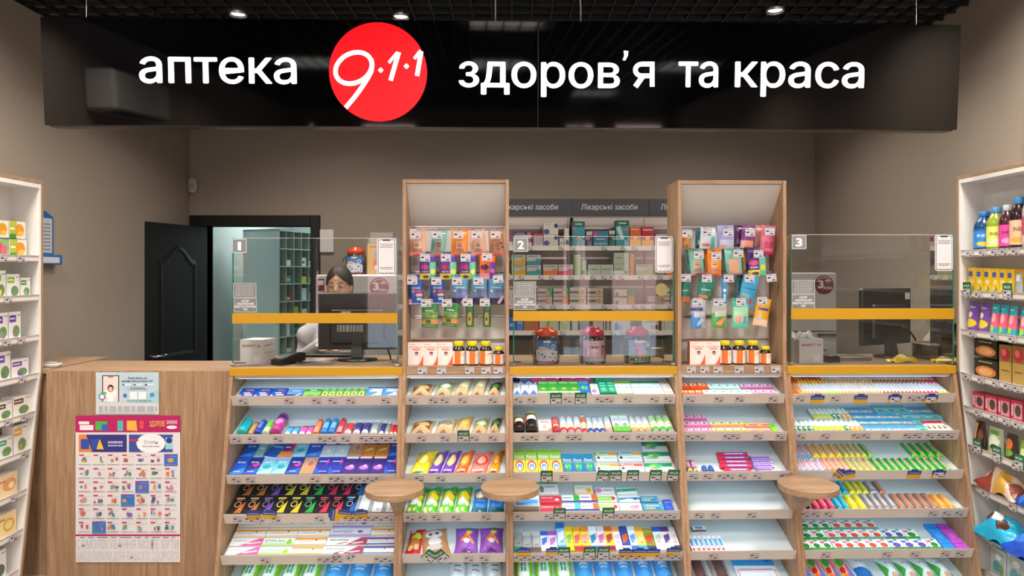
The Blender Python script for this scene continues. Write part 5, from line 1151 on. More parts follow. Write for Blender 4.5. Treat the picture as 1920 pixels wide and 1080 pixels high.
FW = lambda c, c2: [('r', 0, .62, 1, .96, c), ('r', .62, .62, 1, .96, c2), ('t', 'Fluout', .35, .78, .55, .30, 'f4f4f0', .02), ('e', .13, .38, .07, .13, '4a3a30'), ('s', .4, .3, .9, .36, '6a9ac8')]
spec('f_w', 'medicine_box', 'box', 'wide white carton, green-orange header', f_card('e8eef2', FW('6ab03c', 'e89a30')))
spec('f_t', 'medicine_box', 'box', 'wide white carton, teal header', f_card('e8eef2', FW('2a9ab0', 'e0a840')))
spec('f_r', 'medicine_box', 'box', 'wide white carton, red header', f_card('e8eef2', FW('d84a3c', 'e05a50')))
spec('f_g', 'medicine_box', 'box', 'wide white carton, green wave', f_card('e8eeee', [('r', 0, .5, 1, .95, '1f8a5c'), ('e', .4, .6, .25, .25, '4ab870'), ('e', .3, .55, .1, .1, 'd8e038'), ('s', .1, .2, .55, .36, '8a9090')]))
row(2, 2, .0, 'front', [('f_y', *X3(60, 572), 4, 48, .022), ('f_b', *X3(576, 900), 3, 38, .022), ('f_w', *X3(904, 1150), 1, 19, .02), ('f_r', *X3(1152, 1400), 1, 19, .02), ('f_g', *X3(1404, 1700), 1, 20, .02)], fill=.96)
row(2, 2, .085, 'second', [('f_w', *X3(904, 1130), 1, 21, .02), ('f_t', *X3(1132, 1380), 1, 21, .02), ('f_g', *X3(1390, 1672), 1, 21, .02)], fill=.96)
row(2, 2, .17, 'back', [('f_g', *X3(1378, 1640), 1, 22, .02)], fill=.96)
def med(c, c2, c3='6a7a8a'): return [('r', .7, .0, 1, 1, c), ('r', 0, 0, 1, .22, c2), ('s', .08, .55, .6, .68, c3)]
spec('d_wb', 'medicine_box', 'box', 'raised white carton, blue swoosh panel', f_card('e8eaf0', [('r', .04, .06, .96, .62, '4a98dc'), ('p', [(.04, .06), (.96, .06), (.96, .3)], '8ac4ec'), ('p', [(.15, .4), (.3, .55), (.22, .35)], 'e86a5a'), ('s', .1, .72, .6, .8, '9a9aa8')], side='a89a90'))
spec('d_rd', 'medicine_box', 'box', 'red carton with white cross', f_card('e04050', [('s', .05, .6, .6, .75, 'f4d8dc'), ('r', .7, .3, .9, .5, 'f0f0f0'), ('r', .77, .2, .83, .6, 'f0f0f0')]))
spec('d_gb', 'medicine_box', 'box', 'white carton, navy foot, green end', f_card('ecf0f0', med('3cbc3c', '3444a4')))
spec('d_ob', 'medicine_box', 'box', 'white carton, navy foot, orange end', f_card('eceaf0', med('f0703c', '3444a4')))
spec('d_bb', 'medicine_box', 'box', 'white carton, navy foot, cyan end', f_card('ecf0f0', med('4ab8e0', '3444a4')))
spec('d_ye', 'medicine_box', 'box', 'cream carton with yellow sun', f_card('f0ead8', [('e', .78, .4, .14, .25, 'f0b828'), ('r', 0, 0, 1, .12, 'e8b878'), ('s', .1, .6, .7, .7, 'c8b890')]))
spec('d_pk', 'medicine_box', 'box', 'white carton with pink bloom', f_card('eeeaf0', [('e', .15, .5, .2, .4, 'e88ac8'), ('s', .45, .5, .9, .65, '7a6a8a')]))
spec('d_gp', 'medicine_box', 'box', 'lime and white carton, crimson dot', f_card('e8f0e0', [('r', 0, .1, .85, .85, 'a8d870'), ('e', .84, .5, .1, .25, 'e0305c'), ('s', .1, .5, .6, .6, 'e8f4e0')]))
spec('d_gr', 'medicine_box', 'box', 'white carton with emerald band', f_card('e8f0ee', [('p', [(0, .2), (1, .5), (1, .9), (0, .8)], '3cb084'), ('e', .2, .5, .1, .2, '70c8a8')]))
spec('d_ew', 'medicine_box', 'box', 'white carton with blue waves', f_card('dfeaf2', [('p', [(0, .3), (.5, .6), (1, .4), (1, .8), (0, .7)], '3a8ac8'), ('e', .8, .5, .1, .2, '2a60b0')]))
spec('d_lp', 'medicine_box', 'box', 'white carton with dusty pink pattern', f_card('e8e8ee', [('e', .65, .4, .2, .3, 'd0a0b8'), ('e', .8, .5, .12, .2, 'c08aa8'), ('s', .1, .6, .5, .7, '8a9ac0')]))
spec('d_se', 'medicine_box', 'box', 'sea blue carton with coral print', f_card('4a9cc0', [('e', .4, .3, .3, .15, 'c8a078'), ('s', .15, .6, .8, .72, 'd8e8f0'), ('e', .7, .25, .15, .12, '2f78a8')]))
spec('d_bl', 'medicine_box', 'box', 'small upright royal blue carton', f_card('3a5cd0', [('s', .2, .3, .8, .34, '8aa4f0'), ('s', .2, .7, .8, .76, 'b0c4f4')]))
spec('d_gw', 'medicine_box', 'box', 'white carton with grey herb, green top', f_card('eceeec', [('r', 0, .8, 1, 1, '6ab878'), ('e', .15, .4, .12, .3, '8a8a80'), ('p', [(.4, 1), (.5, .75), (.6, 1)], 'b84a90'), ('s', .3, .55, .85, .65, '8a9088')]))
row(2, 3, .0, 'front', [('d_wb', *X3(65, 332), 1, 29, .05), ('d_rd', *X3(342, 562), 1, 14, .02), ('d_bb', *X3(570, 748), 1, 17, .02), ('d_ob', *X3(752, 938), 1, 17, .02), ('d_gp', *X3(942, 1145), 1, 17, .02), ('d_lp', *X3(1150, 1375), 1, 17, .02), ('d_se', *X3(1385, 1600), 1, 16, .02), ('d_bl', *X3(1612, 1700), 1, 24, .015)], fill=.97)
row(2, 3, .062, 'second', [('d_rd', *X3(340, 556), 1, 16, .02), ('d_gb', *X3(560, 735), 1, 17, .02), ('d_ob', *X3(738, 920), 1, 18, .02), ('d_gp', *X3(922, 1120), 1, 17, .02), ('d_ew', *X3(1140, 1350), 1, 14, .02), ('d_se', *X3(1360, 1540), 1, 14, .02)], fill=.97)
row(2, 3, .126, 'back', [('d_gw', *X3(325, 530), 1, 27, .02), ('d_ye', *X3(690, 880), 1, 20, .02), ('d_pk', *X3(900, 1095), 1, 15, .02), ('d_gr', *X3(1118, 1325), 1, 14, .02)], fill=.97)
def vert(c, top, foot, mid, hole='r'): return f_card(c, [('r', 0, .78, 1, 1, top), ('r', 0, 0, 1, .18, foot), ('p', [(.15, .25), (.85, .45), (.85, .7), (.15, .6)], mid), ('s', .3, .3, .7, .34, '6a6a7a')])
tp = [('silver-green', '9aa8a8', 'b8c0c0', '1f9a6c', 'a8b4b4', 50), ('silver-grey', 'a8b0b2', 'c0c8c8', '6a6462', 'b8c0c2', 42), ('silver-brown', 'a8b0b2', 'c0c8c8', '7a5a50', 'b8c0c2', 42), ('blue-white', 'e4e8f2', '2a58c0', 'e4e8f2', '3a6cd0', 42), ('purple-white', 'e8e2f0', 'a04ab0', 'e8e2f0', 'b06ac0', 42), ('tall sky blue', '9ac4ec', '2a70c0', '5a9ae0', 'e4eef8', 60),
      ('lime-yellow', 'f0d83a', 'e8c81c', 'e8d01c', '8ac850', 51), ('yellow-red', 'f2c838', 'f0a82c', 'd82a48', 'e8606a', 51), ('amber-red', 'f2c838', 'f08a2c', 'd82a48', 'e8a0a0', 51), ('blue-toned', 'cfe0f0', 'e8ecf0', '2a70a8', '3a80a8', 51), ('rose-toned', 'eed4e0', 'e8d8e4', 'c02a7a', 'c86aa0', 51), ('maroon-yellow', 'f0c83a', 'c86a3a', '8a2050', 'b04a3a', 51),
      ('white-orange', 'f0e8ea', 'e8a060', 'e8dde4', 'e0c8d8', 50), ('navy-orange', '2a4aa0', '33479a', 'e8e4ea', 'e05a30', 51), ('white-azure', 'e4ecf4', 'e8f0f4', '3a70c8', '6aa0e0', 50), ('yellow-cyan', 'f0c85a', 'e8a838', '3aa0d0', 'f0d890', 50), ('olive-red', '8a8a2a', 'a0963a', '4a4a50', 'd84a3a', 46), ('white-blue', 'eceef2', '2f60c8', 'e8ecf0', 'b8c8b8', 49), ('white-plum', 'e8e4ee', '5a3a80', 'e8e4ee', '6a4a90', 49), ('plain white', 'eeecf0', 'e8e6ea', '5a4a40', 'dcdce2', 48)]
ex5 = X3(70, 165, 262, 350, 432, 520, 612, 690, 770, 856, 940, 1022, 1108, 1184, 1268, 1346, 1432, 1522, 1612, 1702, 1790)
its = []
for i, (ds, c, top, foot, mid, hh) in enumerate(tp):
    spec('u%d' % i, 'ointment_box', 'box', ds+' upright ointment carton', vert(c, top, foot, mid)); its.append(('u%d' % i, ex5[i], ex5[i+1], 1, hh, .026))
row(2, 4, .0, '', its, fill=.96)
row(2, 5, .02, '', [('w_green', *X3(75, 700), 3, 76, .035), ('w_blue', *X3(705, 1750), 5, 76, .035)], fill=.96)
# ---- second tower: gum packs, candy sticks
def gum(c, c2, c3='5a7a70'): return [('r', 0, 0, 1, .3, c2), ('r', .1, .5, .8, .85, 'ece8ec'), ('e', .5, .66, .22, .14, c3)]
spec('gm_o', 'gum_pack', 'gum', 'orange gum pack', f_card('f0641c', gum('f0641c', 'e8501c', 'c08a60')))
spec('gm_m', 'gum_pack', 'gum', 'mint gum pack', f_card('dbe8e4', gum('d8e8e4', 'b8dcd0', '5ab090')))
spec('gm_p', 'gum_pack', 'gum', 'pink gum pack', f_card('e0a0c4', gum('e0a0c4', 'd05a98', '8a4a6a')))
spec('gm_c', 'gum_pack', 'gum', 'multicolour fruit gum pack', f_card('e8c8a8', [('r', 0, 0, 1, .3, 'e08a3a'), ('r', .1, .5, .8, .85, 'e8e4d8'), ('e', .5, .66, .22, .14, '5a9a80'), ('r', 0, .3, 1, .42, 'e8c050')]))
row(3, 0, .0, 'front', [('gm_o', *X4(152, 378), 3, 12, .012), ('gm_m', *X4(382, 878), 6, 12, .012), ('gm_p', *X4(882, 1118), 3, 12, .012)], fill=.97)
row(3, 0, .062, 'back', [('gm_o', *X4(150, 425), 3, 14, .014), ('gm_m', *X4(430, 752), 4, 12, .012), ('gm_p', *X4(760, 1085), 4, 12, .012)], fill=.97)
spec('gm_l', 'gum_pack', 'gum', 'long striped fruit gum stick pack', f_card('e89a78', [('r', 0, 0, .1, 1, 'e8d020'), ('r', .3, .2, .9, .5, 'c85a7a'), ('r', .2, .6, .8, .8, 'f0c890')]))
spec('gm_g', 'gum_pack', 'gum', 'bright green upright gum pack', f_card('6cc830', [('r', .2, .0, .8, .4, '9ae040'), ('e', .5, .7, .3, .1, '3a9a30')]))
row(3, 1, .0, 'front', [('gm_p', *X4(178, 470), 4, 11, .012), ('gm_c', *X4(474, 812), 4, 11, .012), ('gm_l', *X4(816, 1080), 2, 5, .012), ('gm_g', *X4(1084, 1140), 1, 20, .012)], fill=.97)
row(3, 1, .055, 'second', [('gm_p', *X4(176, 442), 3, 12, .012), ('gm_c', *X4(446, 792), 4, 12, .012), ('gm_l', *X4(800, 1062), 2, 9, .012)], fill=.97)
row(3, 1, .115, 'back', [('gm_p', *X4(176, 410), 3, 13, .012)], fill=.97)
def stk(c, c2, c3): return [('r', 0, .3, 1, .7, c2), ('r', 0, .0, 1, .12, c3), ('r', .2, .75, .8, .92, c3)]
spec('sk_v', 'candy_stick', 'candy', 'purple and white candy stick', f_round('7a5ac0', 'e8d8e0', stk('7a5ac0', 'e8a0b0', 'e8e040'), capv=.12))
spec('sk_b', 'toothbrush_cap', 'cap', 'blue rounded clip', f_round('3a68c0', '2a58b0', [], capv=.2))
spec('sk_h', 'candy_roll', 'candy', 'wide red and violet candy roll', f_card('c82a4a', [('r', .2, .2, .9, .8, '6a70d0'), ('s', .25, .35, .85, .65, 'e8e8f4'), ('r', 0, 0, .08, 1, 'd8283c')]))
spec('sk_u', 'candy_roll', 'candy', 'wide lilac candy roll', f_card('b8a0dc', [('s', .1, .3, .9, .65, '5a3aa0'), ('r', .0, 0, .06, 1, '503090'), ('r', .94, 0, 1, 1, 'd8c0e8')]))
row(3, 2, .0, 'front', [('sk_v', *X4(212, 330), 2, 28, .018), ('sk_b', *X4(362, 492), 2, 13, .018), ('sk_h', *X4(560, 890), 1, 9, .016), ('sk_u', *X4(894, 1105), 1, 9, .016)], fill=.8)
for j in range(1, 5): row(3, 2, .033*j, ['', 'second', 'third', 'fourth', 'fifth'][j], [('sk_h', X4(556-10*j)[0], X4(884-14*j)[0], 1, 8, .016)]+([('sk_u', X4(890-14*j)[0], X4(1100-12*j)[0], 1, 8, .016)] if j < 4 else []), fill=.98)
spec('tp_b', 'throat_pack', 'pack', 'slim white pack, blue and red print', f_card('eceaf0', [('r', .2, .35, .8, .8, '3a9ae0'), ('r', .25, .05, .75, .22, 'd83a4a')], side='6a5a58'))
row(3, 4, .0, '', [('tp_b', *X4(258, 610), 7, 32, .012)], fill=.9)
row(3, 4, .15, 'back', [('tp_b', *X4(262, 400), 1, 8, .012)], fill=.97)
spec('wp_br', 'wipes_pack', 'pack', 'brown and silver wipes pack', f_pouch('6a4a48', [('r', 0, 0, .2, 1, 'a89a98'), ('r', .8, 0, 1, 1, 'a89a98')], wav=.03, seed=6))
spec('sh_bl', 'leaflet_pack', 'pack', 'blue and white packet, red emblem', f_card('eceef4', [('r', 0, .6, 1, 1, '3a9ae0'), ('e', .85, .8, .1, .1, '2a70c8'), ('r', .1, .48, .9, .52, 'e0a0a8'), ('e', .5, .2, .12, .12, 'd04050'), ('r', .04, 0, .08, .5, 'e8a8b0'), ('r', .92, 0, .96, .5, 'e8a8b0')]))
row(3, 5, .02, '', [('wp_br', *X4(280, 720), 2, 74, .03), ('sh_bl', *X4(760, 1220), 1, 76, .01)], fill=.95)
# ---- counter three: candy sticks, gum, bars
def cst(c, fruit): return f_bar(c, [('r', .42, .25, .58, .95, 'e8dcdc'), ('e', .5, .14, .5, .13, fruit)])
cs = [('cs_o', 'orange candy stick', 'e88a3a', 'e86a1c'), ('cs_r', 'red candy stick', 'c83c4a', 'e8b020'), ('cs_l', 'white candy stick, lime tip', 'dfe4ec', 'a8d030'), ('cs_w', 'white candy stick, caramel tip', 'e4dfe0', 'd0a060'), ('cs_b', 'white candy stick, nut tip', 'dce0ea', 'a8603a'), ('cs_p', 'pale candy stick, raspberry tip', 'e4e4f0', 'e8305a'), ('cs_a', 'amber candy stick', 'e8a850', 'f0c040')]
for k_, d_, c_, f_ in cs: spec(k_, 'candy_stick', 'candy', d_, cst(c_, f_))
row(4, 0, .0, 'front', [('cs_o', *X5(112, 210), 3, 27, .012), ('cs_a', *X5(210, 262), 2, 27, .012), ('cs_w', *X5(262, 430), 5, 27, .012), ('cs_l', *X5(430, 610), 6, 27, .012), ('cs_w', *X5(610, 1010), 12, 27, .012), ('cs_b', *X5(1010, 1390), 11, 26, .012), ('cs_p', *X5(1390, 1540), 4, 26, .012), ('cs_l', *X5(1540, 1640), 3, 26, .012)], fill=.94)
row(4, 0, .125, 'back', [('cs_o', *X5(104, 190), 3, 24, .012), ('cs_a', *X5(190, 250), 2, 24, .012), ('cs_r', *X5(250, 440), 6, 24, .012), ('cs_w', *X5(440, 900), 13, 24, .012), ('cs_b', *X5(900, 1400), 14, 24, .012), ('cs_p', *X5(1400, 1510), 3, 22, .012)], fill=.94)
spec('ms_g', 'mint_stick', 'mint', 'white stick, dark green tip', f_round('e6eef0', 'f0f4f4', [('r', 0, 0, 1, .42, '4a9068'), ('e', .5, .2, .25, .12, 'c8dcc8')], capv=.05))
spec('ms_y', 'mint_stick', 'mint', 'white stick, lemon tip', f_round('e8f0f0', 'f0f4f4', [('r', 0, 0, 1, .4, 'd8d860'), ('e', .5, .2, .25, .12, '9ac86a')], capv=.05))
spec('ms_o', 'mint_stick', 'mint', 'white stick, orange tip', f_round('e8eef0', 'f0f4f4', [('r', 0, 0, 1, .38, 'e8a850'), ('e', .5, .2, .25, .12, 'e8c8a0')], capv=.05))
BG = [('r', 0, .5, 1, 1, '4a9cd0'), ('r', 0, .0, 1, .12, '2f78b8'), ('e', .5, .34, .3, .16, 'e8e8c8')]
spec('bg_y', 'gum_box', 'gum', 'blue gum box, cream fruit', f_card('a8d0e0', BG+[('e', .55, .34, .15, .08, 'd8c850')]))
spec('bg_r', 'gum_box', 'gum', 'blue gum box, red fruit', f_card('b0cce0', BG+[('e', .55, .34, .18, .1, 'd86a70')]))
spec('bg_g', 'gum_box', 'gum', 'teal gum box, green leaf', f_card('90c8d0', [('r', 0, .6, 1, 1, '5aa8b8'), ('e', .5, .3, .3, .12, '3a9a70'), ('r', 0, 0, 1, .1, '2f88a0')]))
spec('gt_r', 'gum_box', 'gum', 'slim white gum pack, red top', f_card('e8ecee', [('r', 0, .75, 1, 1, 'd83048'), ('p', [(.2, .2), (.8, .3), (.8, .6), (.2, .5)], 'e8a030'), ('e', .5, .3, .2, .1, '2a5a80')]))
row(4, 1, .0, 'front', [('ms_g', *X5(142, 340), 4, 24, .02), ('ms_y', *X5(340, 640), 6, 24, .02), ('ms_g', *X5(640, 690), 1, 24, .02), ('ms_o', *X5(690, 820), 3, 24, .02), ('bg_r', *X5(830, 1230), 4, 13, .014), ('bg_y', *X5(1230, 1330), 1, 13, .014), ('bg_g', *X5(1330, 1430), 1, 13, .014), ('gt_r', *X5(1432, 1632), 4, 22, .014)], fill=.97)
row(4, 1, .062, 'second', [('bg_y', *X5(760, 1175), 4, 13, .014), ('bg_r', *X5(1180, 1280), 1, 13, .014), ('bg_g', *X5(1285, 1390), 1, 13, .014)], fill=.97)
row(4, 1, .112, 'third', [('ms_y', *X5(338, 520), 4, 24, .02), ('ms_g', *X5(520, 610), 2, 24, .02), ('ms_o', *X5(610, 700), 2, 24, .02), ('bg_y', *X5(716, 930), 2, 13, .014), ('bg_r', *X5(930, 1150), 2, 13, .014), ('bg_g', *X5(1190, 1560), 3, 13, .014)], fill=.97)
row(4, 1, .165, 'back', [('bg_r', *X5(640, 900), 3, 15, .014), ('bg_g', *X5(930, 1240), 3, 18, .02), ('bg_r', *X5(1245, 1350), 1, 15, .014), ('bg_y', *X5(1355, 1470), 1, 15, .014)], fill=.97)
def barart(c): return [('r', .3, .12, .62, .88, 'efe4e4'), ('r', .38, .18, .56, .82, 'c86a6a'), ('e', .5, .06, .5, .08, c)]
for k_, d_, c_, f_ in (('ba_p', 'white and blue fruit bar', 'd8c8dc', '5a9ac8'), ('ba_y', 'yellow fruit bar', 'd8b050', 'e8c830'), ('ba_l', 'lime-edged fruit bar', 'b0b860', 'e8c850'), ('ba_o', 'peach fruit bar', 'e8a880', 'e0682c'), ('ba_g', 'green fruit bar', '2fa838', '8ad03a')):
    spec(k_, 'fruit_bar', 'snack bar', d_, f_bar(c_, barart(f_)))
row(4, 2, .0, 'front', [('ba_p', *X5(180, 480), 5, 30, .014), ('ba_o', *X5(485, 700), 4, 30, .014), ('ba_l', *X5(704, 950), 4, 30, .014), ('ba_g', *X5(960, 1660), 10, 30, .014)], fill=.95)
row(4, 2, .125, 'back', [('ba_p', *X5(168, 325), 3, 30, .014), ('ba_y', *X5(330, 620), 4, 30, .014), ('ba_l', *X5(624, 850), 4, 30, .014), ('ba_g', *X5(852, 905), 1, 30, .014), ('ba_g', *X5(1265, 1575), 4, 30, .014)], fill=.95)
def bb(c, c2): return [('r', .3, .2, .6, .85, c2), ('r', .65, .1, .75, .9, 'd8d4d8'), ('r', 0, 0, 1, .08, c2)]
for k_, d_, c_, f_ in (('pb_k', 'black protein bar', '2a2430', 'd8a0b0'), ('pb_r', 'raspberry protein bar', 'b82a50', 'e8607a'), ('pb_t', 'turquoise protein bar', '1f98b8', '3ab8d0'), ('pb_y', 'yellow protein bar', 'c8c020', 'e8e050'), ('pb_g', 'grey protein bar', '8a8488', 'c8c0c4'), ('pb_o', 'orange and grey protein bar', '8a7874', 'f07a3a'), ('pb_a', 'amber protein bar', 'e89838', 'f0c060')):
    spec(k_, 'protein_bar', 'snack bar', d_, f_bar(c_, bb(c_, f_)))
row(4, 3, .0, 'front', [('pb_k', *X5(220, 340), 2, 38, .016), ('pb_r', *X5(342, 560), 3, 36, .018), ('pb_t', *X5(565, 692), 2, 36, .018), ('pb_y', *X5(696, 862), 2, 34, .02), ('pb_g', *X5(868, 1150), 4, 36, .016), ('pb_o', *X5(1152, 1540), 5, 36, .016), ('pb_a', *X5(1545, 1700), 2, 34, .016)], fill=.95)
row(4, 3, .13, 'back', [('pb_r', *X5(250, 425), 3, 26, .018), ('pb_t', *X5(430, 670), 4, 26, .018), ('pb_y', *X5(675, 865), 3, 26, .018), ('pb_g', *X5(868, 955), 1, 26, .016), ('pb_o', *X5(960, 1025), 1, 26, .016)], fill=.95)
def kid(c, c2, c3): return [('r', 0, 0, 1, .25, c2), ('e', .5, .45, .32, .22, c), ('e', .2, .75, .2, .12, c3), ('e', .6, .9, .2, .08, '5a9a8a')]
for k_, d_, c_, c2, c3 in (('ki_g', 'white packet with green figure', '2f8a3c', '3a9a40', 'd85a8a'), ('ki_r', 'white packet with red fruit', 'e8503c', '5aa08a', 'e07ab0'), ('ki_v', 'white packet with violet bear', '6a4ab0', '3a8a50', '3a6ac8')):
    spec(k_, 'sweets_packet', 'sweets', d_, f_card('eceeec', kid(c_, c2, c3), mat='foil'))
spec('sl_b', 'long_packet', 'packet', 'long bright blue packet', f_card('2a8ae0', [('s', .1, .2, .9, .24, '1a60b0'), ('s', .1, .8, .9, .84, '1a60b0'), ('e', .5, .5, .3, .12, '4aa8f0')]))
spec('sl_m', 'long_packet', 'packet', 'long magenta packet', f_card('b84ac8', [('s', .1, .2, .9, .24, '6a2a90'), ('s', .1, .8, .9, .84, '6a2a90'), ('e', .5, .5, .3, .12, 'd070d8')]))
row(4, 4, .0, 'front', [('ki_g', *X5(236, 535), 3, 22, .012), ('ki_r', *X5(540, 1085), 5, 22, .012), ('ki_v', *X5(1090, 1450), 3, 22, .012), ('ki_g', *X5(1455, 1560), 1, 22, .012), ('sl_b', *X5(1570, 1685), 1, 52, .012), ('sl_m', *X5(1688, 1806), 1, 52, .012)], fill=.96)
row(4, 4, .072, 'second', [('ki_g', *X5(230, 470), 2, 21, .012), ('ki_r', *X5(475, 1015), 5, 21, .012), ('ki_v', *X5(1020, 1225), 2, 21, .012), ('ki_g', *X5(1230, 1350), 1, 21, .012)], fill=.96)
row(4, 4, .142, 'back', [('ki_g', *X5(226, 515), 3, 20, .012), ('ki_r', *X5(520, 950), 4, 20, .012)], fill=.96)
spec('cl', 'sweets_bag', 'bag', 'colourful striped sweets bag', f_pouch('e8b880', [('p', [(.3, 0), (.6, 0), (.9, 1), (.6, 1)], 'd84a8a'), ('e', .3, .7, .2, .15, '4ab050'), ('e', .7, .35, .2, .14, '5a7ad0'), ('r', .1, .2, .4, .35, 'f08a2a'), ('e', .2, .45, .15, .1, 'd8303c')], seed=31))
spec('cl_b', 'wipes_pack', 'pack', 'white and navy wipes pack', f_pouch('dfe8f0', [('p', [(0, .0), (1, .0), (1, .45), (0, .6)], '2a70b8'), ('s', .3, .75, .8, .8, '6a8ab0')], seed=32, wav=.05))
spec('cl_w', 'wipes_pack', 'pack', 'white and green baby wipes pack', f_pouch('e2ecea', [('p', [(.0, .3), (.3, .5), (0, .9)], '4aa84a'), ('p', [(1, .1), (.7, .3), (1, .6)], '4aa84a'), ('s', .3, .7, .75, .76, '5a6ab0'), ('e', .5, .3, .2, .12, 'd8a890')], seed=33, wav=.05))
row(4, 5, .02, '', [('cl', *X5(255, 800), 4, 72, .03), ('cl_b', *X5(810, 985), 1, 68, .03), ('cl_w', *X5(1080, 1750), 4, 64, .03)], fill=.96)
# ================================================================== goods on the tower shelves and hooks
ZT = ZTOP+.0308
def upright(name, w, d, h, base, art_, side=None, mat='card'):
    m = MB(mat); s = side or base
    v = [(-w/2, 0, 0), (w/2, 0, 0), (w/2, d, 0), (-w/2, d, 0), (-w/2, 0, h), (w/2, 0, h), (w/2, d, h), (-w/2, d, h)]
    m.add(v, [(3, 2, 1, 0), (4, 5, 6, 7), (0, 1, 5, 4), (1, 2, 6, 5), (2, 3, 7, 6), (3, 0, 4, 7)], [base, s, base, s, s, s])
    m.art(art_, T(-w/2, 0, 0) @ UPR, w, h, .0003); return m.build(name)
VA = [('s', .1, .90, .5, .93, 'c09088'), ('t', 'VITAMIN D', .5, .78, .82, .13, 'd05040', .0), ('r', .3, .66, .8, .71, 'd87858'), ('p', [(.55, 0), (1, 0), (1, .45), (.8, .12)], 'e0602c'), ('p', [(.3, .02), (.72, .02), (.72, .36), (.56, .44), (.42, .36)], 'e8e4e4'), ('e', .58, .50, .12, .085, 'c09a84'), ('e', .57, .555, .12, .045, '6a5040')]
def vit_box(): return upright('vitamin_box', .083, .05, .123, 'e4dcd8', VA, 'c8742a')
def vit_bottle(h, r):
    def f():
        o = empty('vitamin_bottle')
        m = MB('glossy'); m.lathe([(r*.9, 0), (r, .004), (r, h*.62), (r*.93, h*.70), (r*.66, h*.77), (r*.62, h*.82)], '1c0f0a', seg=28); m.build('glass_body', o)
        m = MB('card'); A = [('r', 0, 0, .32, 1, 'd8702c'), ('e', .45, .7, .12, .16, 'e8c898'), ('s', .52, .75, .95, .82, 'c05a4a'), ('e', .8, .55, .06, .1, '7a5a48'), ('p', [(.7, .05), (.9, .05), (.9, .5), (.74, .5)], 'f0ecea'), ('p', [(.86, 0), (1, 0), (1, .5)], 'e0602c')]
        m.grid(44, 32, lambda u, v: (1.012*r*math.cos(R(-200)+u*R(300)), 1.012*r*math.sin(R(-200)+u*R(300)), h*.06+v*h*.55), lambda u, v: shade_at(A, (u-.22)*1.8, v, 'e4dad6')); m.build('label', o)
        m = MB('glossy'); m.lathe([(r*.76, h*.80), (r*.80, h*.81), (r*.80, h*.97), (r*.74, h)], 'dcc814', seg=28); m.build('cap', o); return o
    return f
for ui, bx, bots, nm in ((1, (783, 822, 863-12), (873-13, 886, 911, 934), 'first tower'), (3, (1308, 1337), (1358, 1384, 1410, 1433), 'second tower')):
    bxs = [(783, 0), (811, 1), (839.5, 2)][:3] if ui == 1 else [(1308, 0), (1336.5, 1)]
    if ui == 1: bxs = [(779, 0), (806.5, 1), (834, 2)]
    for px, i in bxs:
        o = inst('vitbox', vit_box); o.matrix_basis = CF @ T(cfx(px, 3.70), 3.70, ZT); tag(o, 'white and orange vitamin carton, %s, shelf of the %s' % (ordw(i, len(bxs)), nm), 'box', 'vitamin cartons on the tower shelves')
    bb_ = [(860, 0), (885.5, 1), (911, 2), (935, 3)] if ui == 1 else [(1358.5, 0), (1384.5, 1), (1410.5, 2), (1433.5, 3)]
    for px, i in bb_:
        o = inst('vb%d' % (i == 3), vit_bottle(.128 if i < 3 else .098, .034 if i < 3 else .0305)); o.matrix_basis = CF @ T(cfx(px, 3.72), 3.715, ZT) @ RZ(R(rz_.uniform(-20, 20)))
        tag(o, ('brown vitamin bottle with yellow cap, %s, shelf of the %s' % (['first', 'second', 'third'][i]+' from left', nm)) if i < 3 else 'smaller brown vitamin bottle with yellow cap, shelf of the %s' % nm, 'bottle', 'vitamin bottles on the tower shelves')
# hanging packs
def hook(ui, px, py, rot=0):
    root, L0 = UNITS[ui]; y = 3.672
    x = cfx(px, y); z = cfz(py, x, y)
    m = MB('metal', L0 @ T(x, 0, z)); m.tube([(0, 3.843, .026), (0, 3.70, .024), (0, y+.004, .028)], .002, 'c8c8c8'); m.tube([(.004, 3.843, .034), (.0, y+.004, .034)], .0015, 'c8c8c8')
    h = m.build('hook', root)
    q = MB('clear_plastic', L0 @ T(x, y, z)); q.box(-.029, .029, -.001, .001, -.022, .032); q.build('tag_holder', h)
    Mx = L0 @ T(x, y-.003, z) @ UPR @ RZ(R(rot)); stick('t2', tag_mesh2, h, Mx)
def tag_mesh2():
    q = MB('card'); w_, h_ = .052, .040
    q.box(-w_/2, w_/2, -h_/2, h_/2, -.0008, .0004, 'c9c4cc')
    q.art([('s', .08, .82, .95, .9, '3a3540'), ('r', .1, .42, .42, .62, '2a262c'), ('s', .55, .42, .9, .5, '3a3540'), ('r', .52, .1, .88, .28, '5c565c'), ('s', .05, .1, .4, .16, '6a6468'), ('r', .02, .68, .98, .7, '8a8488')], T(-w_/2, -h_/2, .0004), w_, h_)
    return q.build('price_tag')
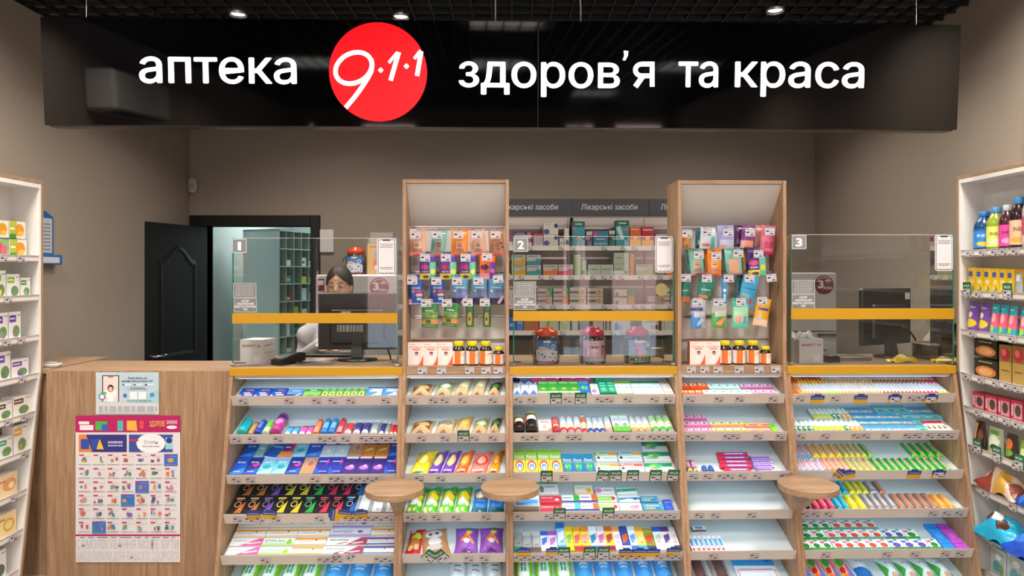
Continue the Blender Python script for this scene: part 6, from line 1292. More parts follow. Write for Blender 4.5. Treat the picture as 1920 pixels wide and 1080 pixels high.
def hang(ui, key, desc, px, py0, py1, wpx, base, art_, rot=0, yo=0.0, lab=None, group=None):
    y = 3.735+yo; x = cfx(px, y); z0 = cfz(py1, x, y); z1 = cfz(py0, x, y); w = wpx*3.735/FP; h = z1-z0+.045
    ck = ('h', key, round(w, 3), round(h, 3))
    if ck in MESHC:
        o = MESHC[ck].copy(); COL.objects.link(o)
        for k in ('label', 'group', 'category'):
            if k in o: del o[k]
    else:
        m = MB('foil', RX(R(90)))
        def hg(u, v): return .001+.009*(math.sin(math.pi*u)**.5)*(math.sin(math.pi*min(1, v*1.12))**.5 if v < .88 else 0)
        m.grid(34, 46, lambda u, v: ((u-.5)*w, v*h, hg(u, v)), lambda u, v: shade_at(art_, u, v*h/(h-.045) if h > .05 else v, base) if v < (h-.02)/h else base)
        m.grid(2, 2, lambda u, v: ((.5-u)*w, v*h, 0), base)
        o = m.build('hanging_sachet'); MESHC[ck] = o
    o.matrix_basis = CF @ T(x, y, z0) @ RY(R(rot)) @ RZ(R(rz_.uniform(-5, 5)))
    tag(o, lab, 'sachet', group)
    return o
MK = lambda c, c2: [('r', 0, 0, 1, .10, 'e0708a'), ('e', .55, .06, .32, .06, 'd03a5a'), ('r', .28, .46, .72, .80, c2), ('r', .34, .55, .66, .60, '8a6050'), ('r', .34, .66, .66, .71, '8a6050'), ('r', .2, .26, .8, .38, 'd06a70'), ('r', .2, .18, .8, .24, '8a9a60')]
PR = lambda a, b_: [('r', 0, 0, .62, .30, 'e8d41c'), ('r', 0, .3, .62, .72, a), ('e', .32, .64, .26, .12, 'd83a6a'), ('s', .1, .38, .52, .44, 'd8c8e8'), ('r', .62, 0, 1, .9, b_), ('e', .82, .4, .14, .14, 'e8dc20'), ('e', .4, .14, .2, .08, '5a3a40')]
BLP = [('r', .2, .72, .8, .80, '7aa0d0'), ('r', .3, .56, 1, .66, 'b83050'), ('e', .3, .61, .1, .07, 'e07080'), ('r', .5, .38, .95, .50, 'e0a890'), ('r', .55, .2, .9, .32, 'a8c8e0'), ('e', .08, .16, .14, .12, 'e09a88'), ('s', .05, .04, .95, .08, 'b8c8e0')]
SKP = [('r', 0, 0, 1, .3, '2a2440'), ('r', 0, .3, 1, .5, '7a80b8'), ('r', .2, .6, 1, .66, '8a4a70'), ('e', .2, .63, .08, .05, 'd8e0e8'), ('s', .2, .76, .8, .82, 'b8dce8'), ('p', [(.55, .08), (.68, .02), (1, .36), (.88, .44)], 'c0b0c0')]
GRP = [('r', 0, .5, 1, .8, '6a9a50'), ('r', 0, .18, 1, .44, 'd8844c'), ('r', .25, .22, .55, .40, '1f6a30'), ('r', .2, .84, .7, .9, 'b8d0a8'), ('r', .5, .68, .95, .74, '7a4030'), ('s', .2, .05, .8, .1, 'a8c8a0')]
GRN2 = [('r', .25, .1, .75, .8, '5a9a48'), ('e', .45, .45, .26, .34, 'd8925a'), ('r', .35, .36, .55, .54, '1f6a30'), ('r', .1, .84, .9, .88, '7a4030')]
def hrow(ui, rown, tags, packs):
    for tg in tags: hook(ui, *tg)
    n = len(packs)
    for i, p in enumerate(packs):
        key, desc, px, y0, y1, w, base, art_ = p[:8]; rot = p[8] if len(p) > 8 else 0
        same = [q for q in packs if q[0] == key]
        gi = same.index(p)
        hang(ui, key, desc, px, y0, y1, w, base, art_, rot, 0, '%s%s, %s hook row, %s' % (desc, (', '+ordw(gi, len(same))) if len(same) > 1 else '', rown, UN[ui]), ('%s, %s hook row of the %s' % (desc, rown, UN[ui])) if len(same) > 1 else None)
        if len(p) > 9:
            bk, bdesc, bbase = p[9]
            hang(ui, bk+'b', bdesc, px+p[10], y0, y1-1, w*.8, bbase, [('r', .2, .3, .8, .6, base)], rot-3, .03, '%s hanging behind the %s, %s hook row, %s' % (bdesc, desc.split(' sachet')[0].split(' with')[0], rown, UN[ui]))
MP, MT, MO = MK('d8a080', 'e8c8b0'), MK('7ab0a0', 'b08a70'), MK('e8842c', 'e0b088')
hrow(1, 'top', [(779, 440), (820, 440), (859, 440), (894, 440), (929, 440)], [
    ('mp', 'peach sachet with pink lips foot', 783, 446, 480, 31, 'd8a284', MP), ('mt', 'teal edged sachet with pink lips', 820, 446, 481, 27, '74a898', MT, 6), ('mo', 'orange sachet with pink lips foot', 861, 446, 480, 31, 'e8842c', MO, 2), ('mp', 'peach sachet with pink lips foot', 898, 446, 480, 29, 'd8a284', MP, -5), ('ma', 'tan sachet with dark spots', 932, 446, 480, 28, 'b87a54', MK('b87a54', 'c8906a')+[('e', .8, .7, .08, .06, '2a1a18'), ('e', .9, .5, .06, .05, '2a1a18')], -3)])
hrow(1, 'second', [(797, 483), (836, 483), (873, 483), (913, 482)], [('pr', 'purple and yellow sachet', 802, 488, 524, 30, '5a3a98', PR('5a3a98', '6ab8a0')), ('pr', 'purple and yellow sachet', 840, 488, 524, 31, '5a3a98', PR('5a3a98', '6ab8a0')), ('pr', 'purple and yellow sachet', 877, 488, 524, 30, '5a3a98', PR('5a3a98', '6ab8a0')), ('po', 'orange and pink sachet', 914, 488, 524, 29, 'f06a28', [('r', 0, 0, .62, .3, 'e8a0b0'), ('e', .32, .64, .26, .14, '4a2a60'), ('r', .62, 0, 1, .9, '7a3a98'), ('e', .82, .45, .14, .12, 'd06ac0')])])
hrow(1, 'third', [(773, 526), (818, 527), (857, 527), (897, 527), (934, 523, 6)], [('bp', 'blue hanging plaster sachet', 780, 530, 572, 27, '1f4a9c', BLP), ('bp', 'blue hanging plaster sachet', 820, 530, 571, 27, '1f4a9c', BLP), ('sk', 'teal and violet plaster sachet', 862, 530, 571, 30, '4a8ab0', SKP, 1), ('sk', 'teal and violet plaster sachet', 899, 530, 571, 28, '4a8ab0', SKP), ('sk', 'teal and violet plaster sachet', 931, 530, 571, 29, '4a8ab0', SKP)])
hrow(1, 'lowest', [(799, 568), (838, 568), (877, 567), (909, 567)], [('gp', 'wide green plaster sachet', 806, 578, 614, 30, '2f7a38', GRP), ('gp', 'wide green plaster sachet', 843, 577, 612, 28, '2f7a38', GRP, 6), ('gn', 'narrow green plaster sachet', 881, 578, 613, 15, '2a6a34', GRN2), ('gn', 'narrow green plaster sachet', 913, 578, 613, 15, '2a6a34', GRN2)])
hrow(3, 'top', [(1288, 438), (1326, 436), (1365, 436), (1406, 436), (1443, 434)], [
    ('a1', 'small orange sachet', 1286, 448, 468, 14, 'e08a2a', [('r', .1, .1, .7, .5, '8a7a60')]), ('a2', 'white and teal sachet with red oval', 1325, 442, 467, 29, 'c4d4dc', [('e', .4, .3, .3, .14, 'd86070'), ('r', .7, .0, 1, 1, '5ab0b0')], 4, ('a2', 'dark teal sachet', '2f5a6a'), -10),
    ('a3', 'pale violet sachet', 1360, 438, 467, 31, '9a98c8', [('r', .15, 0, 1, .6, 'b8c0dc'), ('e', .4, .2, .2, .12, 'c88a90')], 0), ('a4', 'plum sachet with orange label', 1400, 438, 466, 26, '7a3a78', [('r', .1, .1, .9, .55, 'd88a60'), ('r', 0, 0, .3, .5, 'd8b0c0')], 5, ('a4', 'deep purple sachet', '4a1f4a'), -14),
    ('a5', 'rose pink sachet', 1436, 438, 477, 28, 'd8708a', [('r', 0, 0, 1, .14, 'd02a50'), ('r', .3, .3, .9, .6, 'c84a6a')], 6, ('a5', 'light coral sachet', 'c88a80'), -12)])
hrow(3, 'second', [(1310, 478), (1343, 480), (1384, 475), (1422, 476)], [
    ('b1', 'mint sachet with peach patch', 1308, 482, 516, 27, '7ab8a4', MK('7ab8a4', 'd89a70'), -6, ('b1', 'grey green sachet', '5a8a80'), -10), ('b2', 'orange lips sachet', 1339, 480, 518, 27, 'ee8a24', MO, 0, ('b2', 'ochre sachet', 'c87a20'), -8),
    ('b3', 'pale teal sachet with peach patch', 1377, 480, 516, 31, '7ab8a4', [('r', .2, .15, .8, .85, 'd89a78'), ('r', 0, 0, 1, .08, 'e05a6a')], -5, ('b3', 'green grey sachet', '5f8a7a'), -9), ('b4', 'purple, teal and yellow sachet', 1420, 478, 518, 34, '4a2a78', PR('4a2a78', '6ab8a0'), -3, ('b4', 'violet and yellow sachet', '8a6a20'), -14)])
hrow(3, 'third', [(1286, 521), (1325, 522), (1366, 522), (1405, 522), (1446, 521, 7)], [
    ('c1', 'green sachet with orange foot', 1285, 531, 567, 17, '1f7a6a', [('r', 0, 0, 1, .3, 'c87a4a'), ('r', .1, .6, .8, .65, 'a0c8b8')]), ('c2', 'wide teal plaster sachet', 1320, 533, 562, 29, '1f7a68', [('r', .1, .1, .7, .3, 'd8844c'), ('e', .8, .4, .1, .08, 'c84a4a'), ('s', .2, .6, .8, .7, 'a8d0c0')], 8),
    ('c3', 'narrow blue sachet', 1358, 534, 569, 10, '3a90c8', [('e', .5, .7, .3, .08, 'e0e8f0'), ('r', .3, .1, .7, .5, 'b0d0e8')]), ('c4', 'sky blue sachet hanging askew', 1397, 530, 572, 31, '3a98c4', [('r', .1, .3, .6, .5, '7aa8a0'), ('e', .75, .2, .12, .12, 'b04a40'), ('s', .1, .7, .9, .78, '1a5a80')], 12, ('c4', 'dark green sachet', '1f5a58'), -12)])
hrow(3, 'lowest', [(1308, 566), (1347, 567), (1389, 566), (1429, 564)], [
    ('d1', 'grey and blue bandage sachet', 1309, 577, 616, 28, 'a4a8ac', [('r', 0, 0, .7, .7, '4a8ac8'), ('r', .2, .55, .95, .8, 'c8ccd0'), ('p', [(.4, .1), (.95, .4), (.7, .55), (.45, .3)], 'b8d0e8'), ('r', 0, .86, .8, 1, '3a4a90')]), ('d2', 'grey and green corn plaster sachet', 1348, 577, 614, 30, 'a8b0a4', [('r', 0, 0, .95, .75, '5aa058'), ('r', .25, .55, .9, .85, 'c0c8bc'), ('p', [(.25, .2), (.6, .08), (.95, .5), (.75, .5)], 'e89a60')]),
    ('d3', 'mint sachet with foot picture', 1388, 574, 615, 32, '5ac0a8', [('r', .08, .3, .92, .95, 'a8d8b0'), ('e', .35, .4, .22, .18, 'd89a84'), ('r', .65, .2, .85, .55, '7a9ac8')]), ('d4', 'yellow sachet hanging askew', 1424, 574, 611, 27, 'd8a02c', [('r', 0, .0, 1, .35, 'e8c8b0'), ('e', .35, .4, .22, .14, 'b8b0a0'), ('r', .2, .8, .9, .94, '4a4a90')], 10)])

# ================================================================== goods on the wall gondolas
def side_item(side, xf, zl, p0, p1, hpx, name, cat, lab, base, art_, depth=.06, kind='box', group=None, off=.03, side_col=None, lift=0, pyb=None):
    xi = xf+side*off
    Y0, Y1 = sorted((xi*FP/(p0-VX), xi*FP/(p1-VX))); w = (Y1-Y0)*.96; Yc_ = (Y0+Y1)/2; h = hpx*Yc_/FP
    z = zl-.0115+lift
    if kind == 'box': o = upright(name, w, depth, h, base, art_, side_col)
    elif kind == 'pouch':
        m = MB('foil', RX(R(90))); 
        m.grid(30, 40, lambda u, v: ((u-.5)*w*(1-.12*v), v*h, .5*depth+.5*depth*math.sin(math.pi*u)**.6*(1-v)**.6), lambda u, v: shade_at(art_, u, v, base))
        m.grid(10, 10, lambda u, v: ((.5-u)*w*(1-.12*v), v*h, .5*depth-.5*depth*math.sin(math.pi*u)**.6*(1-v)**.6), base); o = m.build(name)
    elif kind == 'bottle':
        o = empty(name); r = w/2; cap, liq, lb = art_[0], art_[1], art_[2]
        m = MB('glossy'); m.lathe([(r*.92, 0), (r, .006), (r, h*.60), (r*.96, h*.68), (r*.62, h*.82), (r*.40, h*.88), (r*.38, h*.90)], liq, seg=24); m.build('bottle_body', o)
        m = MB('card'); m.grid(36, 26, lambda u, v: (1.01*r*math.cos(R(-180)+u*R(180)-0), 1.01*r*math.sin(R(-180)+u*R(180)), h*.10+v*h*.46), lambda u, v: shade_at(art_[3], u, v, lb)); m.text('INEE', T(0, -r*1.03, h*.36) @ UPR, h*.10, art_[4], width=r*1.0); m.build('label', o)
        m = MB('glossy'); m.lathe([(r*.52, h*.87), (r*.55, h*.88), (r*.55, h*.985), (r*.5, h)], cap, seg=20); m.build('cap', o)
    # local +X runs along the shelf, local -Y faces the aisle
    rot = (R(90) if side < 0 else R(-90))+(R(48) if kind == 'bottle' else 0)
    back = (depth*.5 if kind != 'box' else 0)
    o.matrix_basis = T(xi+side*back, Yc_, z) @ RZ(rot)
    tag(o, lab, cat, group); return o
hb = lambda c, c2, c3='6a8a5a': [('r', .05, .62, .6, .88, c), ('s', .1, .72, .5, .78, 'f0f0f0'), ('e', .62, .28, .30, .22, c3), ('e', .5, .2, .16, .12, c2), ('r', .7, .85, .95, .9, 'a0a0a0')]
yl_ = [('r', 0, 0, .45, 1, 'b0b83a'), ('r', .05, .5, .5, .62, 'e8e8d0'), ('e', .62, .5, .3, .36, 'd8942a'), ('e', .7, .3, .2, .15, 'e8b848'), ('r', 0, 0, .4, .25, '3a8a3a')]
rd_ = [('r', .4, 0, 1, 1, '8fb070'), ('e', .3, .5, .3, .4, 'd84a50'), ('e', .7, .4, .2, .3, 'c86a80')]
XI = -2.57
def GLI(k, a, b_, h, c, art_, lab, lift=0, nm='tea_box'): side_item(-1, XI, LIPL[k], a, b_, h, nm, 'box', lab, c, art_, lift=lift, off=.035, side_col='d8d4d0')
GLI(0, -14, 17, 33, 'e0e0d0', rd_, 'berry herbal tea box, lower at frame edge, top shelf by poster counter'); GLI(0, 18, 50, 33, 'e4e0d0', yl_, 'yellow herbal tea box, lower of two, top shelf by poster counter')
GLI(0, -14, 16, 32, 'e0e0d0', yl_, 'yellow herbal tea box, upper at frame edge, by poster counter', .098); GLI(0, 17, 48, 32, 'e4e0d0', yl_, 'yellow herbal tea box, upper of two, top shelf by poster counter', .098)
GLI(1, -12, 11, 52, 'e4e2de', hb('7ab03a', 'd8c83a'), 'tall herbal tea box with lime label at frame edge, second shelf'); GLI(1, 12, 37, 44, 'e4e2de', hb('8ab02a', '6a8a70'), 'herbal tea box with lime and yellow label, second shelf'); GLI(1, 38, 57, 36, 'e4e2de', hb('4a9a3a', '8ab060'), 'smaller herbal tea box with green label, second shelf')
GLI(2, -10, 15, 52, 'e2dfdf', hb('6a3a98', '8a8a80'), 'herbal tea box with violet label at frame edge, third shelf'); GLI(2, 16, 39, 51, 'e2dfdf', hb('6a3a98', '7a7a74'), 'herbal tea box with violet label, third shelf by poster counter')
GLI(3, -8, 20, 54, 'e2dfdf', hb('7a4aa8', '5a7a5a'), 'tall herbal tea box with lilac label, fourth shelf'); GLI(3, 21, 54, 34, 'e2dfdf', hb('7a4a98', '6a5a8a'), 'low herbal tea box with lilac label, fourth shelf')
GLI(4, -8, 23, 34, 'e2dfdb', hb('5a4a30', '5a7a4a'), 'herbal tea box with brown label at frame edge, fifth shelf'); GLI(4, 24, 57, 36, 'e4dfdb', hb('6a4a28', '6a8a50'), 'herbal tea box with brown label, fifth shelf')
GLI(5, -6, 24, 38, 'e2dfdb', hb('3a9a7a', '5aa050'), 'herbal tea box with sea green label at frame edge, sixth shelf'); GLI(5, 25, 51, 52, 'e4e0da', hb('e8a02c', '9aa050'), 'herbal tea box with orange label, sixth shelf')
bg2 = [('r', 0, 0, 1, 1, 'e8cfa8'), ('e', .6, .5, .35, .3, 'd8a060'), ('e', .7, .45, .15, .15, 'f0dcb8'), ('s', .05, .65, .4, .75, 'c07050')]
GLI(6, -6, 33, 42, 'ead0ac', bg2, 'peach toned tea box, seventh shelf by poster counter'); GLI(7, -6, 31, 42, 'eed8a0', [('e', .6, .45, .3, .3, 'e0a84a'), ('e', .6, .45, .2, .2, 'f0dc90'), ('s', .05, .7, .4, .8, 'b08040')], 'cream yellow tea box, eighth shelf by poster counter')
GLI(8, -20, 12, 52, 'e8e8e4', hb('dcdcd8', '4a5a48', '5a6a58'), 'white tea box with dark leaves, ninth shelf by poster counter')
o = MB('card'); o.box(-.11, .11, 0, .002, 0, .07, 'd8d4d0'); o.art([('s', .05, .15+.17*k, .95, .22+.17*k, '4a4648') for k in range(5)], UPR, .22, .07); o = o.build('notice_strip', None, T(-2.714, 3.42, 1.90) @ RZ(R(90))); tag(o, 'white printed notice strip above the top shelf of tea boxes', 'notice')
# right side
XR_ = 2.40
def GRI(k, a, b_, h, c, art_, lab, nm, cat, kind='box', lift=0, depth=.06, group=None, off=.035, sc_=None): side_item(1, XR_, LIPR[k], a, b_, h, nm, cat, lab, c, art_, lift=lift, off=off, side_col=sc_, kind=kind, depth=depth, group=group)
bt = lambda cap, liq, lb, art_, tc: (cap, liq, lb, art_, tc)
GRI(0, 1823, 1847, 75, '', bt('2a78c8', '16406a', '2a84d0', [('e', .5, .2, .2, .12, 'e8c040'), ('r', 0, .9, 1, 1, '1a5aa0')], 'f4f4f4'), 'blue labelled drink bottle at the shelf end, top shelf', 'drink_bottle', 'bottle', 'bottle', group='vitamin drinks on the top shelf')
GRI(0, 1846, 1869, 82, '', bt('5aa0d8', '8a9a2a', 'd8dc6a', [('e', .5, .25, .25, .15, 'f0f0b0')], '2a2a2a'), 'yellow labelled drink bottle with blue cap, top shelf', 'drink_bottle', 'bottle', 'bottle', group='vitamin drinks on the top shelf')
GRI(0, 1868, 1889, 86, '', bt('d8d8d8', '4a1a2c', 'e0489a', [('e', .5, .25, .2, .12, 'f0a0c8')], '2a1a2a'), 'pink labelled drink bottle with white cap, top shelf', 'drink_bottle', 'bottle', 'bottle', group='vitamin drinks on the top shelf')
GRI(0, 1888, 1911, 100, '', bt('4a98d8', '2a1418', 'e8b898', [('e', .5, .2, .25, .12, 'e8a040')], '2a1a1a'), 'peach labelled dark drink bottle with blue cap, top shelf', 'drink_bottle', 'bottle', 'bottle', group='vitamin drinks on the top shelf')
GRI(0, 1911, 1934, 112, '', bt('e8e8e8', 'b0aeb0', 'c8506a', [('r', 0, .0, 1, .3, 'c0bec0')], 'f0f0f0'), 'clear drink bottle with red label, top shelf', 'drink_bottle', 'bottle', 'bottle', group='vitamin drinks on the top shelf')
ya = [('r', .1, .65, .6, .85, '3a5aa8'), ('e', .5, .45, .25, .1, 'e8e0a0'), ('e', .5, .15, .3, .12, '7a9a4a'), ('e', .35, .2, .12, .08, 'e8c8a0')]
for i in range(6): GRI(1, 1815+14.6*i, 1829.6+14.6*i, 47, 'e8bc20', ya, 'yellow juice carton, %s on the second shelf of drinks' % (['nearest the shelf end', 'second in line', 'third in line', 'fourth in line', 'fifth in line', 'sixth in line'][i]), 'juice_carton', 'carton', group='yellow juice cartons in a line', sc_='d8a818')
GRI(1, 1904, 1918, 42, '9a9a98', [('r', .2, .6, .8, .9, 'd8d8d4')], 'grey squeeze tube beside the yellow juice cartons', 'squeeze_tube', 'tube', 'pouch', depth=.04)
pu = [('e', .5, .3, .4, .14, 'e0c030'), ('e', .4, .58, .2, .1, 'e8c8a8'), ('s', .2, .8, .8, .86, 'e8e0f0')]
GRI(2, 1816, 1838, 56, '6a4a9c', pu, 'purple fruit pouch with bananas at the shelf end', 'fruit_pouch', 'pouch', 'pouch'); GRI(2, 1838, 1859, 57, '6a4a9c', pu, 'second purple fruit pouch with bananas, beside the teal pouches', 'fruit_pouch', 'pouch', 'pouch')
te = [('r', 0, .25, 1, .7, 'e0607a'), ('e', .4, .2, .3, .12, '9ac840'), ('e', .6, .55, .2, .15, 'f0a0a8'), ('s', .2, .84, .8, .88, 'd8f0f0')]
for i in range(3): GRI(2, 1860+16.5*i, 1876+16.5*i, 58, '2aa0b0', te, 'teal and pink fruit pouch, %s third shelf' % ['nearest the purple ones,', 'middle one of three,', 'farthest from the purple ones,'][i], 'fruit_pouch', 'pouch', 'pouch', group='teal and pink fruit pouches')
GRI(2, 1914, 1934, 58, '2a98a8', te, 'teal fruit pouch standing apart at the frame edge, third shelf', 'fruit_pouch', 'pouch', 'pouch')
ch = [('e', .5, .35, .45, .3, 'c87838'), ('e', .5, .35, .3, .2, 'e0a870'), ('s', .2, .82, .8, .88, 'c8b878'), ('r', .1, .02, .9, .08, '3a3a20')]
GRI(3, 1826, 1871, 35, '1f2418', ch, 'dark sweets box with a filled chocolate, lower of two', 'sweets_box', 'box', sc_='181c14'); GRI(3, 1826, 1870, 34, '1f2418', ch, 'dark sweets box with a filled chocolate, upper of two', 'sweets_box', 'box', lift=.106, sc_='181c14')
go = [('r', 0, 0, 1, .55, 'b0904a'), ('e', .5, .75, .4, .18, 'b02a3a'), ('e', .4, .8, .2, .1, 'd86a6a'), ('s', .2, .3, .8, .34, '6a4a20')]
GRI(3, 1873, 1897, 70, '8a6a30', go, 'gold and red tall tea box, next to the dark sweets boxes', 'tea_box', 'box'); GRI(3, 1898, 1922, 74, '8a6a30', go, 'gold and red tall tea box at the frame edge', 'tea_box', 'box')
re_ = [('r', .25, .1, .95, .85, 'd8a0a0'), ('e', .6, .5, .25, .3, '5a3a3a'), ('s', .04, .2, .2, .8, 'f0d8d8')]
for i in range(4): GRI(4, 1823+24*i, 1846+24*i, 31+2*i, 'c42a48', re_, 'red sweets box with window, %s' % ['at the shelf end', 'second from the shelf end', 'third from the shelf end', 'fourth from the shelf end'][i], 'sweets_box', 'box', group='red sweets boxes', sc_='a02038')
GRI(5, 1829, 1850, 52, '3a2420', [('r', 0, .3, .4, .9, 'e8a040'), ('r', 0, 0, .4, .3, '2a6ac0'), ('e', .7, .5, .2, .2, '7a4a3a')], 'dark brown snack pouch with blue corner, sixth shelf', 'snack_pouch', 'pouch', 'pouch')
GRI(5, 1853, 1884, 50, 'a8b090', [('e', .5, .5, .36, .22, 'e0e8d0'), ('r', .2, .75, .8, .9, '5a8a3a'), ('e', .6, .3, .2, .1, '4a3a30')], 'sage green snack pouch, sixth shelf', 'snack_pouch', 'pouch', 'pouch')
GRI(5, 1887, 1911, 50, '3a2a20', [('e', .4, .6, .35, .2, 'd8702c'), ('e', .5, .3, .3, .14, '6a9a3a')], 'dark snack pouch with orange fruit, sixth shelf', 'snack_pouch', 'pouch', 'pouch')
GRI(5, 1913, 1934, 45, '8ab040', [('e', .5, .5, .3, .2, 'd8e0a0')], 'lime snack pouch at the frame edge, sixth shelf', 'snack_pouch', 'pouch', 'pouch')
def lying_bag(k, a, b_, w_, l_, t_, base, art_, lab, seed, over=.0):
    xi = XR_-over; Y0, Y1 = sorted((xi*FP/(a-VX), xi*FP/(b_-VX))); L = Y1-Y0
    m = bag_mesh(L, l_, t_, base, art_, 50, 34, .18, seed); o = m.build('sweets_bag', None, T(xi, (Y0+Y1)/2, LIPR[k]+.004) @ RZ(R(-90)) @ RX(R(2))); tag(o, lab, 'bag')
lying_bag(6, 1824, 1900, .3, .115, .11, 'c8b0a0', [('p', [(0, 0), (.45, 0), (.3, .6), (0, .8)], '8a3a2c'), ('p', [(.5, 0), (.8, 0), (.7, .6), (.55, .7)], 'c89a40'), ('e', .2, .3, .1, .1, 'd8b8a8'), ('e', .9, .4, .12, .3, '8a4a3a')], 'clear bag of brown sweets lying on the seventh shelf', 3, .01)
lying_bag(6, 1902, 1940, .3, .115, .09, '1f4aa0', [('p', [(.2, 0), (.6, .2), (.5, .9), (.1, .6)], '3a70d0'), ('e', .6, .5, .2, .2, 'c8d8f0')], 'dark blue sweets bag lying at the frame edge, seventh shelf', 4, .01)
lying_bag(7, 1820, 1896, .3, .14, .12, '22a8d0', [('e', .62, .3, .12, .2, '4a2a20'), ('e', .42, .4, .12, .16, 'e8f0f4'), ('e', .3, .3, .08, .1, '5a3a28'), ('p', [(0, .7), (1, .8), (1, 1), (0, 1)], '50c8e8')], 'large cyan sweets bag hanging over the eighth shelf edge', 7, .045)
lying_bag(7, 1874, 1936, .3, .14, .09, '1c4fc0', [('e', .4, .4, .25, .2, '3a7ae0'), ('e', .8, .3, .1, .1, 'e8c848')], 'royal blue sweets bag hanging over the eighth shelf edge', 8, .06)
cl_ = [('r', .08, .05, .92, .92, 'a8b8b8'), ('e', .4, .35, .25, .2, '5a9aa8'), ('e', .7, .3, .15, .2, '7a9a6a'), ('e', .5, .7, .2, .1, 'e0e0e0')]
GRI(8, 1858, 1886, 52, 'c8d0d0', cl_, 'clear windowed box, nearer the shelf end, lowest shelf', 'gift_box', 'box'); GRI(8, 1888, 1924, 62, 'c8d0d0', cl_, 'clear windowed box at the frame edge, lowest shelf', 'gift_box', 'box')

# ================================================================== medicine rack, fridges and store things behind the counters
RY0 = 5.70
root = empty('medicine_rack', T(PX(1068, RY0), RY0, 0)); LR = T(-PX(1068, RY0), -RY0, 0)
bays = [770, 919, 1068, 1217, 1366]
for i in range(4):
    a, b_ = PX(bays[i], RY0), PX(bays[i+1], RY0)
    m = MB('header_grey', LR); m.box(a+.002, b_-.002, RY0, RY0+.02, PZ(405, RY0), PZ(373, RY0), ch=.001)
    m.use('card'); m.text('Лікарські засоби', T((a+b_)/2, RY0-.0012, PZ(393, RY0)) @ UPR, .062, 'c8c8ca', width=.46); m.build('header_sign', root)
    m = MB('lip_plastic', LR); m.box(a+.003, b_-.003, RY0+.22, RY0+.235, PZ(626, RY0), PZ(404, RY0)); m.build('back_panel', root)
    for py in (428, 484, 538): 
        m = MB('metal', LR); z = PZ(py, RY0+.22); m.box(a+.01, b_-.01, RY0+.212, RY0+.22, z-.008, z+.008, 'e4e2de'); m.build('slat_rail', root)
zs = [PZ(461, RY0), PZ(516, RY0), PZ(571, RY0), PZ(620, RY0)]
a, b_ = PX(770, RY0), PX(1366, RY0)
for z in zs:
    m = MB('lip_plastic', LR); m.box(a, b_, RY0+.01, RY0+.22, z-.012, z-.002); m.box(a, b_, RY0, RY0+.01, z-.038, z, 'ffffff'); sh_ = m.build('shelf', root)
    rr2 = random.Random(int(z*100)); x = a+.05
    while x < b_-.05:
        stick('t', tag_mesh, sh_, LR @ T(x, RY0-.001, z-.019) @ UPR); x += rr2.choice([.07, .09, .16, .26])
for px in (770, 1068+7, 1366):
    m = MB('black_paint', LR); x = PX(px, RY0); m.box(x-.022, x+.022, RY0+.02, RY0+.06, 0, PZ(622, RY0)); m.box(x-.012, x+.012, RY0+.17, RY0+.21, 0, PZ(405, RY0)); m.build('post', root)
m = MB('black_paint', LR); m.box(a, b_, RY0+.02, RY0+.06, PZ(637, RY0), PZ(625, RY0)); m.build('rail', root)
tag(root, 'open medicine rack with dark grey headers on the back wall', 'rack')
def rk(r, a, b_, h, base, art_, lab, nm='medicine_box', up=0, n=1, side=None, cat='box'):
    y = RY0+.012; z = zs[r]+.0005+up*y/FP; st = (b_-a)/n
    for i in range(n):
        p0, p1 = a+st*i, a+st*(i+1)
        o = upright(nm, (PX(p1, y)-PX(p0, y))*.97, .12, h*y/FP-.001, base, art_, side); o.matrix_basis = T(PX((p0+p1)/2, y), y, z)
        tag(o, lab+((', '+ordw(i, n)) if n > 1 else '')+', %s shelf of the rack' % ['top', 'second', 'third', 'lowest'][r], cat, lab+' on the rack' if n > 1 else None)
nv = [('r', 0, .55, 1, 1, '2a2a5a'), ('r', .75, .6, .95, .9, 'c04a6a'), ('s', .1, .7, .6, .8, 'b8b8d0'), ('s', .1, .2, .8, .3, 'a8a0a8')]
rk(0, 935, 961, 15, 'b8b0b4', nv, 'grey carton with navy header by the tower'); rk(0, 963, 998, 13, 'b4acb0', nv, 'lower navy and grey carton'); rk(0, 964, 997, 14, 'b4acb0', nv, 'upper navy and grey carton', up=13.2)
rk(0, 1000, 1018, 23, 'b8b0b4', [('r', 0, .7, 1, 1, 'a83a50'), ('r', .3, .1, .7, .6, '7a7480')], 'slim upright grey and red carton', n=4)
wd = [('e', .2, .25, .2, .24, '3a4a7a'), ('e', .85, .75, .14, .2, '2a2f60'), ('s', .1, .8, .5, .86, '7a7880')]
rk(0, 1019, 1047, 21, 'b8b0a8', wd, 'lower grey carton with navy circles'); rk(0, 1019, 1047, 22, 'b8b0a8', wd, 'upper grey carton with navy circles', up=21.3)
rk(0, 1049, 1057, 15, 'b8b2ac', [('r', .2, .2, .8, .5, '8a8880')], 'small grey upright carton'); rk(0, 1058, 1067, 33, 'b8b2ac', [('e', .6, .2, .4, .14, '3a4a7a')], 'tall pale carton with navy dot')
tl = [('r', 0, .8, 1, 1, '16504c'), ('s', .2, .86, .8, .92, 'b0c4c0'), ('r', 0, .45, 1, .75, '3a8084'), ('p', [(.1, .2), (.5, .4), (.8, .2), (.5, .3)], 'b0707a'), ('e', .15, .72, .14, .06, 'b05a70'), ('e', .85, .35, .08, .05, '9ab8b8')]
rk(0, 1073, 1097, 46, '1f7478', tl, 'tall teal carton, first'); rk(0, 1155, 1180, 48, '1f7478', tl[:3]+[('p', [(.0, .7), (.3, .8), (.6, .3), (.4, .25)], 'a0b8b4'), ('r', .5, .6, 1, .68, 'b05a5a')], 'tall teal carton with white leaf')
